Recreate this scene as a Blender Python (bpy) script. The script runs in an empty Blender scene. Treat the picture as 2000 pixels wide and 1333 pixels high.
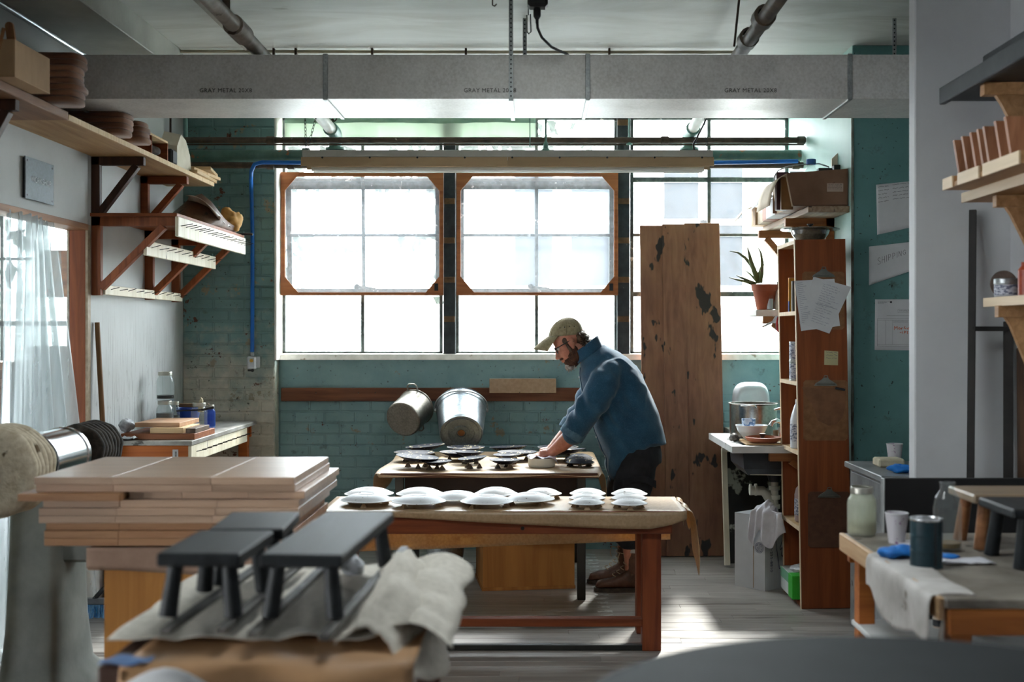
import bpy, math, random
from mathutils import Vector, Matrix, Euler, noise
random.seed(7)
S = bpy.context.scene
COL = S.collection
PI = math.pi
FPX, CX, CY, HC = 2400.0, 1046.0, 652.0, 1.48      # focal length and principal point in px of the 2000x1333 frame, eye height

# ------------------------------------------------------------------ camera, sky, exposure
cam = bpy.data.cameras.new('camera')
cam_o = bpy.data.objects.new('camera', cam); COL.objects.link(cam_o)
cam_o.location = (0, 0, HC); cam_o.rotation_euler = (PI / 2, 0, 0)
cam.sensor_width = 36; cam.lens = 43.2
cam.shift_x = -(CX - 1000) / 2000; cam.shift_y = -(666.5 - CY) / 2000
cam.clip_start = 0.05; cam.clip_end = 200
cam.dof.use_dof = True; cam.dof.focus_distance = 6.9; cam.dof.aperture_fstop = 2.5
S.camera = cam_o
world = bpy.data.worlds.new('World'); S.world = world; world.use_nodes = True
bg = world.node_tree.nodes['Background']
bg.inputs[0].default_value = (0.93, 0.97, 1.0, 1); bg.inputs[1].default_value = 11.0
S.view_settings.view_transform = 'Standard'; S.view_settings.look = 'None'
S.view_settings.exposure = 1.3; S.view_settings.gamma = 1.0; S.view_settings.use_curve_mapping = False
S.cycles.max_bounces = 10; S.cycles.diffuse_bounces = 6; S.cycles.transparent_max_bounces = 16
S.cycles.sample_clamp_indirect = 6.0; S.cycles.caustics_reflective = False; S.cycles.caustics_refractive = False
S.cycles.use_denoising = True

def portal(x0, x1, y, z0, z1, rot, sy=None, xc=None):
    l = bpy.data.lights.new('window_portal', 'AREA'); l.shape = 'RECTANGLE'; l.size = x1 - x0; l.size_y = sy or z1 - z0
    l.cycles.is_portal = True
    o = bpy.data.objects.new('window_portal', l); COL.objects.link(o)
    o.location = (xc if xc is not None else (x0 + x1) / 2, y, (z0 + z1) / 2); o.rotation_euler = rot
portal(-1.8, 1.8, 8.62, 1.33, 2.99, (-PI / 2, 0, 0))
portal(-5.4, -2.55, 8.62, 1.1, 2.9, (-PI / 2, 0, 0))
portal(-.35, .35, 3.4, 3.21, 3.21, (0, 0, 0), .8)     # roof light
portal(-1.9, 2.5, 0.3, 0.6, 1.7, (PI / 2, 0, PI / 2), None, -6.52)
sun = bpy.data.lights.new('sun', 'SUN'); sun.energy = 6; sun.angle = .12; sun.color = (1, .96, .9)
sun_o = bpy.data.objects.new('sun', sun); COL.objects.link(sun_o); sun_o.rotation_euler = Vector((-.20, -.72, -.66)).to_track_quat('-Z', 'Y').to_euler()

# ------------------------------------------------------------------ helpers: points, colours, materials
def P(x, y, Y): return Vector(((x - CX) / FPX * Y, Y, HC - (y - CY) / FPX * Y))
def PX(x, Y): return (x - CX) / FPX * Y
def PZ(y, Y): return HC - (y - CY) / FPX * Y
def lin(h):
    h = h.lstrip('#')
    def c(v): v /= 255; return v / 12.92 if v <= .04045 else ((v + .055) / 1.055) ** 2.4
    return (c(int(h[0:2], 16)), c(int(h[2:4], 16)), c(int(h[4:6], 16)), 1)
MATS = {}
def nodes(name):
    m = bpy.data.materials.new(name); m.use_nodes = True
    nt = m.node_tree
    return m, nt, nt.nodes['Principled BSDF'], nt.nodes['Material Output']
def N(nt, t, **kw):
    n = nt.nodes.new(t)
    for k, v in kw.items():
        if k.startswith('i_'):
            k = k[2:]; k = int(k) if k.isdigit() else k
            n.inputs[k].default_value = v
        else: setattr(n, k, v)
    return n
def coords(nt, scale=(1, 1, 1), rnd=True, world_space=False):
    if world_space:
        src = N(nt, 'ShaderNodeNewGeometry').outputs['Position']
    else:
        src = N(nt, 'ShaderNodeTexCoord').outputs['Object']
    if rnd:
        oi = N(nt, 'ShaderNodeObjectInfo')
        mul = N(nt, 'ShaderNodeMath', operation='MULTIPLY', i_1=37.0); nt.links.new(oi.outputs['Random'], mul.inputs[0])
        ad = N(nt, 'ShaderNodeVectorMath', operation='ADD'); nt.links.new(src, ad.inputs[0]); nt.links.new(mul.outputs[0], ad.inputs[1])
        src = ad.outputs[0]
    mp = N(nt, 'ShaderNodeMapping'); mp.inputs['Scale'].default_value = scale
    nt.links.new(src, mp.inputs['Vector'])
    return mp.outputs[0]
def ramp(nt, fac, stops):
    r = N(nt, 'ShaderNodeValToRGB')
    e = r.color_ramp.elements
    while len(e) < len(stops): e.new(.5)
    for k, (p, c) in enumerate(stops): e[k].position = p; e[k].color = c
    nt.links.new(fac, r.inputs[0])
    return r.outputs[0]
def noisef(nt, vec, scale, detail=5, rough=.6, dist=0.0):
    n = N(nt, 'ShaderNodeTexNoise'); n.inputs['Scale'].default_value = scale; n.inputs['Detail'].default_value = detail
    n.inputs['Roughness'].default_value = rough; n.inputs['Distortion'].default_value = dist
    nt.links.new(vec, n.inputs['Vector']); return n.outputs['Fac']
def mix(nt, fac, a, b, mode='MIX'):
    m = N(nt, 'ShaderNodeMix', data_type='RGBA', blend_type=mode)
    for s, v in ((0, fac), (6, a), (7, b)):
        if hasattr(v, 'is_linked') or hasattr(v, 'links'): nt.links.new(v, m.inputs[s])
        else: m.inputs[s].default_value = v
    return m.outputs[2]
W1, K0 = (1, 1, 1, 1), (0, 0, 0, 1)
def bump(nt, bsdf, fac, strength, dist=.01):
    b = N(nt, 'ShaderNodeBump'); b.inputs['Strength'].default_value = strength; b.inputs['Distance'].default_value = dist
    nt.links.new(fac, b.inputs['Height']); nt.links.new(b.outputs[0], bsdf.inputs['Normal'])
def mat(name, c1, c2=None, rough=.55, metal=0.0, scale=6, stretch=(1, 1, 1), bmp=0.0, dist=0.0, lo=.35, hi=.65, c3=None, thr=.68, s3=9,
        spec=.4, trans=0.0, coat=0.0, detail=5, rvar=0.0, val=0.12, sheen=0.0):
    """two-tone noise material; stretch makes grain, c3 above thr makes chips or stains, val varies brightness object by object"""
    if name in MATS: return MATS[name]
    m, nt, b, out = nodes(name)
    v = coords(nt, stretch)
    f = noisef(nt, v, scale, detail, .6, dist)
    c2 = c2 or c1
    col = ramp(nt, f, [(lo, lin(c1)), (hi, lin(c2))])
    if c3:
        f3 = noisef(nt, coords(nt, stretch), s3, 4, .65)
        col = mix(nt, ramp(nt, f3, [(thr, K0), (thr + .04, W1)]), col, lin(c3))
    if val:
        oi = N(nt, 'ShaderNodeObjectInfo')
        mr = N(nt, 'ShaderNodeMapRange', i_3=1 - val, i_4=1 + val); nt.links.new(oi.outputs['Random'], mr.inputs[0])
        hv = N(nt, 'ShaderNodeHueSaturation'); nt.links.new(mr.outputs[0], hv.inputs['Value']); nt.links.new(col, hv.inputs['Color']); col = hv.outputs[0]
    nt.links.new(col, b.inputs['Base Color'])
    if rvar:
        mr2 = N(nt, 'ShaderNodeMapRange', i_3=max(.02, rough - rvar), i_4=min(1, rough + rvar)); nt.links.new(f, mr2.inputs[0]); nt.links.new(mr2.outputs[0], b.inputs['Roughness'])
    else: b.inputs['Roughness'].default_value = rough
    b.inputs['Metallic'].default_value = metal; b.inputs['Specular IOR Level'].default_value = spec
    b.inputs['Transmission Weight'].default_value = trans; b.inputs['Coat Weight'].default_value = coat; b.inputs['Sheen Weight'].default_value = sheen
    if bmp: bump(nt, b, f, bmp)
    MATS[name] = m
    return m
def wood(name, c1, c2, axis='X', rough=.55, fine=28, c3=None, thr=.7, bmp=.08, val=.12, spec=.35):
    st = {'X': (.06, 1, 1), 'Y': (1, .06, 1), 'Z': (1, 1, .06)}[axis]
    return mat(name, c1, c2, rough=rough, scale=fine, stretch=st, bmp=bmp, dist=.6, lo=.3, hi=.7, c3=c3, thr=thr, s3=7, val=val, spec=spec)
def glass(name, tint=(1, 1, 1, 1), haze=.0, gloss=.06, hazecol=(.9, .93, .95, 1), rough=.02):
    """clear to hazy sheet or jar glass: transparent, a little mirror, some translucent dirt"""
    if name in MATS: return MATS[name]
    m, nt, b, out = nodes(name); nt.nodes.remove(b)
    t = N(nt, 'ShaderNodeBsdfTransparent'); t.inputs[0].default_value = tint
    g = N(nt, 'ShaderNodeBsdfGlossy'); g.inputs['Roughness'].default_value = rough
    fr = N(nt, 'ShaderNodeFresnel'); fr.inputs[0].default_value = 1.45
    bf = N(nt, 'ShaderNodeMath', operation='SUBTRACT', i_0=1.0); nt.links.new(N(nt, 'ShaderNodeNewGeometry').outputs['Backfacing'], bf.inputs[1])
    a0 = N(nt, 'ShaderNodeMath', operation='MULTIPLY', i_1=gloss * 10); nt.links.new(fr.outputs[0], a0.inputs[0])
    ad = N(nt, 'ShaderNodeMath', operation='MULTIPLY'); nt.links.new(a0.outputs[0], ad.inputs[0]); nt.links.new(bf.outputs[0], ad.inputs[1])
    mx = N(nt, 'ShaderNodeMixShader'); nt.links.new(ad.outputs[0], mx.inputs[0]); nt.links.new(t.outputs[0], mx.inputs[1]); nt.links.new(g.outputs[0], mx.inputs[2])
    sh = mx.outputs[0]
    if haze:
        tl = N(nt, 'ShaderNodeBsdfTranslucent'); tl.inputs[0].default_value = hazecol
        df = N(nt, 'ShaderNodeBsdfDiffuse'); df.inputs[0].default_value = hazecol
        m2 = N(nt, 'ShaderNodeMixShader'); m2.inputs[0].default_value = .4; nt.links.new(tl.outputs[0], m2.inputs[1]); nt.links.new(df.outputs[0], m2.inputs[2])
        f = noisef(nt, coords(nt, (1, 1, .3)), 9, 5, .65)
        mr = N(nt, 'ShaderNodeMapRange', i_3=haze * .5, i_4=min(1, haze * 1.5)); nt.links.new(f, mr.inputs[0])
        m3 = N(nt, 'ShaderNodeMixShader'); nt.links.new(mr.outputs[0], m3.inputs[0]); nt.links.new(sh, m3.inputs[1]); nt.links.new(m2.outputs[0], m3.inputs[2]); sh = m3.outputs[0]
    nt.links.new(sh, out.inputs[0]); MATS[name] = m
    return m

# ------------------------------------------------------------------ helpers: meshes
class MB:
    def __init__(s): s.v = []; s.f = []; s.sm = []
    def add(s, vs, fs, smooth=False):
        o = len(s.v); s.v += [Vector(p) for p in vs]
        for f in fs: s.f.append([i + o for i in f]); s.sm.append(smooth)
        return s
    def convex(s, vs, fs, smooth=False):
        c = sum((Vector(p) for p in vs), Vector()) / len(vs); out = []
        for f in fs:
            a, b, d = (Vector(vs[f[i]]) for i in (0, 1, 2)); n = (b - a).cross(d - a)
            mid = sum((Vector(vs[i]) for i in f), Vector()) / len(f)
            out.append(list(f) if n.dot(mid - c) >= 0 else list(reversed(f)))
        return s.add(vs, out, smooth)
    def obox(s, c, size, rot=None, ch=.002):
        h = [d / 2 for d in size]; ch = min(ch, min(h) * .45); c = Vector(c)
        R = rot if isinstance(rot, Matrix) else (Euler(rot).to_matrix() if rot else Matrix.Identity(3))
        vs = []; idx = {}
        for sx in (-1, 1):
            for sy in (-1, 1):
                for sz in (-1, 1):
                    sg = (sx, sy, sz)
                    if ch <= 0:
                        idx[sg] = len(vs); vs.append(c + R @ Vector([sg[i] * h[i] for i in range(3)])); continue
                    for a in range(3):
                        p = Vector([sg[i] * (h[i] if i == a else h[i] - ch) for i in range(3)])
                        idx[sg + (a,)] = len(vs); vs.append(c + R @ p)
        fs = []
        for a in range(3):
            b, d = (a + 1) % 3, (a + 2) % 3
            for sa in (-1, 1):
                q = []
                for sb, sd in ((-1, -1), (1, -1), (1, 1), (-1, 1)):
                    g = [0] * 3; g[a] = sa; g[b] = sb; g[d] = sd; q.append(idx[tuple(g) + ((a,) if ch > 0 else ())])
                fs.append(q)
                if ch > 0:
                    for sb in (-1, 1):
                        g1 = [0] * 3; g1[a] = sa; g1[b] = sb; g1[d] = -1; g2 = list(g1); g2[d] = 1
                        fs.append([idx[tuple(g1) + (a,)], idx[tuple(g2) + (a,)], idx[tuple(g2) + (b,)], idx[tuple(g1) + (b,)]])
        if ch > 0:
            for sx in (-1, 1):
                for sy in (-1, 1):
                    for sz in (-1, 1): fs.append([idx[(sx, sy, sz, a)] for a in range(3)])
        return s.convex(vs, fs)
    def box(s, x0, x1, y0, y1, z0, z1, ch=.002):
        return s.obox(((x0 + x1) / 2, (y0 + y1) / 2, (z0 + z1) / 2), (abs(x1 - x0), abs(y1 - y0), abs(z1 - z0)), None, ch)
    def bar(s, p0, p1, w, h, up=(0, 0, 1), ch=.002):
        p0, p1 = Vector(p0), Vector(p1); d = (p1 - p0); L = d.length; x = d.normalized(); u = Vector(up)
        y = u.cross(x)
        if y.length < 1e-5: y = Vector((0, 1, 0)).cross(x)
        y.normalize(); z = x.cross(y); R = Matrix((x, y, z)).transposed()
        return s.obox((p0 + p1) / 2, (L, w, h), R, ch)
    def tube(s, path, r, n=8, closed=False, smooth=True, cap=True):
        path = [Vector(p) for p in path]; m = len(path); rs = r if isinstance(r, (list, tuple)) else [r] * m
        vs = []; ref = None
        for i, p in enumerate(path):
            a = path[(i - 1) % m] if (closed or i > 0) else p; b = path[(i + 1) % m] if (closed or i < m - 1) else p
            t = (b - a).normalized()
            if ref is None:
                ref = Vector((0, 0, 1)) if abs(t.z) < .9 else Vector((1, 0, 0))
            u = (ref - t * ref.dot(t)).normalized(); ref = u; w = t.cross(u)
            vs += [p + (u * math.cos(2 * PI * k / n) + w * math.sin(2 * PI * k / n)) * rs[i] for k in range(n)]
        fs = []
        for i in range(m if closed else m - 1):
            j = (i + 1) % m
            fs += [[i * n + k, i * n + (k + 1) % n, j * n + (k + 1) % n, j * n + k] for k in range(n)]
        s.add(vs, fs, smooth)
        if cap and not closed: s.add(vs[:n], [list(range(n))[::-1]]); s.add(vs[-n:], [list(range(n))])
        return s
    def cyl(s, p0, p1, r0, r1=None, n=16, smooth=True, cap=True): return s.tube([p0, p1], [r0, r0 if r1 is None else r1], n, False, smooth, cap)
    def lathe(s, prof, origin=(0, 0, 0), n=24, axis=(0, 0, 1), smooth=True, sharp=35):
        o = Vector(origin); q = Vector((0, 0, 1)).rotation_difference(Vector(axis).normalized())
        rings = []
        for (r, z) in prof: rings.append([o + q @ Vector((r * math.cos(2 * PI * k / n), r * math.sin(2 * PI * k / n), z)) for k in range(n)])
        for i in range(len(prof) - 1):
            s.add(rings[i] + rings[i + 1], [[k, (k + 1) % n, n + (k + 1) % n, n + k] for k in range(n)], smooth)
        return s
    def prism(s, pts, ext):
        e = Vector(ext); n = len(pts); a = [Vector(p) for p in pts]; b = [p + e for p in a]
        nrm = sum(((a[i]).cross(a[(i + 1) % n]) for i in range(n)), Vector())
        flip = nrm.dot(e) < 0
        fs = [list(range(n))[::-1], list(range(n, 2 * n))] + [[i, (i + 1) % n, n + (i + 1) % n, n + i] for i in range(n)]
        if flip: fs = [f[::-1] for f in fs]
        return s.add(a + b, fs)
    def ell(s, c, r, nu=16, nv=10, M=None, smooth=True):
        c = Vector(c); vs = []; fs = []
        for j in range(1, nv):
            for i in range(nu):
                th = PI * j / nv; ph = 2 * PI * i / nu
                p = Vector((r[0] * math.sin(th) * math.cos(ph), r[1] * math.sin(th) * math.sin(ph), r[2] * math.cos(th)))
                vs.append(c + (M @ p if M else p))
        top, bot = Vector((0, 0, r[2])), Vector((0, 0, -r[2]))
        vs += [c + (M @ top if M else top), c + (M @ bot if M else bot)]; T, B = len(vs) - 2, len(vs) - 1
        for j in range(nv - 2):
            for i in range(nu): fs.append([j * nu + i, (j + 1) * nu + i, (j + 1) * nu + (i + 1) % nu, j * nu + (i + 1) % nu])
        for i in range(nu): fs.append([T, i, (i + 1) % nu]); fs.append([B, (nv - 2) * nu + (i + 1) % nu, (nv - 2) * nu + i])
        return s.add(vs, fs, smooth)
    def sheet(s, fn, nu, nv, th=.001, smooth=True):
        """fn(u,v)->point for u,v in 0..1; a thin closed sheet of thickness th"""
        g = [[Vector(fn(i / nu, j / nv)) for i in range(nu + 1)] for j in range(nv + 1)]
        vs = []; nr = []
        for j in range(nv + 1):
            for i in range(nu + 1):
                du = g[j][min(i + 1, nu)] - g[j][max(i - 1, 0)]; dv = g[min(j + 1, nv)][i] - g[max(j - 1, 0)][i]
                n = du.cross(dv); nr.append(n.normalized() if n.length > 1e-9 else Vector((0, 0, 1))); vs.append(g[j][i])
        W = nu + 1; K = len(vs); back = [p - n * th for p, n in zip(vs, nr)]
        fs = [[j * W + i, j * W + i + 1, (j + 1) * W + i + 1, (j + 1) * W + i] for j in range(nv) for i in range(nu)]
        fb = [[K + q for q in f[::-1]] for f in fs]
        edge = [i for i in range(nu)] + []
        rim = [i for i in range(W)] + [j * W + nu for j in range(1, nv + 1)] + [nv * W + i for i in range(nu - 1, -1, -1)] + [j * W for j in range(nv - 1, 0, -1)]
        fr = [[rim[(k + 1) % len(rim)], rim[k], K + rim[k], K + rim[(k + 1) % len(rim)]] for k in range(len(rim))]
        return s.add(vs + back, fs + fb + fr, smooth)
    def loft(s, rings, closed=True, caps=True, smooth=True):
        n = len(rings[0]); vs = [p for r in rings for p in r]; fs = []
        for i in range(len(rings) - 1):
            for k in range(n if closed else n - 1):
                k2 = (k + 1) % n; fs.append([i * n + k, i * n + k2, (i + 1) * n + k2, (i + 1) * n + k])
        if caps: fs += [list(range(n))[::-1], [(len(rings) - 1) * n + k for k in range(n)]]
        return s.add(vs, fs, smooth)
    def xf(s, M):
        s.v = [M @ p for p in s.v]; return s
    def rotz(s, deg, c):
        c = Vector(c); M = Matrix.Translation(c) @ Matrix.Rotation(math.radians(deg), 4, 'Z') @ Matrix.Translation(-c); return s.xf(M)
    def build(s, name, m, parent=None, loc=None):
        L = Vector(loc) if loc is not None else (Vector(parent['_o']) if parent is not None else Vector())
        me = bpy.data.meshes.new(name); me.from_pydata([p - L for p in s.v], [], s.f); me.update()
        me.polygons.foreach_set('use_smooth', s.sm)
        me.materials.append(m)
        o = bpy.data.objects.new(name, me); COL.objects.link(o)
        if parent is not None:
            o.parent = parent; o.location = L - Vector(parent['_o'])
        else: o.location = L
        o['_o'] = list(L)
        return o
def thing(name, label, cat, loc=(0, 0, 0), group=None):
    o = bpy.data.objects.new(name, None); COL.objects.link(o); o.location = loc; o.empty_display_size = .05
    o['_o'] = list(loc)
    return tag(o, label, cat, group)
def tag(o, label, cat, group=None, kind=None):
    if label: o['label'] = label
    if cat: o['category'] = cat
    if group: o['group'] = group
    if kind: o['kind'] = kind
    return o
def struct(o, label=None):
    o['kind'] = 'structure'
    if label: o['label'] = label
    return o
def single(mb, name, m, label, cat, loc=None, group=None):
    if loc is None:
        xs = [p.x for p in mb.v]; ys = [p.y for p in mb.v]; loc = ((min(xs) + max(xs)) / 2, (min(ys) + max(ys)) / 2, min(p.z for p in mb.v))
    return tag(mb.build(name, m, None, loc), label, cat, group)
def dup(root, loc, rot=None, scale=None, label=None, group=None):
    r = root.copy(); COL.objects.link(r); r.location = loc; r['_o'] = list(loc)
    if rot: r.rotation_euler = rot
    if scale: r.scale = scale if isinstance(scale, (tuple, list)) else (scale,) * 3
    if label: r['label'] = label
    if group: r['group'] = group
    for ch in list(root.children):
        c = ch.copy(); COL.objects.link(c); c.parent = r
        for g in list(ch.children):
            d = g.copy(); COL.objects.link(d); d.parent = c
    return r
def text_mesh(txt, name, m, parent, size, M, depth=.001, spacing=1.0):
    """lettering as a real mesh; M places it (x along the line, y up, z out of the surface)"""
    cu = bpy.data.curves.new(name, 'FONT'); cu.body = txt; cu.size = size; cu.extrude = depth; cu.space_character = spacing; cu.align_x = 'CENTER'; cu.align_y = 'CENTER'; cu.resolution_u = 3
    o = bpy.data.objects.new(name, cu); COL.objects.link(o)
    me = bpy.data.meshes.new_from_object(o.evaluated_get(bpy.context.evaluated_depsgraph_get()))
    bpy.data.objects.remove(o)
    me.transform(Matrix.Translation(-Vector(parent['_o'])) @ M); me.materials.clear(); me.materials.append(m)
    q = bpy.data.objects.new(name, me); COL.objects.link(q); q.parent = parent; q['_o'] = list(parent['_o'])
    return q
def frame_m(o, x, y):
    """matrix whose x and y axes are the given directions, at o"""
    x = Vector(x).normalized(); y = Vector(y); z = x.cross(y).normalized(); y = z.cross(x)
    M = Matrix((x, y, z)).transposed().to_4x4(); M.translation = Vector(o); return M
def strokes(mb, lines, M, w=.0012):
    """pen lines as thin flat ribbons on a sheet; lines are 2-D polylines in the sheet's own metres"""
    for ln in lines:
        for a, b in zip(ln, ln[1:]):
            a, b = Vector(a), Vector(b); d = b - a
            if d.length < 1e-6: continue
            n = Vector((-d.y, d.x)).normalized() * w / 2; e = d.normalized() * w * .4
            q = [a - n - e, b - n + e, b + n + e, a + n - e]
            mb.add([M @ Vector((p.x, p.y, .0006)) for p in q], [[0, 1, 2, 3]])
def scribble(x0, x1, y, h, rng):
    out = []; x = x0
    while x < x1 - h:
        L = rng.uniform(2, 6) * h; ln = []
        k = 0
        while k * h * .45 < L and x + k * h * .45 < x1:
            ln.append((x + k * h * .45, y + rng.uniform(-.5, .5) * h)); k += 1
        if len(ln) > 1: out.append(ln)
        x += L + h * .8
    return out
# ------------------------------------------------------------------ the room
def mat_teal(name, base1, base2, lower=None, zmid=1.5, chips=.66):
    m, nt, b, out = nodes(name)
    v = coords(nt, (1, 1, 1), False, True)
    f = noisef(nt, v, 3.2, 6, .62); col = ramp(nt, f, [(.32, lin(base1)), (.66, lin(base2))])
    if lower:
        sep = N(nt, 'ShaderNodeSeparateXYZ'); nt.links.new(v, sep.inputs[0])
        ad = N(nt, 'ShaderNodeMath', operation='ADD'); nt.links.new(sep.outputs[2], ad.inputs[0])
        nz = noisef(nt, v, 4.5, 5, .7); ms = N(nt, 'ShaderNodeMath', operation='MULTIPLY', i_1=1.3); nt.links.new(nz, ms.inputs[0]); nt.links.new(ms.outputs[0], ad.inputs[1])
        mr = N(nt, 'ShaderNodeMapRange', i_1=zmid + .35, i_2=zmid + .85, i_3=1.0, i_4=0.0); nt.links.new(ad.outputs[0], mr.inputs[0])
        f2 = noisef(nt, v, 7, 6, .7); low = ramp(nt, f2, [(.36, lin(lower[0])), (.6, lin(lower[1]))])
        col = mix(nt, mr.outputs[0], col, low)
    g = noisef(nt, v, 11, 6, .7); col = mix(nt, ramp(nt, g, [(.60, K0), (.70, (.55, .55, .55, 1))]), col, lin('#4c4f45'))
    c1 = noisef(nt, v, 5.3, 6, .72); col = mix(nt, ramp(nt, c1, [(chips, K0), (chips + .03, W1)]), col, lin('#8f8a76'))
    c2 = noisef(nt, coords(nt, (1.1, 1, 1.3), False, True), 6.7, 5, .7); col = mix(nt, ramp(nt, c2, [(chips + .035, K0), (chips + .055, W1)]), col, lin('#5b392c'))
    sp = noisef(nt, v, 42, 2, .5); col = mix(nt, ramp(nt, sp, [(.71, K0), (.73, (.8, .8, .8, 1))]), col, lin('#33332c'))
    nt.links.new(col, b.inputs['Base Color']); b.inputs['Roughness'].default_value = .62; b.inputs['Specular IOR Level'].default_value = .3
    bump(nt, b, g, .35, .006)
    return m
m_teal = mat_teal('teal_brick_paint', '#75969a', '#8cacae', None, 0, .625)
m_pier = mat_teal('weathered_brick_paint', '#5f7e7d', '#759695', ('#aaa798', '#c4c0b1'), 1.35, .60)
m_teal_flat = mat_teal('teal_wall_paint', '#5d8a88', '#6a9796', None, 0, .72)
m_teal_pale = mat('pale_teal_paint', '#8fb5ad', '#a6c6be', rough=.5, scale=2.2, stretch=(1, .5, .3), val=0, bmp=.05)
def mat_drywall():
    m, nt, b, out = nodes('white_drywall')
    v = coords(nt, (1, 1, 1), False, True)
    col = ramp(nt, noisef(nt, v, 1.6, 5), [(.3, lin('#a9abaa')), (.7, lin('#bbbdbc'))])
    sep = N(nt, 'ShaderNodeSeparateXYZ'); nt.links.new(v, sep.inputs[0])
    drip = noisef(nt, coords(nt, (1, 34, 2.2), False, True), 1.7, 5, .65)
    fl = noisef(nt, coords(nt, (1, 1, .35), False, True), 46, 3, .6)
    d1 = ramp(nt, drip, [(.52, K0), (.66, W1)])
    low = N(nt, 'ShaderNodeMapRange', i_1=1.75, i_2=.95, i_3=0.0, i_4=.75); nt.links.new(sep.outputs[2], low.inputs[0])
    yf = N(nt, 'ShaderNodeMapRange', i_1=6.4, i_2=6.9, i_3=0.0, i_4=1.0); nt.links.new(sep.outputs[1], yf.inputs[0])
    m1 = N(nt, 'ShaderNodeMath', operation='MULTIPLY'); nt.links.new(d1, m1.inputs[0]); nt.links.new(low.outputs[0], m1.inputs[1])
    m2 = N(nt, 'ShaderNodeMath', operation='MULTIPLY'); nt.links.new(m1.outputs[0], m2.inputs[0]); nt.links.new(yf.outputs[0], m2.inputs[1])
    col = mix(nt, m2.outputs[0], col, lin('#54504a'))
    m3 = N(nt, 'ShaderNodeMath', operation='MULTIPLY'); nt.links.new(ramp(nt, fl, [(.66, K0), (.72, W1)]), m3.inputs[0]); nt.links.new(low.outputs[0], m3.inputs[1])
    col = mix(nt, m3.outputs[0], col, lin('#6b655b'))
    nt.links.new(col, b.inputs['Base Color']); b.inputs['Roughness'].default_value = .6
    return m
m_dry = mat_drywall()
m_white = mat('white_wall_paint', '#b9bbbe', '#c4c6c8', rough=.6, scale=2, val=0)
m_ceil = mat('ceiling_paint', '#b6b8b1', '#d2d5d1', rough=.55, scale=1.5, stretch=(.7, 2.2, 1), dist=.8, lo=.35, hi=.6, val=0, c3='#a3a39a', thr=.66, s3=2.2)
m_floor = mat('worn_floor_wood', '#7b746c', '#aca7a1', rough=.42, scale=22, stretch=(.07, 1, 1), dist=.8, lo=.3, hi=.68, c3='#423b35', thr=.64, s3=7, bmp=.15, val=.10, spec=.5, rvar=.14)
m_floor_base = mat('floor_gap_dirt', '#3c3631', '#5a534c', rough=.7, scale=6, val=0)
m_sill = mat('flaking_white_paint', '#d8d5cc', '#efece6', rough=.6, scale=14, c3='#a08f78', thr=.64, s3=6, bmp=.2, val=0)
m_steel_d = mat('dark_steel_paint', '#20262a', '#343a3d', rough=.45, scale=18, c3='#9aa09c', thr=.70, s3=30, bmp=.1)
m_steel_g = mat('grey_sash_paint', '#3d4644', '#66706c', rough=.5, scale=25, c3='#c9ccc6', thr=.64, s3=18, bmp=.1)
m_pane = glass('window_glass', (.95, .97, .97, 1), .03, .05, (.92, .95, .98, 1))
m_pane_d = glass('dusty_window_glass', (.93, .95, .96, 1), .08, .04, (.9, .94, .98, 1))

fl = MB().box(-6.5, 3.2, -3.7, 8.6, -.15, -.006, 0).build('floor', m_floor_base); struct(fl, 'worn grey wooden plank floor of the workshop')
rng = random.Random(3)
Y = 4.3; row = 0; shared = {}
while Y < 8.42:
    x = -2.36 - rng.random() * .8; yw = .083
    while x < 2.0:
        L = rng.choice((.9, 1.2, 1.6, 2.0)); x0, x1 = max(x, -2.37), min(x + L, 2.0)
        if x1 - x0 > .05:
            key = (round(x1 - x0, 2), )
            if key not in shared:
                o = MB().box(-(x1 - x0) / 2 + .0006, (x1 - x0) / 2 - .0006, -yw / 2 + .0008, yw / 2 - .0008, -.02, 0, .0008).build('plank', m_floor); shared[key] = o.data
            else:
                o = bpy.data.objects.new('plank', shared[key]); COL.objects.link(o)
            o.parent = fl; o.location = ((x0 + x1) / 2, Y + yw / 2, rng.uniform(-.0012, .0004)); o['_o'] = list(o.location)
        x += L
    Y += yw; row += 1

def brick_wall(parent, m, x0, x1, y, z0, z1, rng, L=.2, H=.067, J=.01, prot=.007):
    """each brick its own child; three shared meshes, faces proud of the mortar by prot"""
    shapes = {}
    z = z0; k = 0
    while z + H <= z1 + .005:
        x = x0 - (L + J) / 2 * (k % 2)
        while x < x1:
            a, b = max(x, x0), min(x + L, x1)
            if b - a > .03:
                key = (round(b - a, 3), rng.randrange(2))
                if key not in shapes:
                    w = (b - a) / 2
                    o = MB().box(-w, w, 0, .03, 0, H, .004).build('brick', m); shapes[key] = o.data
                else:
                    o = bpy.data.objects.new('brick', shapes[key]); COL.objects.link(o)
                o.parent = parent; o.location = ((a + b) / 2, y - prot + rng.uniform(-.0025, .0025), z); o['_o'] = list(o.location)
            x += L + J
        z += H + J; k += 1
# recessed wall below and above the windows
w = MB().box(-1.78, 1.78, 8.43, 8.62, 0, 1.30, 0).box(-1.78, 1.78, 8.43, 8.62, 2.985, 3.07, 0).build('wall_back', m_teal); struct(w, 'teal painted brick wall under the big windows')
brick_wall(w, m_teal, -1.755, 1.745, 8.43, .18, 1.05, rng)
b = MB().box(-1.755, 1.745, 8.424, 8.432, 1.06, 1.30, .002).build('plaster_band', m_teal, w)
h = MB().box(-1.76, 1.745, 8.41, 8.5, 2.975, 3.07, .004).build('trim_3', m_sill); struct(h, 'white painted lintel above the windows')
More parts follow.
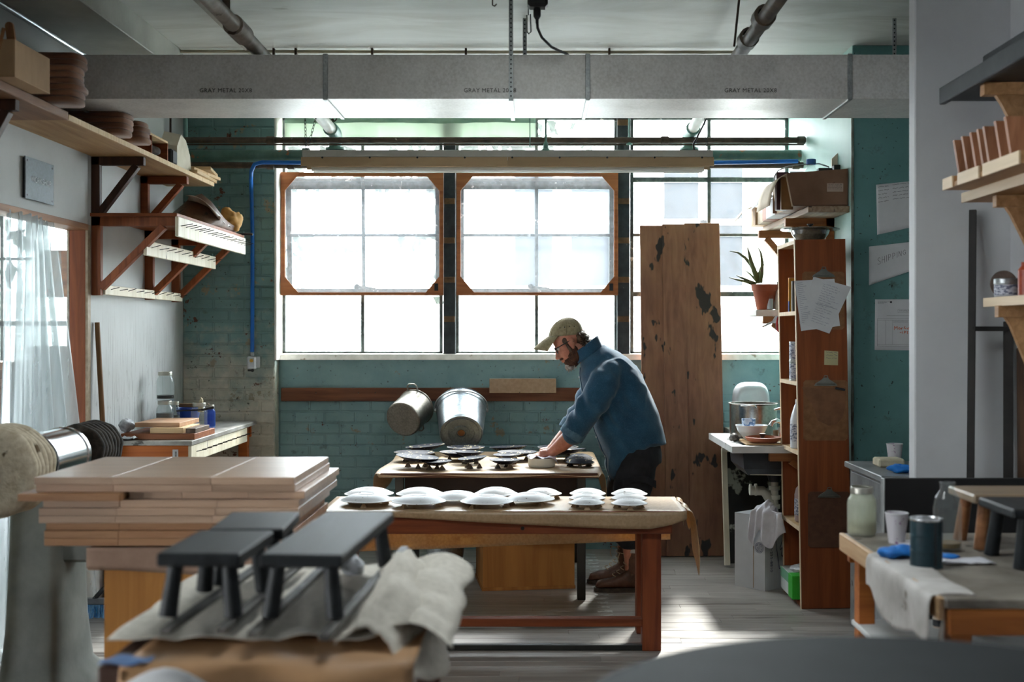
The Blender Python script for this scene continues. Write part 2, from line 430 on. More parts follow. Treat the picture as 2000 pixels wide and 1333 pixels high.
# brick pier left of the windows
w = MB().box(-2.49, -1.762, 8.30, 8.62, 0, 3.07, 0).build('wall_back_left', m_pier); struct(w, 'weathered teal and grey brick pier in the left corner')
brick_wall(w, m_pier, -2.378, -1.766, 8.30, .26, 3.02, rng)
rv = MB().box(-1.764, -1.748, 8.296, 8.60, 1.30, 3.0, .003).build('trim_4', m_sill); struct(rv, 'flaking white paint on the edge of the brick pier')
# right return, teal pier, white partition
w = MB().box(1.746, 1.86, 6.775, 8.62, 0, 3.07, 0).build('wall_right_back', m_teal_pale); struct(w, 'pale teal side wall right of the windows')
w = MB().box(1.746, 3.2, 6.77, 6.86, 0, 3.07, .004).build('wall_right_pier', m_teal_flat); struct(w, 'dark teal wall with papers pinned to it')
e = MB().box(1.738, 1.752, 6.762, 6.772, 0, 2.9, .002).build('trim_5', mat('chipped_corner', '#5b4a3c', '#86998f', scale=30, stretch=(1, 1, .3), val=0)); struct(e, 'chipped corner strip of the teal wall')
w = MB().box(1.605, 3.2, 5.20, 5.285, 0, 3.07, .006).build('wall_right_partition', m_white); struct(w, 'white partition wall end on the right')
w = MB().box(2.01, 2.12, -3.7, 5.21, 0, 3.07, 0).build('wall_right', m_white); struct(w, 'white side wall carrying the right shelves')
w = MB().box(3.1, 3.2, 5.2, 6.8, 0, 3.07, 0).build('wall_right_alley', m_white); struct(w)
# left wall with the doorway
XL = -2.38
w = (MB().box(XL - .11, XL, 4.3, 6.53, 2.06, 3.07, 0).box(XL - .11, XL, 6.572, 8.31, 0, 3.07, 0).box(XL - .11, XL, 3.3, 4.3, 0, 3.07, 0).box(XL - .11, XL, -3.7, 3.3, 2.1, 3.07, 0)
     .build('wall_left', m_dry)); struct(w, 'white drywall on the left with dark drips near the bench')
m_jamb = wood('jamb_wood', '#6d3519', '#92502a', 'Z', c3='#4a2413', thr=.72)
m_dryedge = mat('drywall_edge', '#9b8870', '#b7a68d', scale=30)
d = MB().box(XL - .098, XL - .012, 6.53, 6.572, 0, 2.06, .002).build('trim_1', m_jamb); struct(d, 'reddish wooden jamb post of the doorway')
MB().box(XL - .11, XL - .098, 6.528, 6.572, 0, 2.06, .001).box(XL - .012, XL + .001, 6.528, 6.572, 0, 2.06, .001).build('drywall_edge', m_dryedge, d)
d = MB().bar((XL - .055, 4.3, 2.045), (XL - .055, 6.53, 2.045), .12, .032).build('trim_2', wood('header_wood', '#8a5a38', '#b07c52', 'Y')); struct(d, 'rough wooden header board over the doorway')
# ceiling with batten, soffit and far-left recess
c = MB().box(-6.5, -.35, -3.7, 8.62, 3.07, 3.2, 0).box(.35, 3.2, -3.7, 8.62, 3.07, 3.2, 0).box(-.35, .35, -3.7, 3.0, 3.07, 3.2, 0).box(-.35, .35, 3.8, 8.62, 3.07, 3.2, 0).build('ceiling', m_ceil); struct(c, 'stained off-white painted ceiling')
t = MB().box(PX(265, 4.98), PX(312, 4.98), 2.0, 7.2, 3.056, 3.072, .004).build('trim_6', mat('ceiling_batten_paint', '#9a9488', '#b1aca2', scale=8, c3='#6b4c39', thr=.68)); struct(t, 'flat painted batten along the ceiling')
t = (MB().box(-2.38, -1.98, -3.5, 6.9, 2.93, 3.07, .004).build('trim_7', mat('soffit_paint', '#8f8f86', '#a5a59c', scale=3, val=0))); struct(t, 'grey painted soffit along the top of the left wall')
t = MB().box(-1.98, -1.80, 4.3, 5.35, 2.985, 3.07, .003).build('trim_8', mat('dark_board', '#3a2d24', '#54443a', scale=9, stretch=(1, .1, 1))); struct(t, 'dark board beside the soffit under the ceiling')
t = MB().tube([(-2.30, -3, 2.90), (-2.30, 6.6, 2.90)], .013, 10).build('conduit', mat('bright_conduit', '#c5cdd4', metal=1.0, rough=.22)); tag(t, 'shiny straight metal conduit under the soffit at the top left', 'pipe')
rl = bpy.data.objects.new('window_5', None); COL.objects.link(rl); rl.location = (0, 3.4, 3.19); rl['_o'] = [0, 3.4, 3.19]; struct(rl, 'small roof light in the ceiling over the packing table')
for k in range(2): MB().box(-.35, .35, 3.0 + k * .4, 3.0 + (k + 1) * .4 - .02, 3.185, 3.189, 0).build('pane', m_pane, rl)
MB().box(-.35, .35, 3.38, 3.40, 3.15, 3.2, .002).build('muntin', m_steel_g, rl)
# far walls of the shell
w = (MB().box(-6.6, -6.5, 2.5, 8.62, -.1, 3.2, 0).box(-6.6, -6.5, -3.7, -1.9, -.1, 3.2, 0).box(-6.6, -6.5, -1.9, 2.5, -.1, .6, 0).box(-6.6, -6.5, -1.9, 2.5, 1.7, 3.2, 0).build('wall_left_room', m_dry)); struct(w)
w = (MB().box(-6.5, -2.49, 8.50, 8.62, 0, 1.1, 0).box(-6.5, -2.49, 8.50, 8.62, 2.9, 3.07, 0).box(-6.5, -5.4, 8.50, 8.62, 1.1, 2.9, 0).box(-2.58, -2.49, 8.50, 8.62, 1.1, 2.9, 0)
     .build('wall_back_room', m_dry)); struct(w)
w = MB().box(-6.5, 2.12, -3.7, -3.6, 0, 3.07, 0).build('wall_front', m_white); struct(w)

# ---- steel windows
YW = 8.50
ZR = [1.345, 1.753, 2.162, 2.545, 2.79, 2.978]
BAYS = [(-1.75, -.642), (-.552, .566), (.655, 1.745)]
def window(idx, xa, xb, label, vent, zr=ZR, yw=YW, ncol=2):
    root = bpy.data.objects.new('window_%d' % idx, None); COL.objects.link(root); root.location = (xa, yw, zr[0]); root['_o'] = [xa, yw, zr[0]]; struct(root, label)
    fm = MB()
    for (x0, x1, z0, z1) in ((xa, xa + .022, zr[0], zr[-1]), (xb - .022, xb, zr[0], zr[-1]), (xa, xb, zr[0], zr[0] + .012), (xa, xb, zr[-1] - .02, zr[-1])): fm.box(x0, x1, yw - .012, yw + .03, z0, z1, .002)
    fm.build('window_frame', m_steel_g, root)
    xs = [xa + (xb - xa) * k / ncol for k in range(ncol + 1)]
    for r in range(len(zr) - 1):
        tilt = vent if (vent and r in (1, 2)) else 0
        def tl(mb):
            if tilt: c = Vector((0, yw, zr[3])); mb.xf(Matrix.Translation(c + Vector((0, .02, 0))) @ Matrix.Rotation(math.radians(tilt), 4, 'X') @ Matrix.Translation(-c))
            return mb
        if r > 0:
            th = .017 if r in (3, 1) and not vent else .010
            tl(MB().box(xa, xb, yw - .008, yw + .022, zr[r] - th, zr[r] + th, .002)).build('muntin', m_steel_g, root)
        for k in range(ncol):
            tl(MB().box(xs[k] + .004, xs[k + 1] - .004, yw + .004, yw + .008, zr[r], zr[r + 1], 0)).build('pane', m_pane_d if (tilt and r == 2) else m_pane, root)
        for k in range(1, ncol):
            tl(MB().box(xs[k] - .012, xs[k] + .012, yw - .008, yw + .022, zr[r], zr[r + 1], .002)).build('muntin', m_steel_g, root)
    if vent:
        f = MB(); a, b2 = xa + .02, xb - .02
        for (x0, x1, z0, z1) in ((a, a + .035, zr[1], zr[3]), (b2 - .035, b2, zr[1], zr[3]), (a, b2, zr[1], zr[1] + .04), (a, b2, zr[3] - .065, zr[3])): f.box(x0, x1, yw, yw + .03, z0, z1, .002)
        c = Vector((0, yw, zr[3])); f.xf(Matrix.Translation(c + Vector((0, .02, 0))) @ Matrix.Rotation(math.radians(vent), 4, 'X') @ Matrix.Translation(-c))
        sash = f.build('vent_sash', m_steel_g, root)
        lm = MB().lathe([(.0, 0), (.022, .002), (.022, .012), (0, .014)], ((xa + xb) / 2 - .04, yw + .015, zr[1] + .05), 12, (0, -1, 0)).bar(((xa + xb) / 2 - .03, yw + .005, zr[1] + .05), ((xa + xb) / 2 + .09, yw + .005, zr[1] + .035), .012, .02)
        lm.build('latch', m_steel_g, sash)
    return root
window(1, *BAYS[0], 'steel window bay on the left with a tilted vent sash', 3.0)
window(2, *BAYS[1], 'middle steel window bay behind the man', 1.2)
window(3, *BAYS[2], 'right steel window bay behind the leaning board', 0)
window(4, -5.4, -2.58, 'window of the adjoining room behind the plastic curtain', 0, [1.1, 1.55, 2.0, 2.45, 2.9], 8.54, 5)
for (xa, xb, z0, n) in ((866, 890, 1.335, 5), (1205, 1230, 1.335, 6)):
    c = MB().box(PX(xa, 8.45), PX(xb, 8.45), 8.44, 8.54, z0, 2.985, .004).build('trim_%d' % (9 + (xa > 1000)), m_steel_d); struct(c, 'dark steel post between the windows')
    for k in range(n): MB().box(PX(xa + 1, 8.45), PX(xb - 1, 8.45), 8.432, 8.442, 1.56 + k * .27, 1.60 + k * .27, .003).build('clip', mat('rusty_clip', '#55402c', '#75583a', rough=.5, scale=20, metal=.4), c)
sl = MB().prism([(-1.755, 8.52, 1.345), (-1.755, 8.415, 1.338), (-1.755, 8.40, 1.300), (-1.755, 8.52, 1.295)], (3.5, 0, 0)).build('trim_11', m_sill); struct(sl, 'thick flaking white window sill')

# ---- outside: neighbouring clapboard house, ground, trees
m_clap = mat('white_clapboard', '#dcdcda', '#e8e8e6', rough=.6, scale=3, val=.02)
hs = thing('neighbouring_house', 'white clapboard house seen blown out through the windows', 'house', (2.5, 14, -.4))
MB().box(-.9, 11, 14.05, 14.4, -.4, 3.45, 0).build('wall_core', m_clap, hs)
for k in range(25):
    z = -.4 + k * .155
    MB().prism([(-.92, 14.05, z), (-.92, 14.015, z), (-.92, 14.042, z + .165), (-.92, 14.05, z + .165)], (11.9, 0, 0)).build('clapboard', m_clap, hs)
m_hg = mat('house_window_glass', '#0d1217', '#151b21', rough=.4, spec=.1, val=.05)
for (x, z) in ((-.02, 2.75), (.62, 2.75), (1.675, 2.75), (2.14, 2.75), (4.6, 2.75), (5.2, 2.75)):
    f = MB()
    for (a, b2, c0, c1) in ((-.28, -.22, -.75, .75), (.22, .28, -.75, .75), (-.28, .28, -.8, -.73), (-.28, .28, .73, .8), (-.24, .24, -.03, .03)): f.box(x + a, x + b2, 13.97, 14.06, z + c0, z + c1, .004)
    fo = f.build('window_frame', m_clap, hs); MB().box(x - .23, x + .23, 14.0, 14.03, z - .75, z + .75, 0).build('pane', m_hg, fo)
g = MB().box(-25, 25, 8.7, 60, -.5, -.4, 0).build('ground', mat('yard_ground', '#a9a9a3', '#8f918a', rough=.9, scale=1)); struct(g, 'pale yard outside the windows')
fe = thing('yard_fence', 'white board fence outside behind the left windows', 'fence', (-5, 12.6, -.4))
for k in range(16): MB().box(-10.4, -1.2, 12.6, 12.625, -.4 + k * .145, -.265 + k * .145, .004).build('fence_board', m_clap, fe)
m_leaf = mat('tree_leaves', '#161d17', '#252f24', rough=.9, scale=1.5, val=.1)
m_bark = mat('tree_bark', '#5b5048', '#776b60', rough=.9, scale=12)
def tree(x, y, h, r, label, seed):
    rg = random.Random(seed); t = thing('tree', label, 'tree', (x, y, -.4), 'trees beyond the yard')
    MB().tube([(x, y, -.45), (x + .1, y, h * .35), (x - .05, y, h * .6)], [.2, .15, .06], 8).build('trunk', m_bark, t)
    mb = MB()
    for k in range(700):
        a, e = rg.uniform(0, 2 * PI), math.asin(rg.uniform(-1, 1)); q = r * rg.uniform(.45, 1.0)
        p = Vector((x + q * math.cos(a) * math.cos(e), y + q * math.sin(a) * math.cos(e), h * .62 + 1.1 * q * math.sin(e)))
        R = Euler((rg.uniform(0, 6), rg.uniform(0, 6), rg.uniform(0, 6))).to_matrix(); s = rg.uniform(.12, .26)
        mb.add([p + R @ Vector(c) * s for c in ((-1, 0, 0), (0, -.5, .1), (1, 0, 0), (0, .5, .1))], [[0, 1, 2, 3]])
    mb.build('crown', m_leaf, t)['kind'] = 'stuff'
tree(-4.9, 19, 6.4, 2.3, 'leafy tree seen hazy through the upper left panes', 1)
tree(-1.0, 24.5, 6.9, 2.2, 'second leafy tree nearer the white house, beyond the upper left panes', 2)
tree(-10.5, 20, 6.0, 2.3, 'leafy tree beyond the adjoining room window', 4)
# ------------------------------------------------------------------ duct, pipes, lamp under the ceiling
def mat_galv(name, c1, c2, rough, bs=.15, bsc=2.0, metal=.9):
    m, nt, b, out = nodes(name)
    v = coords(nt, (1, 1, 1), False, True)
    f = noisef(nt, v, 5, 5, .6); fine = noisef(nt, coords(nt, (1, 1, 1), False, True), 90, 2, .5)
    col = ramp(nt, f, [(.3, lin(c1)), (.7, lin(c2))]); col = mix(nt, .18, col, ramp(nt, fine, [(.3, K0), (.7, W1)]), 'OVERLAY')
    nt.links.new(col, b.inputs['Base Color']); b.inputs['Metallic'].default_value = metal
    mr = N(nt, 'ShaderNodeMapRange', i_3=rough * .75, i_4=rough * 1.25); nt.links.new(f, mr.inputs[0]); nt.links.new(mr.outputs[0], b.inputs['Roughness'])
    bump(nt, b, noisef(nt, coords(nt, (1, 1.3, 1), False, True), bsc, 2, .4), bs, .05); MATS[name] = m; return m
m_galv = mat_galv('galvanised_sheet', '#c4c2bf', '#dcdad7', .42, .2, 1.7, .35)
m_galv_dull = mat_galv('dull_galvanised', '#8d9192', '#b4b8b8', .42, .1, 8)
m_black = mat('black_plastic', '#14161a', '#1d2024', rough=.45, val=.05)
m_stamp = mat('stamped_letters', '#55524e', '#3d3b39', rough=.5, metal=.5)
YD0, YD1, ZD0, ZD1 = 5.67, 6.178, 2.564, 2.768
du = thing('air_duct', 'long galvanised rectangular air duct hanging across the room', 'duct', (0, YD0, ZD0))
seams = [-2.37, -2.183, -.969, .241, 1.450, 3.0]
for a, b in zip(seams, seams[1:]):
    nx = max(2, int((b - a) / .12)); sag = random.Random(int(a * 100)).uniform(.004, .009) if b - a > .5 else .001
    rings = []
    for i in range(nx + 1):
        u = i / nx; x = a + (b - a) * u; d = sag * math.sin(PI * u)
        rings.append([Vector((x, YD0, ZD0)), Vector((x, (YD0 + YD1) / 2, ZD0 - d)), Vector((x, YD1, ZD0)), Vector((x, YD1, ZD1)), Vector((x, (YD0 + YD1) / 2, ZD1)), Vector((x, YD0, ZD1)), Vector((x, YD0 + .25 * d, (ZD0 + ZD1) / 2))])
    o = MB().loft(rings, True, True, False).build('duct_section', m_galv, du)
    if b - a > .5 and a < 1.2:
        xc = {-2.183: 441, -.969: 957, .241: 1466}[a]
        text_mesh('GRAY METAL 20X8', 'stamped_lettering', m_stamp, o, .027, frame_m((PX(xc, YD0), YD0 - .001, PZ(177, YD0)), (1, 0, 0), (0, 0, 1)), .0008, 1.08).parent = o
for x in seams[1:5]:
    (MB().box(x - .011, x + .011, YD0 - .007, YD0 + .002, ZD0 - .006, ZD1 + .004, .003).box(x - .009, x + .009, YD0, YD1, ZD0 - .007, ZD0 + .001, .002).cyl((x, YD0 - .006, 2.664), (x, YD0 - .01, 2.664), .005, n=8)
     .build('seam_cleat', m_galv_dull, du))
def strap(x, y, z0, z1, label, under=False, w=.02):
    t = thing('hanger_strap', label, 'strap', (x, y, z0)); mb = MB().box(x - w / 2, x + w / 2, y - .0015, y, z0, z1, 0)
    if under: mb.box(x - w / 2, x + w / 2, y, YD1 + .004, ZD0 - .012, ZD0 - .0105, 0).box(x - w / 2, x + w / 2, y - .0015, y, ZD0 - .012, z0, 0)
    mb.build('band', m_galv_dull, t); h = MB()
    n = int((z1 - z0) / .021)
    for k in range(n): h.cyl((x, y - .0014, z0 + (k + .5) * .021), (x, y - .0022, z0 + (k + .5) * .021), .0042, n=8)
    h.build('strap_holes', m_black, t)['kind'] = 'stuff'
strap(PX(998, 5.66), YD0 - .012, ZD0, 3.068, 'perforated metal hanger strap wrapping the front of the duct', True)
strap(PX(1025, 6.2), YD1 + .006, ZD0, 3.068, 'perforated hanger strap behind the duct beside the ceiling outlet')
strap(PX(1745, 6.2), YD1 + .006, ZD0, 3.068, 'perforated hanger strap behind the right end of the duct')

m_pipe_br = mat('brown_grey_pipe', '#6b6057', '#8a8077', rough=.5, scale=12, c3='#4a3d33', thr=.62)
m_pipe_wh = mat('white_pipe_paint', '#c9ccc6', '#dcdfda', rough=.45, scale=10, c3='#7a7268', thr=.7)
m_pipe_gr = mat('green_pipe_paint', '#5e8a80', '#759f94', rough=.45, scale=10, c3='#8a5a3c', thr=.68, s3=6)
m_pipe_rust = mat('dark_rusty_pipe', '#3a322a', '#5a4c3e', rough=.55, scale=14, c3='#b9b4a4', thr=.71, s3=12)
m_pipe_teal = mat('blotched_green_pipe', '#4c6f66', '#66877b', rough=.45, scale=9, c3='#a06a45', thr=.62, s3=8)
# pipe dropping from the left ceiling
t = thing('drain_pipe', 'grey drain pipe under the left ceiling ending in a green elbow with a valve', 'pipe', (-1.32, 3.8, 2.83))
MB().tube([(-1.32, -2, 2.86), (-1.32, 5.6, 2.83), (-1.32, 7.1, 2.82)], .034, 14).build('pipe_run', m_pipe_br, t)
MB().cyl((-1.32, 5.36, 2.83), (-1.32, 5.56, 2.83), .046, n=14).build('coupling', m_pipe_br, t)
MB().tube([(-1.32, 7.1, 2.82), (-1.32, 7.98, 2.80)], .036, 14).build('white_section', m_pipe_wh, t)
MB().cyl((-1.32, 7.2, 2.82), (-1.32, 7.27, 2.82), .045, n=14).build('coupling', m_pipe_rust, t)
(MB().tube([(-1.32, 7.9, 2.80), (-1.32, 8.04, 2.795), (-1.32, 8.09, 2.76), (-1.32, 8.10, 2.69)], [.047, .05, .05, .04], 14).cyl((-1.32, 8.10, 2.705), (-1.32, 8.10, 2.69), .065, n=14).cyl((-1.32, 8.09, 2.765), (-1.32, 8.10, 2.75), .053, n=14)
 .build('elbow', m_pipe_gr, t))
vw = MB().tube([(-1.32 + .027 * math.cos(a), 7.99, 2.885 + .027 * math.sin(a)) for a in [k * PI / 8 for k in range(16)]], .0045, 6, True)
for k in range(3): vw.bar((-1.32 + .027 * math.cos(k * PI / 3), 7.99, 2.885 + .027 * math.sin(k * PI / 3)), (-1.32 - .027 * math.cos(k * PI / 3), 7.99, 2.885 - .027 * math.sin(k * PI / 3)), .005, .005)
vw.cyl((-1.32, 7.99, 2.885), (-1.32, 8.05, 2.83), .006, n=8); vw.build('valve_wheel', mat('rusty_iron', '#3b2f27', '#57463a', rough=.6, metal=.5, scale=20), t)
rg_ = MB().tube([(-1.33 + .035 * math.cos(a), 5.28, 2.955 + .035 * math.sin(a)) for a in [k * PI / 8 for k in range(16)]], .009, 8, True).tube([(-1.33, 5.28, 2.99), (-1.33, 5.28, 3.07)], .012, 8).cyl((-1.33, 5.28, 2.92), (-1.33, 5.28, 2.86), .018, n=10).box(-1.345, -1.315, 5.26, 5.30, 2.985, 3.005)
rg_.build('ring_hanger', MATS['rusty_iron'], t)
# right pipe
t = thing('drain_pipe', 'brown drain pipe with couplings under the right ceiling ending in a green elbow', 'pipe', (1.013, 3.8, 2.87))
MB().tube([(1.013, -2, 2.93), (1.013, 6.2, 2.87), (1.013, 7.2, 2.83)], .034, 14).build('pipe_run', m_pipe_rust, t)
for (y0, y1, r) in ((5.40, 5.52, .05), (5.80, 5.92, .048), (7.15, 7.25, .05)): MB().lathe([(.036, 0), (r, .015), (r, y1 - y0 - .015), (.036, y1 - y0)], (1.013, y0, 2.885 if y0 < 6 else 2.83), 14, (0, 1, 0)).build('coupling', m_pipe_rust, t)
MB().tube([(1.013, 7.2, 2.83), (1.013, 7.98, 2.80)], .036, 14).build('white_section', m_pipe_wh, t)
MB().tube([(1.013, 7.88, 2.80), (1.013, 8.04, 2.795), (1.013, 8.09, 2.76), (1.013, 8.10, 2.69)], [.046, .05, .05, .04], 14).cyl((1.013, 8.10, 2.705), (1.013, 8.10, 2.69), .063, n=14).build('elbow', m_pipe_gr, t)
MB().tube([(.97, 6.0, 2.885), (.955, 5.75, 3.07)], .006, 6).build('hanger_rod', MATS['rusty_iron'], t)
# long horizontal pipes along the back wall
def hpipe(nm, label, x0, x1, y, r, Yd, m, joints=()):
    t = thing(nm, label, 'pipe', (PX(x0, Yd), Yd, PZ(y, Yd) - r)); z = PZ(y, Yd)
    MB().tube([(PX(x0, Yd), Yd, z), (PX(x1, Yd), Yd, z)], r, 14).build('pipe_run', m, t)
    for j in joints: MB().lathe([(r, 0), (r * 1.3, .006), (r * 1.3, .05), (r, .056)], (PX(j, Yd), Yd, z), 14, (1, 0, 0)).build('coupling', m, t)
    return t
hpipe('wall_pipe', 'thin dark pipe, topmost of the horizontal pipes before the windows', 330, 1572, 274, .020, 7.93, m_pipe_rust, (520, 1290, 1556))
hpipe('wall_pipe', 'thick blotched green pipe across the windows behind the lamp', 368, 1582, 305, .041, 8.10, m_pipe_teal, (590,))
hpipe('wall_pipe', 'black pipe, lowest of the horizontal pipes before the windows', 372, 1572, 323, .021, 8.02, m_pipe_rust, (520, 560, 1546))
hpipe('thin_rail', 'very thin metal rail just under the topmost wall pipe', 340, 1570, 282.5, .005, 7.95, m_pipe_rust)
def rod(x, y0, y1, Yd, label, m, r=.006, clevis=True):
    t = thing('hanger_rod', label, 'rod', P(x, y1, Yd)); MB().cyl(P(x, y1 - 4, Yd), (PX(x, Yd), Yd, 3.07), r, n=8).build('rod', m, t)
    if clevis: MB().lathe([(r, 0), (.014, -.02), (.014, -.045), (.02, -.05), (.02, -.056), (0, -.058)], P(x, y1 - 16, Yd), 10).build('clevis', m, t)
rod(363, 225, 291, 7.97, 'green hanger rod near the left brick pier', m_pipe_gr, .012)
rod(1066, 215, 291, 7.20, 'green hanger rod holding the middle of the lamp', m_pipe_gr, .006)
rod(1035, 215, 291, 7.28, 'very thin hanger rod beside the middle of the lamp', m_pipe_gr, .003, False)
rod(1229, 215, 282, 7.93, 'hanger rod clamped to the pipe in front of the dark window post', m_pipe_gr, .007)
rod(333, 225, 290, 7.90, 'rusty thin rod hanging beside the left wall end', MATS['rusty_iron'], .007, False)
# lamp
m_lampbody = mat('aged_white_enamel', '#a9a7a0', '#bbb9b2', rough=.4, scale=6)
m_tan = mat('tan_reflector', '#a58a68', '#b99c78', rough=.5, scale=6, stretch=(.2, 1, 1))
YL = 7.25; xl, xr = PX(590, YL), PX(1393, YL)
t = thing('fluorescent_lamp', 'long unlit fluorescent lamp hanging from chains before the windows', 'lamp', ((xl + xr) / 2, YL, PZ(333, YL)))
MB().box(xl, xr, YL, YL + .14, PZ(307, YL), PZ(293, YL), .004).build('lamp_housing', m_lampbody, t)
for k in range(2):
    a, b = xl - .006 + k * (xr - xl + .012) / 2, xl - .006 + (k + 1) * (xr - xl + .012) / 2
    MB().prism([(a, YL - .012, PZ(325, YL)), (a, YL, PZ(307, YL)), (a, YL + .004, PZ(307, YL)), (a, YL - .008, PZ(325, YL))], (b - a - .002, 0, 0)).build('reflector', m_tan, t)
MB().prism([(xl, YL + .152, PZ(325, YL)), (xl, YL + .14, PZ(307, YL)), (xl, YL + .136, PZ(307, YL)), (xl, YL + .148, PZ(325, YL))], (xr - xl, 0, 0)).build('reflector', m_tan, t)
for dy in (.035, .105): MB().cyl((xl + .05, YL + dy, PZ(329, YL)), (xr - .05, YL + dy, PZ(329, YL)), .013, n=12).build('lamp_tube', mat('unlit_tube', '#d9dad6', '#e4e5e1', rough=.25), t)
sc_ = MB()
for k in range(9): sc_.cyl((xl + .12 + k * .28, YL - .001, PZ(308, YL)), (xl + .12 + k * .28, YL - .006, PZ(308, YL)), .006, n=8)
sc_.build('screw', m_black, t)
def chain(pts, label, r=.0045, n_per=.02):
    mb = MB(); path = [Vector(p) for p in pts]; i = 0
    for a, b in zip(path, path[1:]):
        L = (b - a).length; n = max(1, int(L / n_per)); d = (b - a).normalized(); s = d.orthogonal().normalized(); s2 = d.cross(s)
        for k in range(n):
            c = a + d * L * (k + .5) / n; u = s if i % 2 else s2; i += 1; h = L / n * .68
            mb.tube([c + d * h * math.cos(q) + u * r * 1.5 * math.sin(q) for q in [j * PI / 4 for j in range(8)]], r * .38, 5, True)
    single(mb, 'chain', m_black, label, 'chain', path[-1])
chain([(-1.36, 7.24, 2.80), P(598, 291, 7.27)], 'steel chain holding the left end of the lamp, left strand')
chain([(-1.285, 7.24, 2.79), P(601, 291, 7.27)], 'steel chain holding the left end of the lamp, right strand')
chain([(1.0, 7.27, 2.78), P(1381, 291, 7.27)], 'thin chain holding the right end of the lamp')
# cables and hoses
m_blue = mat('blue_hose', '#0f5fb4', '#1668c0', rough=.4, val=.02)
single(MB().tube([P(1558, 315, 7.975), P(1395, 318, 7.9), P(1270, 330, 7.7), P(1130, 334, 7.6), P(960, 329, 7.7), P(780, 322, 7.95), P(600, 318, 7.975), P(512, 317, 7.975), P(497, 321, 7.97), P(491, 334, 7.98), P(490, 350, 8.12), P(491, 372, 8.272), P(493, 450, 8.275), P(493, 600, 8.275), P(492.5, 688, 8.275)], .0135, 10),
       'air_hose', m_blue, 'blue air hose running under the pipes and down the brick pier', 'hose')
t = thing('air_outlet', 'white air outlet box at the lower end of the blue hose', 'outlet', P(494, 722, 8.27))
MB().box(PX(484, 8.26), PX(500, 8.26), 8.235, 8.292, PZ(721, 8.26), PZ(697, 8.26), .006).build('outlet_box', mat('white_plastic', '#c9cdd2', '#d3d6da', rough=.35), t)
MB().box(PX(500, 8.26), PX(506, 8.26), 8.27, 8.292, PZ(719, 8.26), PZ(697, 8.26), .002).build('mounting_plate', MATS['white_plastic'], t)
MB().cyl(P(491, 705, 8.235), P(491, 705, 8.215), .012, n=12).build('brass_fitting', mat('brass', '#b08a3e', '#c79d4a', metal=.9, rough=.3), t)
MB().lathe([(.015, 0), (.015, -.02), (.01, -.025), (.01, -.045)], P(492.5, 698, 8.265) + Vector((0, 0, .03)), 12).build('hose_nut', m_galv_dull, t)
single(MB().cyl(P(493, 724, 8.29), P(493, 724, 8.24), .011, n=10).bar(P(484, 724, 8.24), P(496, 724, 8.24), .012, .012), 'hook', m_black, 'small black hook under the white air outlet', 'hook')
t = thing('ceiling_outlet', 'dark electrical box hanging from the ceiling with a plug in it', 'outlet', P(1049, 18, 5.3))
MB().box(PX(1030, 5.3), PX(1070, 5.3), 5.26, 5.34, PZ(16, 5.3), PZ(-8, 5.3), .012).build('outlet_box', m_black, t)
MB().cyl((PX(1049, 5.3), 5.3, PZ(-8, 5.3)), (PX(1049, 5.3), 5.3, 3.07), .012, n=10).build('conduit_drop', MATS['rusty_iron'], t)
MB().lathe([(.012, 0), (.016, -.01), (.016, -.04), (.007, -.055), (.007, -.07)], P(1049, 14, 5.3), 12).build('plug', m_black, t)
single(MB().tube([P(1049, 42, 5.3), P(1050, 55, 5.31), P(1058, 73, 5.36), P(1077, 92, 5.48), P(1108, 106, 5.72), (PX(1130, 5.95), 5.95, 2.78)], .006, 8), 'power_cord', m_black, 'black cord curving from the ceiling outlet to the top of the duct', 'cord')
single(MB().tube([P(1386, 214, 6.9), P(1376, 240, 7.0), P(1362, 268, 7.15), P(1354, 282, 7.22), P(1356, 292, 7.26)], .006, 8), 'power_cord', m_black, 'black cord looping down to the right end of the lamp', 'cord')
t = single(MB().tube([(PX(340, 6.85), 6.85, 3.055), (PX(700, 6.85), 6.85, 3.052), (PX(1000, 6.85), 6.85, 3.05), (PX(1440, 6.85), 6.85, 3.05)], .009, 8), 'conduit', mat('ivory_conduit', '#b0a88f', '#c4bda6', rough=.4), 'thin painted conduit along the ceiling just above the duct', 'pipe')
for x in (535, 578, 727, 910, 1190): MB().box(PX(x, 6.85) - .006, PX(x, 6.85) + .006, 6.835, 6.865, 3.03, 3.07, .002).build('conduit_clip', MATS['rusty_iron'], t)
single(MB().tube([P(962, 4, 5.0), P(962, 10, 5.0), P(966, 12, 5.0), P(970, 8, 5.0)], .003, 6).cyl((PX(962, 5.0), 5.0, PZ(4, 5)), (PX(962, 5), 5.0, 3.07), .003, n=6), 'cup_hook', MATS['rusty_iron'], 'little rusty cup hook in the ceiling left of the outlet', 'hook')
single(MB().tube([P(1029, 30, 6.0), P(1029, 62, 6.05), P(1033, 66, 6.05), P(1037, 62, 6.05), P(1036, 28, 6.0)], .004, 6).cyl(P(1032, 30, 6.0), (PX(1032, 6), 6.0, 3.07), .003, n=6), 'wire_hook', m_galv_dull, 'thin wire hook hanging beside the perforated strap behind the duct', 'hook')
single(MB().box(PX(196, 6.3), PX(226, 6.3), 6.25, 6.35, 3.03, 3.07, .004).box(PX(206, 6.3), PX(216, 6.3), 6.28, 6.32, 3.0, 3.03, .003), 'ceiling_bracket', MATS['rusty_iron'], 'small rusty bracket on the ceiling at the left above the duct', 'bracket')

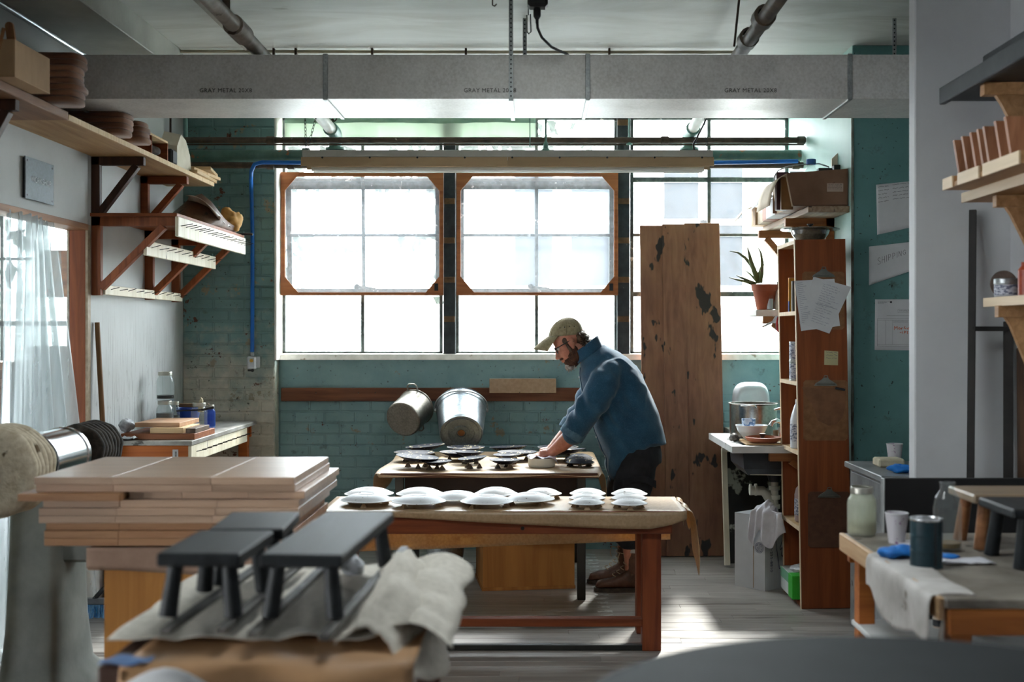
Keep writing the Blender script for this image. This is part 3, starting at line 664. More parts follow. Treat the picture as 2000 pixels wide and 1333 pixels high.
# ------------------------------------------------------------------ window screens and cloth
m_screenwood = wood('screen_wood', '#8a4f2b', '#ad6c3f', 'X', val=.08)
def screen(xa, xb, label):
    Ys = 8.425; t = thing('window_screen', label, 'screen', ((PX(xa, Ys) + PX(xb, Ys)) / 2, Ys, PZ(577, Ys)))
    a, b, zt, zb = PX(xa, Ys), PX(xb, Ys), PZ(337, Ys), PZ(577, Ys); fw = .028
    for (x0, x1, z0, z1) in ((a, a + fw, zb, zt), (b - fw, b, zb, zt), (a + fw, b - fw, zb, zb + fw * .7), (a + fw, b - fw, zt - fw, zt)): MB().box(x0, x1, Ys - .01, Ys + .012, z0, z1, .002).build('frame_bar', m_screenwood, t)
    g = .125
    for (cx, cz, sx, sz) in ((a, zb, 1, 1), (b, zb, -1, 1), (a, zt, 1, -1), (b, zt, -1, -1)):
        go = MB().prism([(cx, Ys - .016, cz), (cx + sx * g, Ys - .016, cz), (cx + sx * g, Ys - .016, cz + sz * .012), (cx + sx * .03, Ys - .016, cz + sz * g), (cx, Ys - .016, cz + sz * g)], (0, .006, 0)).build('corner_gusset', m_screenwood, t)
        if sx < 0 and sz > 0: MB().box(cx - .06, cx - .034, Ys - .018, Ys - .0155, cz + .03, cz + .08, 0).build('black_tape', m_black, go)
    MB().box(a + fw * .6, b - fw * .6, Ys + .001, Ys + .002, zb + .01, zt - .01, 0).build('screen_mesh', glass('insect_mesh', (.86, .88, .9, 1), .05, .01, (.8, .82, .85, 1)), t)
screen(549, 866, 'wooden framed insect screen with corner gussets on the left window')
screen(892, 1207, 'wooden framed insect screen with corner gussets on the middle window')
def mat_cloth():
    m, nt, b, out = nodes('pale_cloth'); nt.nodes.remove(b)
    d = N(nt, 'ShaderNodeBsdfDiffuse'); d.inputs[0].default_value = lin('#cfd8cd'); tl = N(nt, 'ShaderNodeBsdfTranslucent'); tl.inputs[0].default_value = lin('#d3ddd0')
    mx = N(nt, 'ShaderNodeMixShader'); mx.inputs[0].default_value = .45; nt.links.new(d.outputs[0], mx.inputs[1]); nt.links.new(tl.outputs[0], mx.inputs[2]); nt.links.new(mx.outputs[0], out.inputs[0]); return m
def cl(u, v):
    x = PX(556, 8.42) + (PX(1046, 8.42) - PX(556, 8.42)) * u
    return Vector((x, 8.42 + .012 * math.sin(u * 55 + 2 * math.sin(u * 9)) * (.3 + v) + .006 * math.sin(u * 21), 2.975 - v * (.17 + .012 * math.sin(u * 13)) - (.015 * math.sin(u * PI * 3) if v == 0 else 0)))
t = single(MB().sheet(cl, 90, 5, .001), 'window_cloth', mat_cloth(), 'pale green cloth pinned across the top of the left windows', 'curtain', (PX(800, 8.42), 8.42, 2.8))
hm = MB().sheet(lambda u, v: cl(u, v * .3) + Vector((0, -.004, 0)), 90, 2, .001).build('cloth_hem', mat('green_hem', '#9dc4ac', '#b4d6c0', rough=.8), t)
# rail on the wall, boards, hanging pots
m_rail = wood('rail_wood', '#5e3320', '#8a5638', 'X', c3='#c9bfb0', thr=.66)
t = thing('wall_rail', 'old reddish wooden rail with white paint flecks on the teal wall', 'rail', P(850, 783, 8.41))
MB().box(PX(549, 8.4), PX(1255, 8.4), 8.39, 8.425, PZ(784, 8.4), PZ(758, 8.4), .004).build('rail_board', m_rail, t)
for x in (617, 700, 733, 793, 904, 1015, 1190): MB().cyl(P(x, 768, 8.39), P(x, 767, 8.35), .0035, n=6).build('nail', MATS['rusty_iron'], t)
single(MB().box(PX(956, 8.37), PX(1086, 8.37), 8.352, 8.386, PZ(768, 8.37), PZ(740, 8.37), .002), 'tan_board', mat('tan_fibreboard', '#a98d70', '#b89c80', rough=.7, scale=40), 'smooth tan board fixed over the wall rail', 'board')
t = thing('stock_pot', 'dull steel stock pot hanging bottom outwards on the wall rail', 'pot', (-.84, 8.2, .8))
pb, pr = Vector((-.876, 8.10, .912)), Vector((-.806, 8.29, .985)); ax = (pr - pb); L = ax.length
m_potst = mat_galv('used_steel', '#79736a', '#9c978e', .38, .05, 10)
MB().lathe([(.0, 0), (.112, .0), (.120, .006), (.122, .02), (.122, L - .01), (.129, L - .004), (.129, L), (.120, L), (.118, .02), (0, .015)], pb, 36, ax).build('pot_body', m_potst, t)
ctr = pb + ax * .95; up = Vector((0, 0, 1)); axn = ax.normalized(); upv = (up - axn * up.dot(axn)).normalized(); sv = axn.cross(upv)
for s_ in (1, -1):
    MB().tube([ctr + s_ * upv * .12 + sv * -.035, ctr + s_ * upv * .155 + sv * -.035, ctr + s_ * upv * .17 + sv * -.02, ctr + s_ * upv * .17 + sv * .02, ctr + s_ * upv * .155 + sv * .035, ctr + s_ * upv * .12 + sv * .035], .005, 8).build('pot_handle', m_potst, t)
t = thing('galvanised_bucket', 'ribbed galvanised bucket hanging bottom outwards on the wall rail', 'bucket', (-.5, 8.15, .7))
pb, pr = Vector((-.485, 8.02, .825)), Vector((-.5, 8.27, .975)); ax = pr - pb; L = ax.length; m_bk = mat_galv('bucket_zinc', '#8a9298', '#aab2b7', .34, .06, 12)
MB().lathe([(0, .012), (.028, .012), (.03, .006), (.055, .006), (.057, .012), (.085, .012), (.087, .005), (.115, .005), (.118, .012), (.132, .012), (.136, 0), (.14, 0), (.143, .02), (.163, L * .82), (.166, L * .83), (.163, L * .85), (.167, L - .006), (.173, L), (.165, L), (.138, .03), (0, .02)], pb, 40, ax).build('bucket_body', m_bk, t)
MB().cyl(pb + ax.normalized() * .0115, pb + ax.normalized() * .009, .024, n=18).build('rust_spot', mat('rust_patch', '#7a4a28', '#96633a', rough=.8, scale=30), t)
axn = ax.normalized(); upv = (up - axn * up.dot(axn)).normalized(); sv = axn.cross(upv); ctr = pb + ax * .93
MB().tube([ctr + sv * .178 * math.cos(a) + upv * (.17 * math.sin(a) ** .8 if math.sin(a) > 0 else 0) - axn * .02 * math.sin(a) for a in [PI * k / 20 for k in range(21)]], .005, 8).build('bail_handle', m_galv_dull, t)
for s_ in (1, -1): MB().lathe([(0, 0), (.014, 0), (.014, .012), (0, .014)], ctr + sv * .168 * s_, 10, sv * s_).build('handle_ear', m_galv_dull, t)
# ------------------------------------------------------------------ left wall: sign, shelves, rack
m_signmetal = mat_galv('sign_metal', '#4d565b', '#656e73', .5, .03, 6, .3)
t = thing('wall_sign', 'square grey metal sign plate lettered WORKSHOP on the left wall', 'sign', (XL, 5.85, 2.11))
MB().box(XL + .012, XL + .018, 5.69, 6.025, 2.108, 2.305, .001).build('sign_plate', m_signmetal, t)
MB().box(XL, XL + .012, 5.70, 6.02, 2.112, 2.30, .001).build('sign_backing', m_black, t)
text_mesh('WORKSHOP', 'lettering', mat('pale_letters', '#c8cdd0', rough=.5), t, .042, frame_m((XL + .0195, 5.868, 2.205), (0, 1, 0), (0, 0, 1)), .0004, 1.0)
for (y, z) in ((5.71, 2.287), (6.005, 2.287), (5.71, 2.126), (6.005, 2.126)): MB().cyl((XL + .017, y, z), (XL + .0195, y, z), .005, n=8).build('screw', m_black, t)

m_shelf = wood('shelf_plywood', '#9c7850', '#bd9a6e', 'Y', val=.05)
m_dkwood = wood('dark_stained_wood', '#2e1c12', '#4a2d1d', 'Z', val=.1)
m_redwood = wood('red_brown_wood', '#74391b', '#9a5630', 'X', c3='#54280f', thr=.7)
m_palewood = wood('pale_offcut_wood', '#b8966a', '#d3b68c', 'X')
t = thing('wall_shelf', 'long pale plywood shelf high on the left wall carrying brown slabs', 'shelf', (XL, 6.7, 2.43))
MB().box(XL, -2.08, 5.462, 7.93, 2.43, 2.455, .002).build('shelf_board', m_shelf, t)
MB().box(XL, -2.075, 4.2, 5.458, 2.428, 2.466, .003).build('shelf_board', wood('near_shelf_wood', '#6d4a31', '#8f6848', 'Y'), t)
MB().box(-2.079, -2.074, 5.462, 7.93, 2.43, 2.455, 0).build('shelf_edge', wood('shelf_edge_ply', '#b99b72', '#dcc49c', 'Z', fine=60), t)
def bracket(t, y, ztop, zbot, xw, xe, m, th=.045, w=.04, dlo=.03, dx=.04, name='bracket', sgn=1, nail=False):
    """post on the wall, arm out, diagonal between: three pieces of one bracket"""
    b = MB().bar((xw + sgn * th / 2, y, zbot), (xw + sgn * th / 2, y, ztop), w, th, (1, 0, 0)).build(name + '_post', m, t)
    MB().bar((xw, y, ztop - th / 2), (xe, y, ztop - th / 2), w, th).build(name + '_arm', m, t)
    MB().bar((xw + sgn * (th + .0), y, zbot + dlo), (xe - sgn * dx, y, ztop - th), w * .9, th, (0, 1, 0)).build(name + '_brace', m, t)
for (y, m, zb) in ((4.98, m_dkwood, 2.0), (6.60, m_dkwood, 2.10), (7.42, m_redwood, 2.13)): bracket(t, y, 2.428, zb, XL, -2.10, m)

# rack of nails
m_cream = mat('streaked_cream_paint', '#d4c9ae', '#e9e1cc', rough=.5, scale=9, stretch=(2, 2, .25), c3='#4a463f', thr=.66, s3=11, val=.03)
m_nail = mat('dark_nail', '#26231f', '#3a352f', metal=.7, rough=.4)
t = thing('nail_rack', 'wooden wall rack with cream rails full of nails under the long shelf', 'rack', (XL, 7.3, 1.686))
MB().box(XL, -1.915, 6.56, 8.08, 2.107, 2.125, .002).build('rack_top', m_redwood, t)
m_rackwood = wood('rack_bracket_wood', '#6b3316', '#95522b', 'Z', c3='#3c2417', thr=.73)
for y in (6.60, 7.50, 8.05): bracket(t, y, 2.107, 1.686, XL, -1.925, m_rackwood, .05, .04, .04, .07)
def nail_rail(x, y0, y1, z0, z1, n, nx=.06, dz=.012):
    r = MB().box(x, x + .018, y0, y1, z0, z1, .002).build('nail_rail', m_cream, t)
    rg = random.Random(int(y0 * 10 + z0 * 100))
    for k in range(n):
        y = y0 + (k + .6) * (y1 - y0) / n; z = z0 + (z1 - z0) * .55
        MB().tube([(x + .01, y, z), (x + .01 + nx, y + rg.uniform(-.006, .006), z + dz + rg.uniform(-.004, .006))], .0022, 5).build('nail', m_nail, r)
nail_rail(-1.925, 6.56, 8.08, 2.0, 2.106, 17, .07)
nail_rail(-2.10, 6.58, 8.0, 1.90, 1.98, 10, .06)
nail_rail(-2.335, 6.62, 8.06, 1.69, 1.742, 10, .055)
# brown bag bundle on the rack
m_bag = mat('brown_wrap', '#4a3222', '#6d4c35', rough=.5, scale=5, c3='#2b1c13', thr=.62, bmp=.4, val=0)
def lumpy(c, r, seed, amp=.18, f=9, nu=28, nv=18, M=None):
    mb = MB().ell((0, 0, 0), r, nu, nv); o = Vector((seed * 3.1, seed * 1.7, seed))
    mb.v = [p * (1 + amp * noise.noise(p * f + o) + amp * .5 * noise.noise(p * f * 2.3 + o)) for p in mb.v]
    mb.v = [Vector(c) + (M @ p if M else p) for p in mb.v]; return mb
t = thing('wrapped_bundle', 'brown paper and plastic wrapped bundle lying on top of the nail rack', 'bundle', (-2.1, 7.4, 2.126))
rings = []
for i in range(11):
    u = i / 10; y = 7.462 + .52 * u; hgt = .03 + .20 * min(1, u * 2.2) - .13 * max(0, u - .55) * 2.2; wl = -2.33 + .03 * (1 - u)
    sec = [(wl, 0), (-1.955 - .05 * (1 - min(1, u * 3)), 0), (-1.95 - .06 * (1 - min(1, u * 3)), hgt * .33), (-2.03, hgt * .8), (-2.10, hgt), (-2.17, hgt * .93), (wl + .04, hgt * .5)]
    rings.append([Vector((x + .012 * noise.noise(Vector((x * 9, y * 7, k))), y, 2.126 + z + (.012 * noise.noise(Vector((x * 8, y * 8, 3 + k))) if z > 0 else 0))) for k, (x, z) in enumerate(sec)])
MB().loft(rings, True, True, True).build('wrapping', m_bag, t)
m_plas = mat('milky_plastic', '#b9b2a6', '#e2ddd2', rough=.25, scale=6, stretch=(3, .5, 1), bmp=.5, val=0)
MB().sheet(lambda u, v: Vector((-1.955 - .19 * v + .012 * math.sin(u * 19), 7.55 + .36 * u - .02 * v, 2.20 - .055 * u + (.135 - .03 * u) * math.sin(v * 1.7) + .008 * math.sin(u * 27 + v * 5))), 30, 8, .002).build('plastic_film', m_plas, t)
lumpy((-1.97, 7.97, 2.205), (.062, .085, .078), 3, .5, 16).build('crumpled_paper', mat('golden_kraft', '#b07f3e', '#c99a55', rough=.7, scale=7, bmp=.3, val=0), t)
t = thing('scraper', 'black handled scraper poking out from under the brown bundle', 'tool', P(485, 460, 8.0))
MB().bar((-1.98, 8.02, 2.13), (-1.845, 8.02, 2.128), .02, .012).build('handle', m_black, t); MB().bar((-1.90, 8.02, 2.137), (-1.85, 8.02, 2.134), .018, .004).build('blade', m_galv_dull, t)

# things on the long shelf
m_card = mat('cardboard', '#9a7a58', '#b1906a', rough=.75, scale=5, stretch=(1, 1, .4), val=.06)
m_cardin = mat('cardboard_pale', '#b9a791', '#cbbba6', rough=.8, scale=5, val=.05)
def carton(name, label, x0, x1, y0, y1, z0, z1, m, th=.005, group=None, flaps=()):
    t = thing(name, label, 'box', ((x0 + x1) / 2, (y0 + y1) / 2, z0), group)
    MB().box(x0, x1, y0, y1, z0, z0 + th, 0).build('box_floor', m, t)
    for (a, b, c, d) in ((x0, x0 + th, y0, y1), (x1 - th, x1, y0, y1), (x0 + th, x1 - th, y0, y0 + th), (x0 + th, x1 - th, y1 - th, y1)): MB().box(a, b, c, d, z0 + th, z1, .001).build('box_side', m, t)
    return t
t = carton('cardboard_box', 'open cardboard box of wood offcuts at the near end of the long shelf', -2.34, -2.0, 4.72, 5.06, 2.467, 2.612, m_card)
m_off = wood('offcut_wood', '#7a4f30', '#a5784e', 'Z')
for k, (x, y, z1, rx, ry) in enumerate(((-2.03, 4.80, 2.69, .1, -.1), (-2.06, 4.86, 2.66, -.3, .5), (-2.10, 4.77, 2.67, .2, -.5), (-2.18, 4.84, 2.68, .3, .4), (-2.26, 4.9, 2.67, -.2, -.3), (-2.04, 4.96, 2.63, .7, .8))):
    mb = MB(); n = 12; w = .016; pts = [(-w, 0, 0), (w, 0, 0)] + [(w * math.cos(a), 0, z1 - 2.5 + w * math.sin(a)) for a in [PI * q / 8 for q in range(9)]]
    mb.prism(pts, (0, .012, 0)); mb.xf(Matrix.Translation((x, y, 2.49)) @ Euler((rx, ry, k)).to_matrix().to_4x4())
    single(mb, 'wood_offcut', m_off, ('round ended wooden offcut, tallest in the cardboard box', 'offcut tilted outwards behind the round ended one in the cardboard box', 'offcut leaning inwards near the front of the cardboard box', 'upright offcut in the middle of the cardboard box', 'offcut at the wall side of the cardboard box', 'offcut lying across the far corner of the cardboard box')[k], 'offcut', (x, y, 2.49), 'offcuts in the shelf box')
m_slab = mat('brown_felt_slab', '#6b4530', '#8a5f43', rough=.85, scale=9, stretch=(.4, 1, 1), val=.22, sheen=.3)
def slab(L, W, H):
    """paddle shaped slab, rounded front end, softly domed edges; front end at x=0"""
    mb = MB(); out = []
    n = 9
    o = [(-L, -W / 2), (-.03, -W / 2)] + [(-.03 + .03 * math.cos(a), (W / 2) * math.sin(a)) for a in [-PI / 2 + PI * k / 8 for k in range(1, 8)]] + [(-.03, W / 2), (-L, W / 2)]
    for (z, s) in ((0, .94), (H * .22, 1.0), (H * .78, 1.0), (H, .94)): out.append([Vector((-.15 + (x + .15) * (1 - (1 - s) * .35), y * s, z)) for x, y in o])
    return mb.loft(out, True, True, True)
def ORD(k, n): return 'brown lowest' if k == 0 else ('brown topmost' if k == n - 1 else 'brown ' + ('second', 'third', 'fourth', 'fifth', 'sixth', 'seventh', 'eighth', 'ninth', 'tenth', 'eleventh', 'twelfth', 'thirteenth', 'fourteenth', 'fifteenth', 'sixteenth', 'seventeenth', 'eighteenth', 'nineteenth', 'twentieth', 'twenty-first')[k - 1] + ' lowest')
sl0 = None
for (yc, xe, z0, n, gl, lab) in ((5.30, -1.95, 2.467, 8, 'slabs stacked beside the box', ' slab in the tall stack beside the cardboard box'), (6.06, -2.0, 2.456, 5, 'slabs stacked mid shelf', ' slab in the middle stack on the long shelf'), (6.30, -1.985, 2.456, 4, 'slabs stacked by the cubby box', ' slab in the low stack beside the wooden cubby box')):
    for k in range(n):
        o = MB(); loc = (xe + rng.uniform(-.012, .008), yc + rng.uniform(-.006, .006), z0 + k * .0262)
        if sl0 is None: sl0 = slab(.34, .17, .026).build('wooden_slab', m_slab, None, (0, 0, 0)); q = sl0
        else: q = sl0.copy(); COL.objects.link(q)
        q.location = loc; q['_o'] = list(loc); q.rotation_euler = (0, 0, rng.uniform(-.04, .04)); tag(q, ORD(k, n) + lab, 'slab', gl)
t = thing('cubby_box', 'small open fronted wooden box near the far end of the long shelf', 'box', (-2.2, 6.72, 2.456))
for (a, b, c, d) in ((6.46, 7.02, 2.456, 2.466), (6.46, 7.02, 2.566, 2.578)): MB().box(-2.36, -2.10, a, b, c, d, .001).build('box_board', m_palewood, t)
for y in (6.46, 6.72, 7.01): MB().box(-2.36, -2.10, y, y + .012, 2.466, 2.566, .001).build('box_divider', m_redwood, t)
MB().box(-2.36, -2.352, 6.46, 7.02, 2.466, 2.566, 0).build('box_back', m_redwood, t)
m_rag_d = mat('dark_rag', '#2a2320', '#463b34', rough=.9, scale=8)
single(lumpy((-2.16, 6.87, 2.506), (.045, .08, .034), 5, .3, 20, 20, 12), 'dark_rag', m_rag_d, 'dark crumpled rag stuffed in the wooden cubby box', 'rag')
single(MB().box(-2.2, -2.085, 7.06, 7.16, 2.456, 2.545, .012), 'black_case', m_black, 'black rounded case beside the cubby box on the long shelf', 'case')
m_paperw = mat('white_paper', '#cfd0d2', '#dcdddf', rough=.75, scale=4, val=.04)
single(MB().prism([(-2.10, 7.2, 2.456), (-2.10, 7.5, 2.456), (-2.10, 7.47, 2.56), (-2.10, 7.38, 2.64), (-2.10, 7.28, 2.66), (-2.10, 7.2, 2.58)], (-.1, 0, .02)), 'white_bundle', mat('cream_card', '#c9bea9', '#dcd3c1', rough=.75), 'cream folded card bundle standing beyond the black case on the long shelf', 'bundle')
for k, (y0, y1, z, x1, rz) in enumerate(((7.45, 7.98, 2.456, -2.06, 2), (7.5, 8.02, 2.478, -2.07, -3), (7.62, 8.0, 2.50, -2.03, 8))):
    single(MB().box(-2.33, x1, y0, y1, z, z + .02, .002).rotz(rz, (-2.2, 7.7, z)), 'pale_board', m_palewood, ('pale board lying on the far end of the long shelf, bottom one', 'pale board lying on the far end of the long shelf, middle one', 'skewed pale board topmost at the far end of the long shelf')[k], 'board', None, 'boards at the far shelf end')

# ------------------------------------------------------------------ bench against the left wall with its clutter
m_benchtop = mat('blotched_bench_top', '#7f7a72', '#b5b4b0', rough=.4, scale=8, stretch=(1, .5, 1), c3='#3b3732', thr=.64, s3=6, val=0, spec=.5)
m_orange = wood('orange_bench_wood', '#8e4415', '#b96525', 'X', c3='#4b2410', thr=.7)
t = thing('wall_bench', 'paint stained work bench along the left wall with a nail rail', 'bench', (-2.12, 7.48, 0))
MB().box(-2.375, -1.877, 6.71, 8.26, .868, .892, .002).build('bench_top', m_benchtop, t)
MB().box(-2.37, -1.90, 6.725, 6.75, .79, .867, .002).build('bench_apron', m_orange, t)
MB().box(-2.37, -1.90, 8.20, 8.225, .79, .867, .002).build('bench_apron', m_orange, t)
for (x, y) in ((-2.34, 6.78), (-1.94, 6.78), (-2.34, 8.17), (-1.94, 8.17)): MB().box(x - .03, x + .03, y - .03, y + .03, 0, .867, .003).build('leg', m_orange, t)
MB().bar((-2.30, 6.79, .45), (-1.97, 6.79, .78), .035, .06, (0, 1, 0)).build('brace', m_orange, t)
r = MB().box(-1.90, -1.882, 6.72, 8.02, .775, .865, .002).build('nail_rail', m_cream, t)
for k in range(11): MB().tube([(-1.885, 6.82 + k * .115, .825), (-1.825, 6.82 + k * .115, .838)], .0024, 5).build('nail', m_nail, r)
MB().box(-1.985, -1.955, 6.719, 6.7255, .79, .845, .0).build('barcode_label', m_paperw, t)
bl = MB()
for k in range(7): bl.box(-1.972, -1.962, 6.7182, 6.7192, .805 + k * .0045, .8075 + k * .0045, 0)
bl.build('barcode_bars', m_black, t)['kind'] = 'stuff'
m_board = wood('board_edge_wood', '#9d7455', '#c09a78', 'X', val=.1)
m_boardr = wood('red_board_wood', '#7b4227', '#a3653e', 'X', val=.1)
def bd(x0, x1, y0, y1, z0, z1, m, label, rz=0, group=None, nm='wooden_board', cat='board'):
    return single(MB().box(x0, x1, y0, y1, z0, z1, .0015).rotz(rz, ((x0 + x1) / 2, (y0 + y1) / 2, z0)), nm, m, label, cat, None, group)
bd(-2.295, -1.887, 6.80, 7.23, .8925, .925, m_boardr, 'thick reddish board, lowest of the pile on the left bench')
bd(-2.14, -1.955, 6.82, 7.15, .9255, .956, m_palewood, 'pale spacer block under the top board of the bench pile')
bd(-1.945, -1.89, 6.83, 7.12, .9255, .952, mat('black_topped_block', '#54453a', '#6f5d4f', rough=.5), 'short dark topped block beside the pale spacer on the bench')
bd(-2.24, -1.99, 6.87, 7.27, .9565, .981, m_board, 'pale glued board on top of the pile on the left bench')
m_glass = glass('jar_glass', (.93, .95, .95, 1), .035, .09, (.85, .87, .86, 1))
m_lid = mat('zinc_lid', '#a9a79d', '#c5c3b9', metal=.8, rough=.35)
def liquid(name, c, rough=.25): return mat(name, c, rough=rough, spec=.5, val=0)
def mason_jar(name, label, loc, r, h, liq=None, lf=.2, lid=True, group=None, gm=None, tilt=None):
    t = thing(name, label, 'jar', loc, group)
    prof = [(0, .002), (r * .88, 0), (r * .97, .006), (r, .014), (r, h * .68), (r * .96, h * .76), (r * .78, h * .85), (r * .74, h * .88), (r * .74, h), (r * .68, h), (r * .68, h * .88), (r * .9, h * .74), (r * .95, h * .66), (r * .95, .016), (0, .010)]
    MB().lathe(prof, loc, 28).build('jar_body', gm or m_glass, t)
    MB().lathe([(r * .765, h * .90), (r * .79, h * .905), (r * .79, h + .002), (r * .76, h + .006), (r * .69, h + .006), (r * .69, h + .001), (r * .755, h * .99), (r * .765, h * .90)], loc, 28).build('screw_band', m_lid, t)
    if lid: MB().lathe([(0, h + .0035), (r * .70, h + .0035), (r * .70, h + .0015), (0, h + .0015)], loc, 24).build('lid', m_lid, t)
    if liq: MB().lathe([(0, .011), (r * .93, .013), (r * .945, .02), (r * .945, h * lf), (0, h * lf)], loc, 28).build('contents', liq, t)
    return t
L0 = Vector((PX(322, 7.5), 7.5, .8925))
mason_jar('mason_jar', 'squat grey mason jar under the tall jar on the left bench', L0, .053, .172, liquid('grey_wash', '#6d6c69'), .6)
mason_jar('mason_jar', 'tall lidded mason jar with dark dregs standing on top of another jar', L0 + Vector((.003, 0, .1785)), .053, .17, liquid('dark_dregs', '#1d1815'), .2)
mason_jar('small_jar', 'small narrow jar just right of the two stacked jars', (PX(343, 7.62), 7.62, .8925), .026, .16, liquid('grey_wash'  , '#6d6c69'), .5)
J = Vector((PX(389, 7.45), 7.45, .8925))
mason_jar('mason_jar', 'open mason jar with red liquid on the left bench', J, .049, .163, liquid('red_wash', '#5e1717'), .19, False)
mason_jar('blue_jar', 'blue glass jar behind the jar of red liquid', (PX(410, 7.62), 7.62, .8925), .034, .14, None, .2, True, None, glass('blue_glass', (.35, .5, .8, 1), .25, .09, (.25, .38, .7, 1)))
single(MB().prism([(J.x - .012, J.y + .01, J.z + .11), (J.x + .02, J.y + .01, J.z + .11), (J.x + .018, J.y + .01, J.z + .185), (J.x + .008, J.y + .01, J.z + .2), (J.x - .004, J.y + .01, J.z + .175)], (0, .012, 0)), 'paint_brush', mat('brush_bristle', '#c9b995', '#ddd0af', rough=.8), 'pale pointed brush standing in the jar of red liquid', 'brush')
single(MB().bar((J.x - .12, J.y - .058, J.z + .122), (J.x + .03, J.y - .058, J.z + .128), .016, .008).bar((J.x + .03, J.y - .058, J.z + .128), (J.x + .105, J.y - .052, J.z + .142), .018, .014), 'scraper', m_black, 'black putty scraper propped in front of the jar of red liquid', 'tool')
B = Vector((PX(368, 7.72), 7.72, .8925))
single(MB().lathe([(0, 0), (.05, 0), (.058, .02), (.072, .10), (.075, .125), (.068, .125), (.062, .09), (.05, .02), (0, .012)], B, 24), 'blue_tub', mat('blue_plastic', '#1c3a8c', '#2848a2', rough=.35), 'blue plastic tub behind the jar of red liquid', 'tub')
single(MB().bar((B.x - .07, B.y, B.z + .137), (B.x + .08, B.y, B.z + .137), .05, .022).bar((B.x + .07, B.y, B.z + .14), (B.x + .13, B.y, B.z + .142), .02, .012), 'paint_brush', mat('brown_brush', '#5d4630', '#7a5f43', rough=.8), 'broad brown brush lying across the blue tub', 'brush')
m_foil = mat('crumpled_plastic', '#8e9196', '#d5d8dc', rough=.2, scale=24, bmp=.6, val=0)
single(lumpy((PX(248, 6.9), 6.9, .965), (.042, .045, .038), 8, .35, 26), 'plastic_ball', m_foil, 'crumpled ball of clear plastic at the left end of the bench pile', 'plastic')
single(MB().sheet(lambda u, v: Vector((-2.36 + .16 * u, 6.735 + .2 * v, .8955 + .022 * abs(noise.noise(Vector((u * 6, v * 6, 2)))) + .006)), 14, 14, .002), 'plastic_scrap', m_foil, 'flat crumpled plastic scrap in the near corner of the left bench', 'plastic')
single(MB().tube([(-2.362, 6.62, 1.54), (-2.27, 6.60, .008)], [.014, .015], 10), 'wooden_pole', wood('pole_wood', '#5d3f22', '#7e5a35', 'Z'), 'brown wooden pole leaning on the wall beside the doorway', 'pole')

# push broom
t = thing('push_broom', 'push broom with blue bristles and black handle by the doorway', 'broom', (-2.17, 6.40, 0))
MB().box(-2.41, -1.93, 6.375, 6.425, .07, .1, .006).build('broom_head', mat('grey_plastic', '#4d4f55', '#66696f', rough=.5), t)
rg = random.Random(5); bm_ = MB()
for k in range(240):
    x = -2.40 + .46 * (k % 60) / 60; y = 6.38 + .013 * (k // 60); bm_.tube([(x, y, .071), (x + rg.uniform(-.008, .008), y + rg.uniform(-.012, .008) - .004, .002)], .0025, 4, cap=False)
bm_.build('bristles', mat('blue_bristle', '#1b6fb5', '#7fb6dd', rough=.6, scale=40), t)['kind'] = 'stuff'
MB().tube([(-2.30, 6.40, .095), (-1.75, 6.55, .72)], .012, 10).build('broom_handle', m_black, t)

# ------------------------------------------------------------------ plastic curtain and the adjoining room
def mat_curtain(nm, lo, hi):
    m, nt, b, out = nodes(nm); nt.nodes.remove(b)
    v = coords(nt, (1, 1, .12), False, True); f = noisef(nt, v, 14, 4, .6, .4)
    t_ = N(nt, 'ShaderNodeBsdfTransparent'); t_.inputs[0].default_value = (.94, .96, .96, 1)
    g = N(nt, 'ShaderNodeBsdfGlossy'); g.inputs['Roughness'].default_value = .22; g.inputs[0].default_value = (.9, .93, .95, 1)
    tl = N(nt, 'ShaderNodeBsdfTranslucent'); tl.inputs[0].default_value = lin('#e6ebee'); df = N(nt, 'ShaderNodeBsdfDiffuse'); df.inputs[0].default_value = lin('#dfe4e8')
    a = N(nt, 'ShaderNodeMixShader'); a.inputs[0].default_value = .45; nt.links.new(tl.outputs[0], a.inputs[1]); nt.links.new(df.outputs[0], a.inputs[2])
    a2 = N(nt, 'ShaderNodeMixShader'); a2.inputs[0].default_value = .25; nt.links.new(a.outputs[0], a2.inputs[1]); nt.links.new(g.outputs[0], a2.inputs[2])
    mr = N(nt, 'ShaderNodeMapRange', i_3=lo, i_4=hi); nt.links.new(f, mr.inputs[0])
    mx = N(nt, 'ShaderNodeMixShader'); nt.links.new(mr.outputs[0], mx.inputs[0]); nt.links.new(t_.outputs[0], mx.inputs[1]); nt.links.new(a2.outputs[0], mx.inputs[2])
    bu = N(nt, 'ShaderNodeBump'); bu.inputs['Strength'].default_value = .4; nt.links.new(f, bu.inputs['Height']); nt.links.new(bu.outputs[0], g.inputs['Normal'])
    nt.links.new(mx.outputs[0], out.inputs[0]); return m
m_curt = mat_curtain('curtain_plastic', .02, .16); m_curt2 = mat_curtain('milky_curtain_plastic', .22, .62)
def curt(y0t, y1t, y0b, y1b, x, amp, nf, ztop, ph, gather=1.0):
    def f(u, v):
        s = v ** .8; ya = y0t + (y0b - y0t) * s; yb = y1t + (y1b - y1t) * s
        y = ya + (yb - ya) * (u + .025 * math.sin(u * nf * 2 * PI + ph))
        return Vector((x + amp * (.35 + .65 * v) * math.sin(u * nf * 2 * PI + ph) + .02 * math.sin(u * 5 + v * 3), y, ztop - v * (ztop - .012) - .02 * abs(math.sin(u * nf * PI)) * (1 - v)))
    return f
single(MB().sheet(curt(4.5, 6.50, 4.6, 6.51, XL - .075, .02, 9, 2.03, 0), 130, 14, .0006), 'plastic_curtain', m_curt, 'rear clear plastic sheet closing the doorway beside the jamb post', 'curtain')
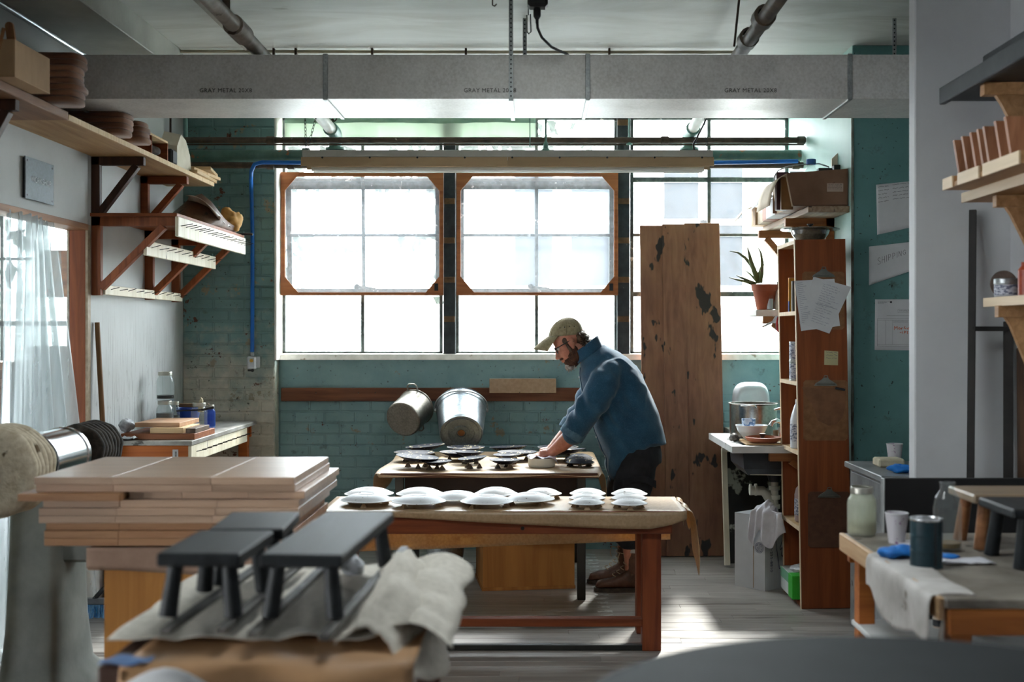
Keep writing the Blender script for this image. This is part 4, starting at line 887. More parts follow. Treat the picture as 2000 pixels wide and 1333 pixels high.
single(MB().sheet(curt(5.50, 6.05, 5.35, 6.47, XL + .005, .045, 6, 2.04, 1.2), 130, 20, .0006), 'plastic_curtain', m_curt2, 'front milky plastic sheet gathered to the left of the jamb post', 'curtain')
# lumber in the next room
m_lum = wood('lumber_wood', '#6a3d20', '#9a6a42', 'X', val=.25)
t = thing('lumber_cart', 'low brown cart under the lumber stacks in the adjoining room', 'cart', (-3.3, 7.5, 0))
MB().box(-4.0, -2.66, 7.2, 7.85, .3, .36, .004).build('deck', m_lum, t)
for (x, y) in ((-3.95, 7.25), (-2.71, 7.25), (-3.95, 7.8), (-2.71, 7.8)): MB().box(x - .04, x + .04, y - .04, y + .04, 0, .3, .003).build('leg', m_lum, t)
lb = None
for (xc, n, gname, lab) in ((-2.83, 22, 'lumber stack by the doorway', ' plank in the lumber stack just behind the jamb post'), (-3.22, 20, 'second lumber stack', ' plank in the lumber stack behind the plastic curtain'), (-3.66, 21, 'third lumber stack', ' plank in the lumber stack farther left behind the curtain')):
    for k in range(n):
        if lb is None: lb = MB().box(-.16, .16, -.24, .24, 0, .046, .003).build('lumber_piece', m_lum, None, (0, 0, 0)); q = lb
        else: q = lb.copy(); COL.objects.link(q)
        q.location = (xc + rng.uniform(-.02, .02), 7.5 + rng.uniform(-.03, .03), .361 + k * .0475); q['_o'] = list(q.location); q.rotation_euler = (0, 0, rng.uniform(-.05, .05)); tag(q, ORD(k, n) + lab, 'plank', gname)
t = thing('hanging_board', 'brown fibre board hanging in front of the adjoining room window', 'panel', (-3.05, 8.1, 1.70)); MB().box(-3.30, -2.78, 8.10, 8.125, 1.72, 2.03, .003).build('panel_board', m_lum, t)
for x in (-3.2, -2.88): MB().tube([(x, 8.11, 2.03), (x, 8.11, 3.07)], .003, 5).build('hanging_wire', m_black, t)
t = thing('dark_machine', 'dark machine standing in the adjoining room behind the curtain', 'machine', (-3.75, 6.95, 0)); MB().box(-4.0, -3.55, 6.6, 7.05, 0, 1.1, .03).build('machine_base', mat('machine_grey', '#3d4144', '#50555a', rough=.5), t); MB().lathe([(0, 0), (.14, 0), (.16, .03), (.16, .22), (.1, .3), (0, .31)], (-3.78, 6.83, 1.1), 20).build('machine_head', MATS['machine_grey'], t)
# ------------------------------------------------------------------ buffing machine, stack of boards, low stools
m_buff = mat('cotton_buff', '#c2b297', '#e0d4bd', rough=.95, scale=30, stretch=(1, .25, 1), bmp=.5, c3='#6f5d47', thr=.66, s3=7, val=0)
m_buffk = mat('blackened_buff', '#1f1b17', '#3c352d', rough=.95, scale=30, stretch=(1, .25, 1), bmp=.5, c3='#8d7b62', thr=.70, s3=9, val=0)
m_cast = mat('grey_green_machine_paint', '#666a66', '#7f837e', rough=.5, scale=5, c3='#4b3c31', thr=.70, s3=5, bmp=.15, val=0)
m_chrome = mat('polished_steel', '#c5c7c9', '#d6d8da', metal=1.0, rough=.18, scale=3, val=0)
XB, ZB = -2.0, .968
t = thing('buffing_machine', 'old grey buffing lathe with big stuffed cotton wheels at the left', 'machine', (XB, 5.0, 0))
def buff(y0, y1, r, n, m, nm, seed):
    """stack of ragged cloth discs on the spindle, edges flaring and wavy"""
    for k in range(n):
        ya, yb = y0 + (y1 - y0) * k / n, y0 + (y1 - y0) * (k + 1) / n; NU = 56; rings = []
        for (rr, y, w) in ((.03, ya + .001, 0), (r * .75, ya + .001, .002), (r * .97, ya, .008), (r, (ya + yb) / 2, .010), (r * .97, yb, .008), (r * .75, yb - .001, .002), (.03, yb - .001, 0)):
            ring = []
            for i in range(NU):
                a = 2 * PI * i / NU; q = 1 + (w > .004) * (.03 * noise.noise(Vector((math.cos(a) * 2, math.sin(a) * 2, seed + k * .35))) + .012 * math.sin(a * 9 + k))
                ring.append(Vector((XB + rr * q * math.cos(a), y + w * 1.6 * noise.noise(Vector((math.cos(a) * 1.7, math.sin(a) * 1.7, seed + k * .12))), ZB + rr * q * math.sin(a))))
            rings.append(ring)
        MB().loft(rings, True, False, True).build(nm, m, t)
buff(4.50, 4.70, .172, 6, m_buff, 'cotton_wheel', 1)
buff(5.34, 5.62, .118, 7, m_buffk, 'black_wheel', 9)
MB().cyl((XB, 4.38, ZB), (XB, 5.75, ZB), .02, n=14).build('spindle', m_chrome, t)
MB().lathe([(0, 0), (.022, .004), (.034, .03), (.034, .06), (.026, .085), (0, .09)], (XB, 4.41, ZB), 20, (0, 1, 0)).build('end_cap', m_black, t)
MB().lathe([(.02, 0), (.10, 0), (.118, .012), (.122, .04), (.122, .07), (.02, .07)], (XB, 4.74, ZB), 32, (0, 1, 0)).build('dark_flange', m_black, t)
MB().lathe([(.02, 0), (.114, 0), (.118, .006), (.118, .03), (.113, .035), (.113, .33), (.118, .335), (.118, .36), (.11, .368), (.02, .37)], (XB, 4.85, ZB), 40, (0, 1, 0)).build('motor_drum', m_chrome, t)
MB().lathe([(.02, 0), (.085, 0), (.09, .06), (.02, .06)], (XB, 5.23, ZB), 28, (0, 1, 0)).build('rear_flange', m_black, t)
rings = []
for (z, wx, wy, dx) in ((0, .17, .30, 0), (.06, .165, .29, 0), (.12, .13, .22, 0), (.3, .115, .19, .0), (.65, .105, .17, 0), (.80, .10, .17, 0), (.87, .085, .19, 0), (.95, .06, .19, 0)):
    ring = []
    for i in range(20):
        a = 2 * PI * i / 20; c, s = math.cos(a), math.sin(a); e = .35
        ring.append(Vector((XB + dx + wx * math.copysign(abs(c) ** e, c), 5.04 + wy * math.copysign(abs(s) ** e, s), z)))
    rings.append(ring)
MB().loft(rings).build('pedestal', m_cast, t)
cb = MB().box(XB + .09, XB + .245, 4.93, 5.12, .56, .68, .012).build('switch_box', m_cast, t)
MB().box(XB + .247, XB + .256, 4.96, 5.02, .575, .665, .003).build('switch_plate', m_chrome, cb)
MB().box(XB + .256, XB + .270, 4.985, 4.995, .61, .63, .002).build('switch_lever', m_black, cb)
MB().tube([(XB + .05, 5.22, .14), (XB + .08, 5.28, .05), (XB + .25, 5.33, .008), (XB + .5, 5.36, .008), (XB + .8, 5.3, .008)], .008, 8).build('machine_cord', m_black, t)
t = thing('pale_sheet', 'pale wooden sheet leaning behind the buffing machine at the far left', 'panel', (-2.24, 4.8, 0))
MB().box(-2.36, -2.18, 4.70, 4.73, 0.0, .86, .004).build('panel_board', m_palewood, t)

# plywood cabinet with the pile of glued boards
m_ply = wood('orange_plywood', '#a96c2b', '#cf9248', 'Z', c3='#4d2a12', thr=.69, fine=14, val=.05)
t = thing('plywood_cabinet', 'orange plywood cabinet with dark knots under the pile of boards', 'cabinet', (-1.0, 4.25, 0))
MB().box(PX(203, 3.98), -.72, 3.98, 4.0, 0, .72, .003).build('front_panel', m_ply, t)
MB().box(PX(203, 3.98), PX(203, 3.98) + .02, 4.0, 4.5, 0, .72, .003).build('side_panel', m_ply, t); MB().box(-.74, -.72, 4.0, 4.5, 0, .72, .003).build('side_panel', m_ply, t)
MB().box(PX(203, 3.98), -.72, 4.48, 4.5, 0, .72, .003).build('back_panel', m_ply, t)
MB().box(PX(165, 3.92), -.70, 3.94, 4.52, .72, .792, .004).build('cabinet_top', mat('pinkish_board', '#8d6f5b', '#a5866f', rough=.65, scale=6), t)
single(MB().sheet(lambda u, v: Vector((PX(168, 3.9) + u * .86, 3.905 + .012 * math.sin(u * 7) * v, .800 - v * (.055 + .035 * math.sin(u * 2.2 + .3)))), 24, 5, .002), 'kraft_sheet', mat('pinkish_kraft', '#8f7260', '#a78a75', rough=.7, scale=6), 'pinkish kraft sheet hanging below the pile of boards', 'paper')
m_ptop = wood('glued_board_a', '#9c7f68', '#bd9f86', 'X', val=.1, rough=.34, spec=.6)
m_ptop2 = wood('glued_board_b', '#8f6546', '#b68a63', 'X', val=.12)
spec_ = [(-1.56, -.775, 3.90, 4.56, m_ptop2, 'orange brown glued board, lowest of the big pile'), (-1.56, -.770, 3.90, 4.56, m_ptop2, 'orange brown glued board, second from the bottom of the big pile'), (-1.56, -.78, 3.915, 4.55, m_ptop2, 'dark recessed board, third from the bottom of the big pile'),
         (-1.575, -.765, 3.895, 4.57, m_ptop, 'pink brown glued board in the middle of the big pile'), (-1.575, -.752, 3.895, 4.66, m_ptop, 'pink brown glued board above the middle of the big pile, sticking out behind'), (-1.565, -.752, 3.905, 4.64, m_ptop, 'pink brown glued board, fourth from the top of the big pile'),
         (-1.30, -.738, 3.93, 4.62, m_ptop, 'glued board beside the short offcut in the big pile'), (-1.59, -.765, 3.91, 4.57, m_ptop, 'pale glued board, second from the top of the big pile'), (-1.592, -.766, 3.90, 4.55, m_ptop, 'wide pale glued board topping the big pile')]
for k, (x0, x1, y0, y1, m, lab) in enumerate(spec_):
    z = .8055 + k * .0243
    t = thing('glued_board', lab, 'board', ((x0 + x1) / 2, (y0 + y1) / 2, z), 'boards in the big pile')
    cuts = [x0] + [x0 + (x1 - x0) * q for q in (.30, .68)] + [x1]
    for a, b in zip(cuts, cuts[1:]): MB().box(a, b - .0006, y0, y1, z, z + .0235, .0012).build('stave', m, t)
bd(-1.632, -1.31, 3.87, 4.12, .8055 + 6 * .0243, .8055 + 6 * .0243 + .0235, m_ptop2, 'short offcut board poking out on the left of the big pile', 0, None, 'offcut_board')

# foreground packing table with low stools
m_kraft = mat('kraft_paper', '#a07a55', '#b58c64', rough=.55, scale=3, val=.03, bmp=.04)
m_canvas = mat('canvas_cloth', '#b0aa9e', '#c6c0b4', rough=.9, scale=60, bmp=.15, val=0)
t = thing('packing_table', 'dark packing table under the kraft paper in the left foreground', 'table', (-.54, 2.8, 0))
MB().box(-.845, -.245, 2.37, 3.28, .795, .838, .004).build('table_top', mat('dark_table_wood', '#3a2418', '#53362a', rough=.5, scale=8, stretch=(.1, 1, 1)), t)
for (x, y) in ((-.81, 2.42), (-.28, 2.42), (-.81, 3.23), (-.28, 3.23)): MB().box(x - .03, x + .03, y - .03, y + .03, 0, .795, .003).build('leg', MATS['dark_table_wood'], t)
def kr(u, v):
    x = -.80 + u * .565; s = v * 1.15
    if s < .8: y = 3.22 - s / .8 * .86; z = .8405 + .002 * math.sin(u * 9 + v * 6)
    else:
        q = (s - .8) / .35; y = 2.36 - .012 * math.sin(min(1, q * 3) * PI / 2) - .02 * q; z = .8405 - q * .30
    return Vector((x, y - (.012 * math.sin(u * 11) if s > .8 else 0), z))
single(MB().sheet(kr, 24, 26, .001), 'kraft_paper', m_kraft, 'kraft paper covering the packing table and bending over its front', 'paper', (-.5, 2.8, .84))
single(MB().sheet(lambda u, v: Vector((-.77 + .24 * u, 2.312 - .012 * v, .822 - v * .42 + .03 * math.sin(u * 5) * (1 - v))), 10, 10, .001), 'white_sheet', m_paperw, 'white sheet of paper hanging at the front left of the packing table', 'paper')
single(MB().sheet(lambda u, v: Vector((-.84 + .09 * u, 2.36 + .06 * v, .8445 + .004 * math.sin(u * 8 + v * 5))), 8, 6, .001), 'blue_tape', mat('blue_tape', '#4a6a98', '#5f7da8', rough=.6), 'faded blue tape at the front left corner of the packing table', 'tape')
def cv(u, v):
    x = -.88 + u * .64; y = 2.52 + v * .80
    w = .5 + .5 * noise.noise(Vector((u * 3.1, v * 2.6, 4.2))); f = abs(noise.noise(Vector((u * 6 + v * 2, v * 3.2 - u, 1.3))))
    z = .8435 + .008 + .030 * f * (.3 + u) + .03 * w * max(0, u - .55) * max(0, v - .1)
    edge = max(0, u - .86) / .14
    return Vector((x + .07 * edge + .015 * noise.noise(Vector((v * 5, 1, 2))), y, z + .035 * math.sin(edge * 2.2) - .05 * edge * edge))
single(MB().sheet(cv, 64, 64, .002), 'canvas_cloth', m_canvas, 'wrinkled pale canvas dropcloth spread on the packing table', 'cloth', (-.5, 2.9, .845))
def cv2(u, v):
    a = v * 3.3; f = .018 * math.sin(u * 9 + v * 2) + .02 * noise.noise(Vector((u * 4, v * 4, 7)))
    r = .105 + .035 * math.sin(u * PI)
    return Vector((-.325 + r * 1.25 * math.cos(a - .9) * (.5 + .5 * math.sin(u * PI)) + f, 2.48 + .70 * u, .872 + r * .75 * math.sin(a - .9) * math.sin(.25 + u * 2.6) + f * .7))
single(MB().sheet(lambda u, v: Vector((-.40 + (.145 + .06 * math.sin(u * PI)) * v + .012 * math.sin(u * 7), 2.45 + .78 * u + .04 * math.sin(v * 4), .858 + (.072 + .028 * math.sin(u * 8.5)) * math.sin(min(1, v * 1.35) * PI) * (.35 + .65 * math.sin(u * PI)) - (.13 * max(0, v - .72) / .28) * (.5 + .5 * math.sin(u * PI)) + .012 * noise.noise(Vector((u * 8, v * 7, 3))))), 50, 40, .002), 'canvas_cloth', m_canvas, 'bunched canvas cloth bulging over the right edge of the packing table', 'cloth', (-.25, 2.85, .845))
single(lumpy((PX(690, 3.1), 3.12, .885), (.025, .03, .03), 4, .4, 30), 'foil_scrap', m_foil, 'shiny crumpled foil scrap at the back of the packing table', 'foil')
m_lath = mat('scuffed_metal_lath', '#3a3835', '#75726d', rough=.6, scale=20, stretch=(1, .2, 1), metal=.3, c3='#2b2927', thr=.6, val=.2)
for (x0, x1, y0, y1, lab) in ((-.735, -.70, 2.44, 3.2, 'scuffed lath under the left legs of the short black stools'), (-.625, -.60, 2.44, 3.2, 'scuffed lath under the right legs of the short black stools'), (-.555, -.53, 2.41, 3.3, 'scuffed lath under the left legs of the long black stool'), (-.412, -.36, 2.39, 3.38, 'dark lath under the right legs of the long black stool')):
    single(MB().bar((x0, y0, .8885), (x1, y1, .8885), .022, .014), 'support_lath', m_lath, lab, 'lath', None, 'laths under the stools')
m_ebony = mat('ebonised_wood', '#0c0f11', '#1a1f22', rough=.55, scale=24, stretch=(1, .07, 1), bmp=.25, dist=.7, val=.03, spec=.3)
def stool(label, c, L, W, rz, legw=.019):
    """black low stool: slab seat and four splayed round legs; built around c = near left corner frame"""
    t = thing('low_stool', label, 'stool', (c[0], c[1], .896), 'black stools on the packing table'); M = Matrix.Translation((c[0], c[1], 0)) @ Matrix.Rotation(math.radians(rz), 4, 'Z')
    MB().box(-W / 2, W / 2, -L / 2, L / 2, 1.002, 1.03, .004).xf(M).build('seat', m_ebony, t)
    for sx in (-1, 1):
        for sy in (-1, 1): MB().tube([(sx * (W / 2 - .030), sy * (L / 2 - .035), 1.003), (sx * (W / 2 - .018), sy * (L / 2 - .020), .8965)], [legw * .85, legw], 16).xf(M).build('leg', m_ebony, t)
stool('long black stool, rightmost of the three on the packing table', (-.461, 2.808), .617, .171, -3.2)
stool('short black stool, nearest on the left of the packing table', (-.687, 2.661), .300, .172, -1.2)
stool('short black stool behind the other short one on the packing table', (-.675, 2.966), .275, .172, 3.0)
# ------------------------------------------------------------------ the two work tables
m_tbl = wood('reddish_table_wood', '#5f2b16', '#8a4727', 'X', c3='#3d1c10', thr=.7)
m_tblz = wood('reddish_table_leg', '#6a2f17', '#8f4a28', 'Z', c3='#46200f', thr=.7)
m_chip = mat('particle_board', '#a8742f', '#d9ad63', rough=.8, scale=70, detail=3, lo=.4, hi=.6, val=0, bmp=.1)
def mat_thinkraft():
    m, nt, b, out = nodes('thin_kraft'); v = coords(nt, (1, 1, 1), False, True); g = noisef(nt, v, 75, 3, .6); f = noisef(nt, v, 3, 3)
    col = ramp(nt, f, [(.3, lin('#b89b76')), (.7, lin('#cbb08b'))]); nt.links.new(col, b.inputs['Base Color']); b.inputs['Roughness'].default_value = .38; b.inputs['Specular IOR Level'].default_value = .7
    tl = N(nt, 'ShaderNodeBsdfTranslucent'); nt.links.new(ramp(nt, g, [(.36, lin('#c08a40')), (.64, lin('#f2cd8c'))]), tl.inputs[0])
    mx = N(nt, 'ShaderNodeMixShader'); mx.inputs[0].default_value = .27; nt.links.new(b.outputs[0], mx.inputs[1]); nt.links.new(tl.outputs[0], mx.inputs[2]); nt.links.new(mx.outputs[0], out.inputs[0]); return m
m_kraft2 = mat_thinkraft(); mat('table_kraft', '#c6ab89', '#d6bd9d', rough=.36, scale=3, val=.02, bmp=.03, spec=.7)
t = thing('work_table', 'reddish wooden work table in front covered with kraft paper', 'table', (-.16, 5.93, 0))
MB().box(-1.0, .70, 5.685, 6.19, .632, .657, .003).build('table_top', m_tbl, t)
MB().box(-1.0, .632, 5.69, 5.72, .551, .631, .003).build('apron', m_tbl, t); MB().box(-1.0, .632, 6.14, 6.17, .551, .631, .003).build('apron', m_tbl, t)
MB().box(.60, .632, 5.72, 6.14, .551, .631, .003).build('apron', m_tbl, t)
for (x, y) in ((.497, 5.72), (.497, 6.05), (-.97, 5.72), (-.97, 6.05)): MB().box(x, x + .088, y, y + .088, 0, .63 if y > 5.9 else .551, .003).build('leg', m_tblz, t)
MB().box(-.97, .545, 5.735, 5.795, .11, .148, .003).build('stretcher', m_tbl, t)
MB().box(-.97, .50, 5.73, 5.765, .001, .026, .003).build('floor_strip', mat('black_leg_paint', '#1d1f1e', '#31302c', rough=.5), t)  # plain dark strip along the floor below the stretcher
for (x, z) in ((.585, .600), (-.06, .578)): MB().cyl((x, 5.691, z), (x, 5.687, z), .009, n=10).build('screw', m_nail, t)
def drop(x):
    pts = [(-1.0, .004), (-.8, .008), (-.66, .028), (.13, .072), (.36, .08), (.53, .082), (.63, .064), (.72, .03)]
    for (a, da), (b, db) in zip(pts, pts[1:]):
        if a <= x <= b: return da + (db - da) * (x - a) / (b - a)
    return .03
def kp(u, v):
    x = -1.0 + u * 1.70; top = .50
    if v < .8: return Vector((x, 6.185 - v / .8 * top, .6585 + .0012 * math.sin(u * 31)))
    q = (v - .8) / .2; d = drop(x)
    return Vector((x, 5.685 - .008 * math.sin(min(1, q * 4) * PI / 2) - .004 * math.sin(u * 17) * q, .6585 - d * q))
mb = MB().sheet(kp, 60, 22, .0008)
def kd(u, v):
    """loose end over the right side with a long torn tail at the front"""
    y = 5.69 + .47 * u; L = .10 + .24 * math.exp(-((u - .16) / .16) ** 2) + .035 * math.sin(u * 23)
    a = min(1, v * 3) * PI / 2
    return Vector((.70 + .035 * math.sin(a) + .03 * v * (1 - u) + .006 * math.sin(u * 14), y + .03 * v, .659 - .02 * (1 - math.cos(a)) - L * max(0, v - .12)))
mb.sheet(kd, 26, 14, .0008)
def kr2(u, v):
    x = -1.0 + u * 1.68; L = .275 - .065 * u; a = min(1, v * 6) * PI / 2
    return Vector((x, 6.186 + .010 * math.sin(a) + .006 * math.sin(u * 15) * v, .6585 - .008 * (1 - math.cos(a)) - L * v))
mb.sheet(kr2, 50, 12, .0006)
single(mb, 'kraft_paper', m_kraft2, 'kraft paper draped over the front work table with a torn right end', 'paper', (-.15, 5.93, .658))
# back table
t = thing('back_table', 'small dark table behind, holding the dark speckled plates', 'table', (-.26, 7.4, 0))
m_tbd = wood('dark_table_plank', '#4a2a1b', '#6d4429', 'X')
MB().box(-.86, .345, 6.80, 8.02, .68, .706, .003).build('table_top', m_tbd, t)
for (x, y) in ((.231, 6.82), (-.78, 6.82), (.24, 7.93), (-.80, 7.93)): MB().box(x, x + .047, y, y + .047, 0, .68, .003).build('leg', mat('black_leg_paint', '#1d1f1e', '#31302c', rough=.5), t)
MB().box(-.75, .24, 7.05, 7.07, .28, .679, .003).build('dark_panel', mat('dark_brown_panel', '#1f1512', '#30221d', rough=.6), t)
def kb(u, v):
    x0, x1 = -.865, .35
    w = .0035 * math.sin(u * 12) + .002 * math.sin(v * 9)
    su = u * 1.5 - .25                      # the middle two thirds lie on the top, the ends hang
    y = 6.785 + 1.235 * v - .012 * math.sin(u * 15) * (1 - v)
    if su < 0:
        q = -su / .25; L = .20 * (1 - .45 * v); a = min(1, q * 3) * PI / 2
        return Vector((x0 - .03 * math.sin(a) - .01 * math.sin(v * 8), y, .7085 - .02 * (1 - math.cos(a)) - L * max(0, q - .2)))
    if su > 1:
        q = (su - 1) / .25; L = .24 * (1 - .5 * v); a = min(1, q * 3) * PI / 2
        return Vector((x1 + .035 * math.sin(a) + .012 * q, y, .7085 - .02 * (1 - math.cos(a)) - L * max(0, q - .2)))
    lip = (.012 + .012 * abs(math.sin(u * 9))) * max(0, 1 - v * 30)
    return Vector((x0 + (x1 - x0) * su, y, .7085 + abs(w) * .5 - lip))
single(MB().sheet(kb, 72, 34, .0008), 'kraft_paper', m_kraft2, 'pale kraft paper covering the back table and hanging off both sides', 'paper', (-.26, 7.4, .708))
t = thing('plywood_crate', 'plywood crate with dark stains standing under the back table', 'crate', (-.07, 7.25, 0))
m_crate = wood('crate_plywood', '#8a5526', '#b67d40', 'Z', c3='#4a2a14', thr=.63, fine=10)
c0 = MB().box(-.335, .235, 7.0, 7.02, .015, .27, .002)
for nm, bx in (('crate_front', (-.335, .20, 7.09, 7.105, .01, .53)), ('crate_back', (-.335, .20, 7.50, 7.515, .01, .53)), ('crate_side', (-.335, -.32, 7.105, 7.50, .01, .53)), ('crate_side', (.185, .20, 7.105, 7.50, .01, .53)), ('crate_top', (-.335, .20, 7.09, 7.515, .53, .545)), ('crate_base', (-.34, .205, 7.085, 7.52, 0, .02))):
    MB().box(*bx, .002).rotz(8, (-.07, 7.3, 0)).build(nm, m_crate, t)
t = thing('zinc_bucket', 'ribbed grey zinc bucket standing on the floor beside the plywood crate', 'bucket', (-.54, 7.38, 0))
MB().lathe([(0, .004), (.085, 0), (.09, .004), (.095, .05), (.098, .054), (.097, .06), (.104, .12), (.107, .124), (.106, .13), (.115, .22), (.12, .225), (.121, .235), (.112, .235), (.09, .012), (0, .01)], (-.54, 7.36, 0), 28).build('bucket_body', m_bk, t)
MB().tube([(-.54 + .125 * math.cos(a), 7.36 - .01, .215 + .04 * math.sin(a)) for a in [PI * k / 12 for k in range(13)]], .004, 6).build('bail_handle', m_galv_dull, t)
fm = thing('floor_marking', 'dashed white worn marking line painted on the floor beside the boots', 'marking', (.37, 7.4, 0)); m_mark = mat('worn_white_marking', '#8f918e', '#bcbfbd', rough=.6, scale=30, lo=.4, hi=.55)
for k in range(19): MB().box(.335 + .006 * math.sin(k * 2.1), .405 + .007 * math.sin(k * 1.3), 6.30 + k * .105, 6.352 + k * .105, .0005, .0016, 0).rotz(8 * math.sin(k * 1.7), (.37, 6.32 + k * .105, 0)).build('stripe', m_mark, fm)

# ------------------------------------------------------------------ bowls and plates on stilts
def mat_speck(name, base, spot, sc, thr, rough, soft=.02):
    m, nt, b, out = nodes(name); f = noisef(nt, coords(nt), sc, 2, .5)
    f2 = noisef(nt, coords(nt, (1, 1, 1)), sc * .35, 2, .5)
    col = mix(nt, ramp(nt, f, [(thr, K0), (thr + soft, W1)]), lin(base[0]), lin(spot)); nt.links.new(mix(nt, ramp(nt, f2, [(.4, K0), (.6, (.35, .35, .35, 1))]), col, lin(base[1])), b.inputs['Base Color'])
    b.inputs['Roughness'].default_value = rough; b.inputs['Specular IOR Level'].default_value = .3 if rough < .6 else .14; MATS[name] = m; return m
m_wbowl = mat_speck('white_speckled_glaze', ('#d3d5d8', '#c8cace'), '#4c3a34', 64, .69, .45)
m_dplate = mat_speck('dark_speckled_glaze', ('#171a26', '#20253a'), '#e0cfa4', 38, .63, .62, .03)
def bowl_mesh(R, H, m, name, flip):
    """shell bowl; flip True = upside down dome with foot ring on top, origin at the rim plane; False = right way up, origin at the foot"""
    k0 = .34; o = [(0, H * .95), (R * .26, H * .95), (R * .28, H), (R * .33, H), (R * k0, H * .95)]
    o += [(R * (k0 + (1 - k0) * q), max(.003, H * .95 * (1 - q ** 1.75))) for q in (.15, .3, .45, .6, .75, .88, .96)] + [(R, .0025), (R, .0)]
    if flip: i = [(R * .96, .0008), (R * .80, H * .30), (R * .55, H * .62), (R * .3, H * .80), (0, H * .82)]
    else: i = [(R * .97, .001), (R * .90, H * .16), (R * .75, H * .26), (R * .4, H * .36), (0, H * .38)]
    prof = o + i
    mb = MB().lathe(prof, (0, 0, 0), 40)
    if flip: mb.f = [f[::-1] for f in mb.f]
    else:
        mb.v = [Vector((p.x, p.y, H - p.z)) for p in mb.v]
    return mb
st_mesh = None; n_st = 0
def stilts(cx, cy, z, R, ph, label, group, mm, h=.022):
    global st_mesh
    an = sorted([ph + k * 2 * PI / 3 for k in range(3)], key=lambda a: math.cos(a))
    for k, a in enumerate(an):
        loc = (cx + R * .66 * math.cos(a), cy + R * .66 * math.sin(a), z)
        if (mm.name, h) not in stilt_cache:
            w = .0155; q = MB().convex([(-w, -w, 0), (w, -w, 0), (w, w, 0), (-w, w, 0), (-.003, -.003, h), (.003, -.003, h), (.003, .003, h), (-.003, .003, h)], [[0, 1, 2, 3], [4, 5, 6, 7], [0, 1, 5, 4], [1, 2, 6, 5], [2, 3, 7, 6], [3, 0, 4, 7]]).build('support_stilt', mm, None, (0, 0, 0)); stilt_cache[(mm.name, h)] = q
        else: q = stilt_cache[(mm.name, h)].copy(); COL.objects.link(q)
        q.location = loc; q['_o'] = list(loc); q.rotation_euler = (0, 0, a); tag(q, ('left', 'middle', 'right')[k] + ' pyramid stilt under the ' + label, 'stilt', group)
stilt_cache = {}
m_stw = mat('stilt_wood', '#8f7658', '#b0977a', rough=.8, scale=20); m_std = mat('dark_stilt_wood', '#2a2422', '#6f5d49', rough=.8, scale=20, val=.3)
ZT = .660
wb = [(717, 984, 103, 'white bowl leftmost in the front row'), (721, 970, 95, 'white bowl leftmost in the rear row'), (818, 987, 106, 'white bowl second from left in the front row'),
      (820, 970, 92, 'white bowl second from left in the rear row'), (893, 978, 92, 'white bowl between the second and third front row bowls'), (951, 987, 104, 'white bowl third from left in the front row'),
      (969, 969, 84, 'white bowl behind the third front row bowl'), (1035, 982, 97, 'white bowl rightmost of the large ones'), (1060, 969, 74, 'small white bowl peeping out behind the rightmost large bowl'),
      (1146, 988, 71, 'front bowl of the left white trio'), (1147, 978.5, 71, 'middle bowl of the left white trio'), (1148, 970, 71, 'rear bowl of the left white trio'),
      (1229, 989, 71, 'front bowl of the right white trio'), (1229, 979, 71, 'middle bowl of the right white trio'), (1229, 970.5, 71, 'rear bowl of the right white trio')]
bcache = {}
for k, (x, y, w, lab) in enumerate(wb):
    zr = ZT + .022; Yc = FPX * (HC - zr) / (y - w * .065 - CY); R = w / 2 * Yc / FPX; rr = .125 if w > 90 else (.108 if w > 80 else .0855)
    Yc = min(max(Yc, 5.70 + R * .45), 6.11)
    loc = (PX(x, Yc), Yc, zr + .0015)
    if rr not in bcache: bcache[rr] = bowl_mesh(rr, .031 if rr > .1 else .024, m_wbowl, 'white_bowl', True).build('white_bowl', m_wbowl, None, (0, 0, 0)); q = bcache[rr]
    else: q = bcache[rr].copy(); COL.objects.link(q)
    q.location = loc; q['_o'] = list(loc); s = R / rr; q.scale = (s, s, s); q.rotation_euler = (0, 0, k * 1.1); tag(q, lab + ', upside down, speckled', 'bowl', 'white bowls on the front table')
    stilts(loc[0], loc[1], ZT, R * 1.12, .5 + k * .7, lab, 'stilts under the white bowls', m_stw)
ZT2 = .7105
dp = [(831, 874.6, 78, 0, 5, 'dark plate tilted up right at the rear left'), (809, 884, 80, 1, 0, 'big dark plate leftmost on the back table'), (910, 875, 74, 0, 1, 'dark plate in the rear row left of the middle'), (896, 883, 76, 0, 0, 'dark plate in the second row left of the middle'),
      (917, 890, 58, 2, 1, 'smaller dark plate overlapping the middle plates'), (815, 896, 84, -5.5, 0, 'dark plate seen edge on at the left'), (852, 901, 60, 1, 0, 'small dark plate leftmost in the front row'), (923, 898.5, 57, 1, 6, 'small dark plate tilted up right in the front row'),
      (993, 873, 74, -3, 0, 'nearly edge on dark plate in the rear row'), (1010, 883, 78, 0, 0, 'big dark plate just left of the hand'), (991, 892, 55, -2, -1, 'small dark plate behind the rightmost front row plate'), (986, 898.5, 60, 0, 0, 'small dark plate rightmost in the front row'),
      (1090, 873.5, 80, 0, -1, 'dark plate at the rear right behind the arm'), (1100, 883, 88, 0, 5, 'big dark plate behind the hand tilted up right')]
used = []
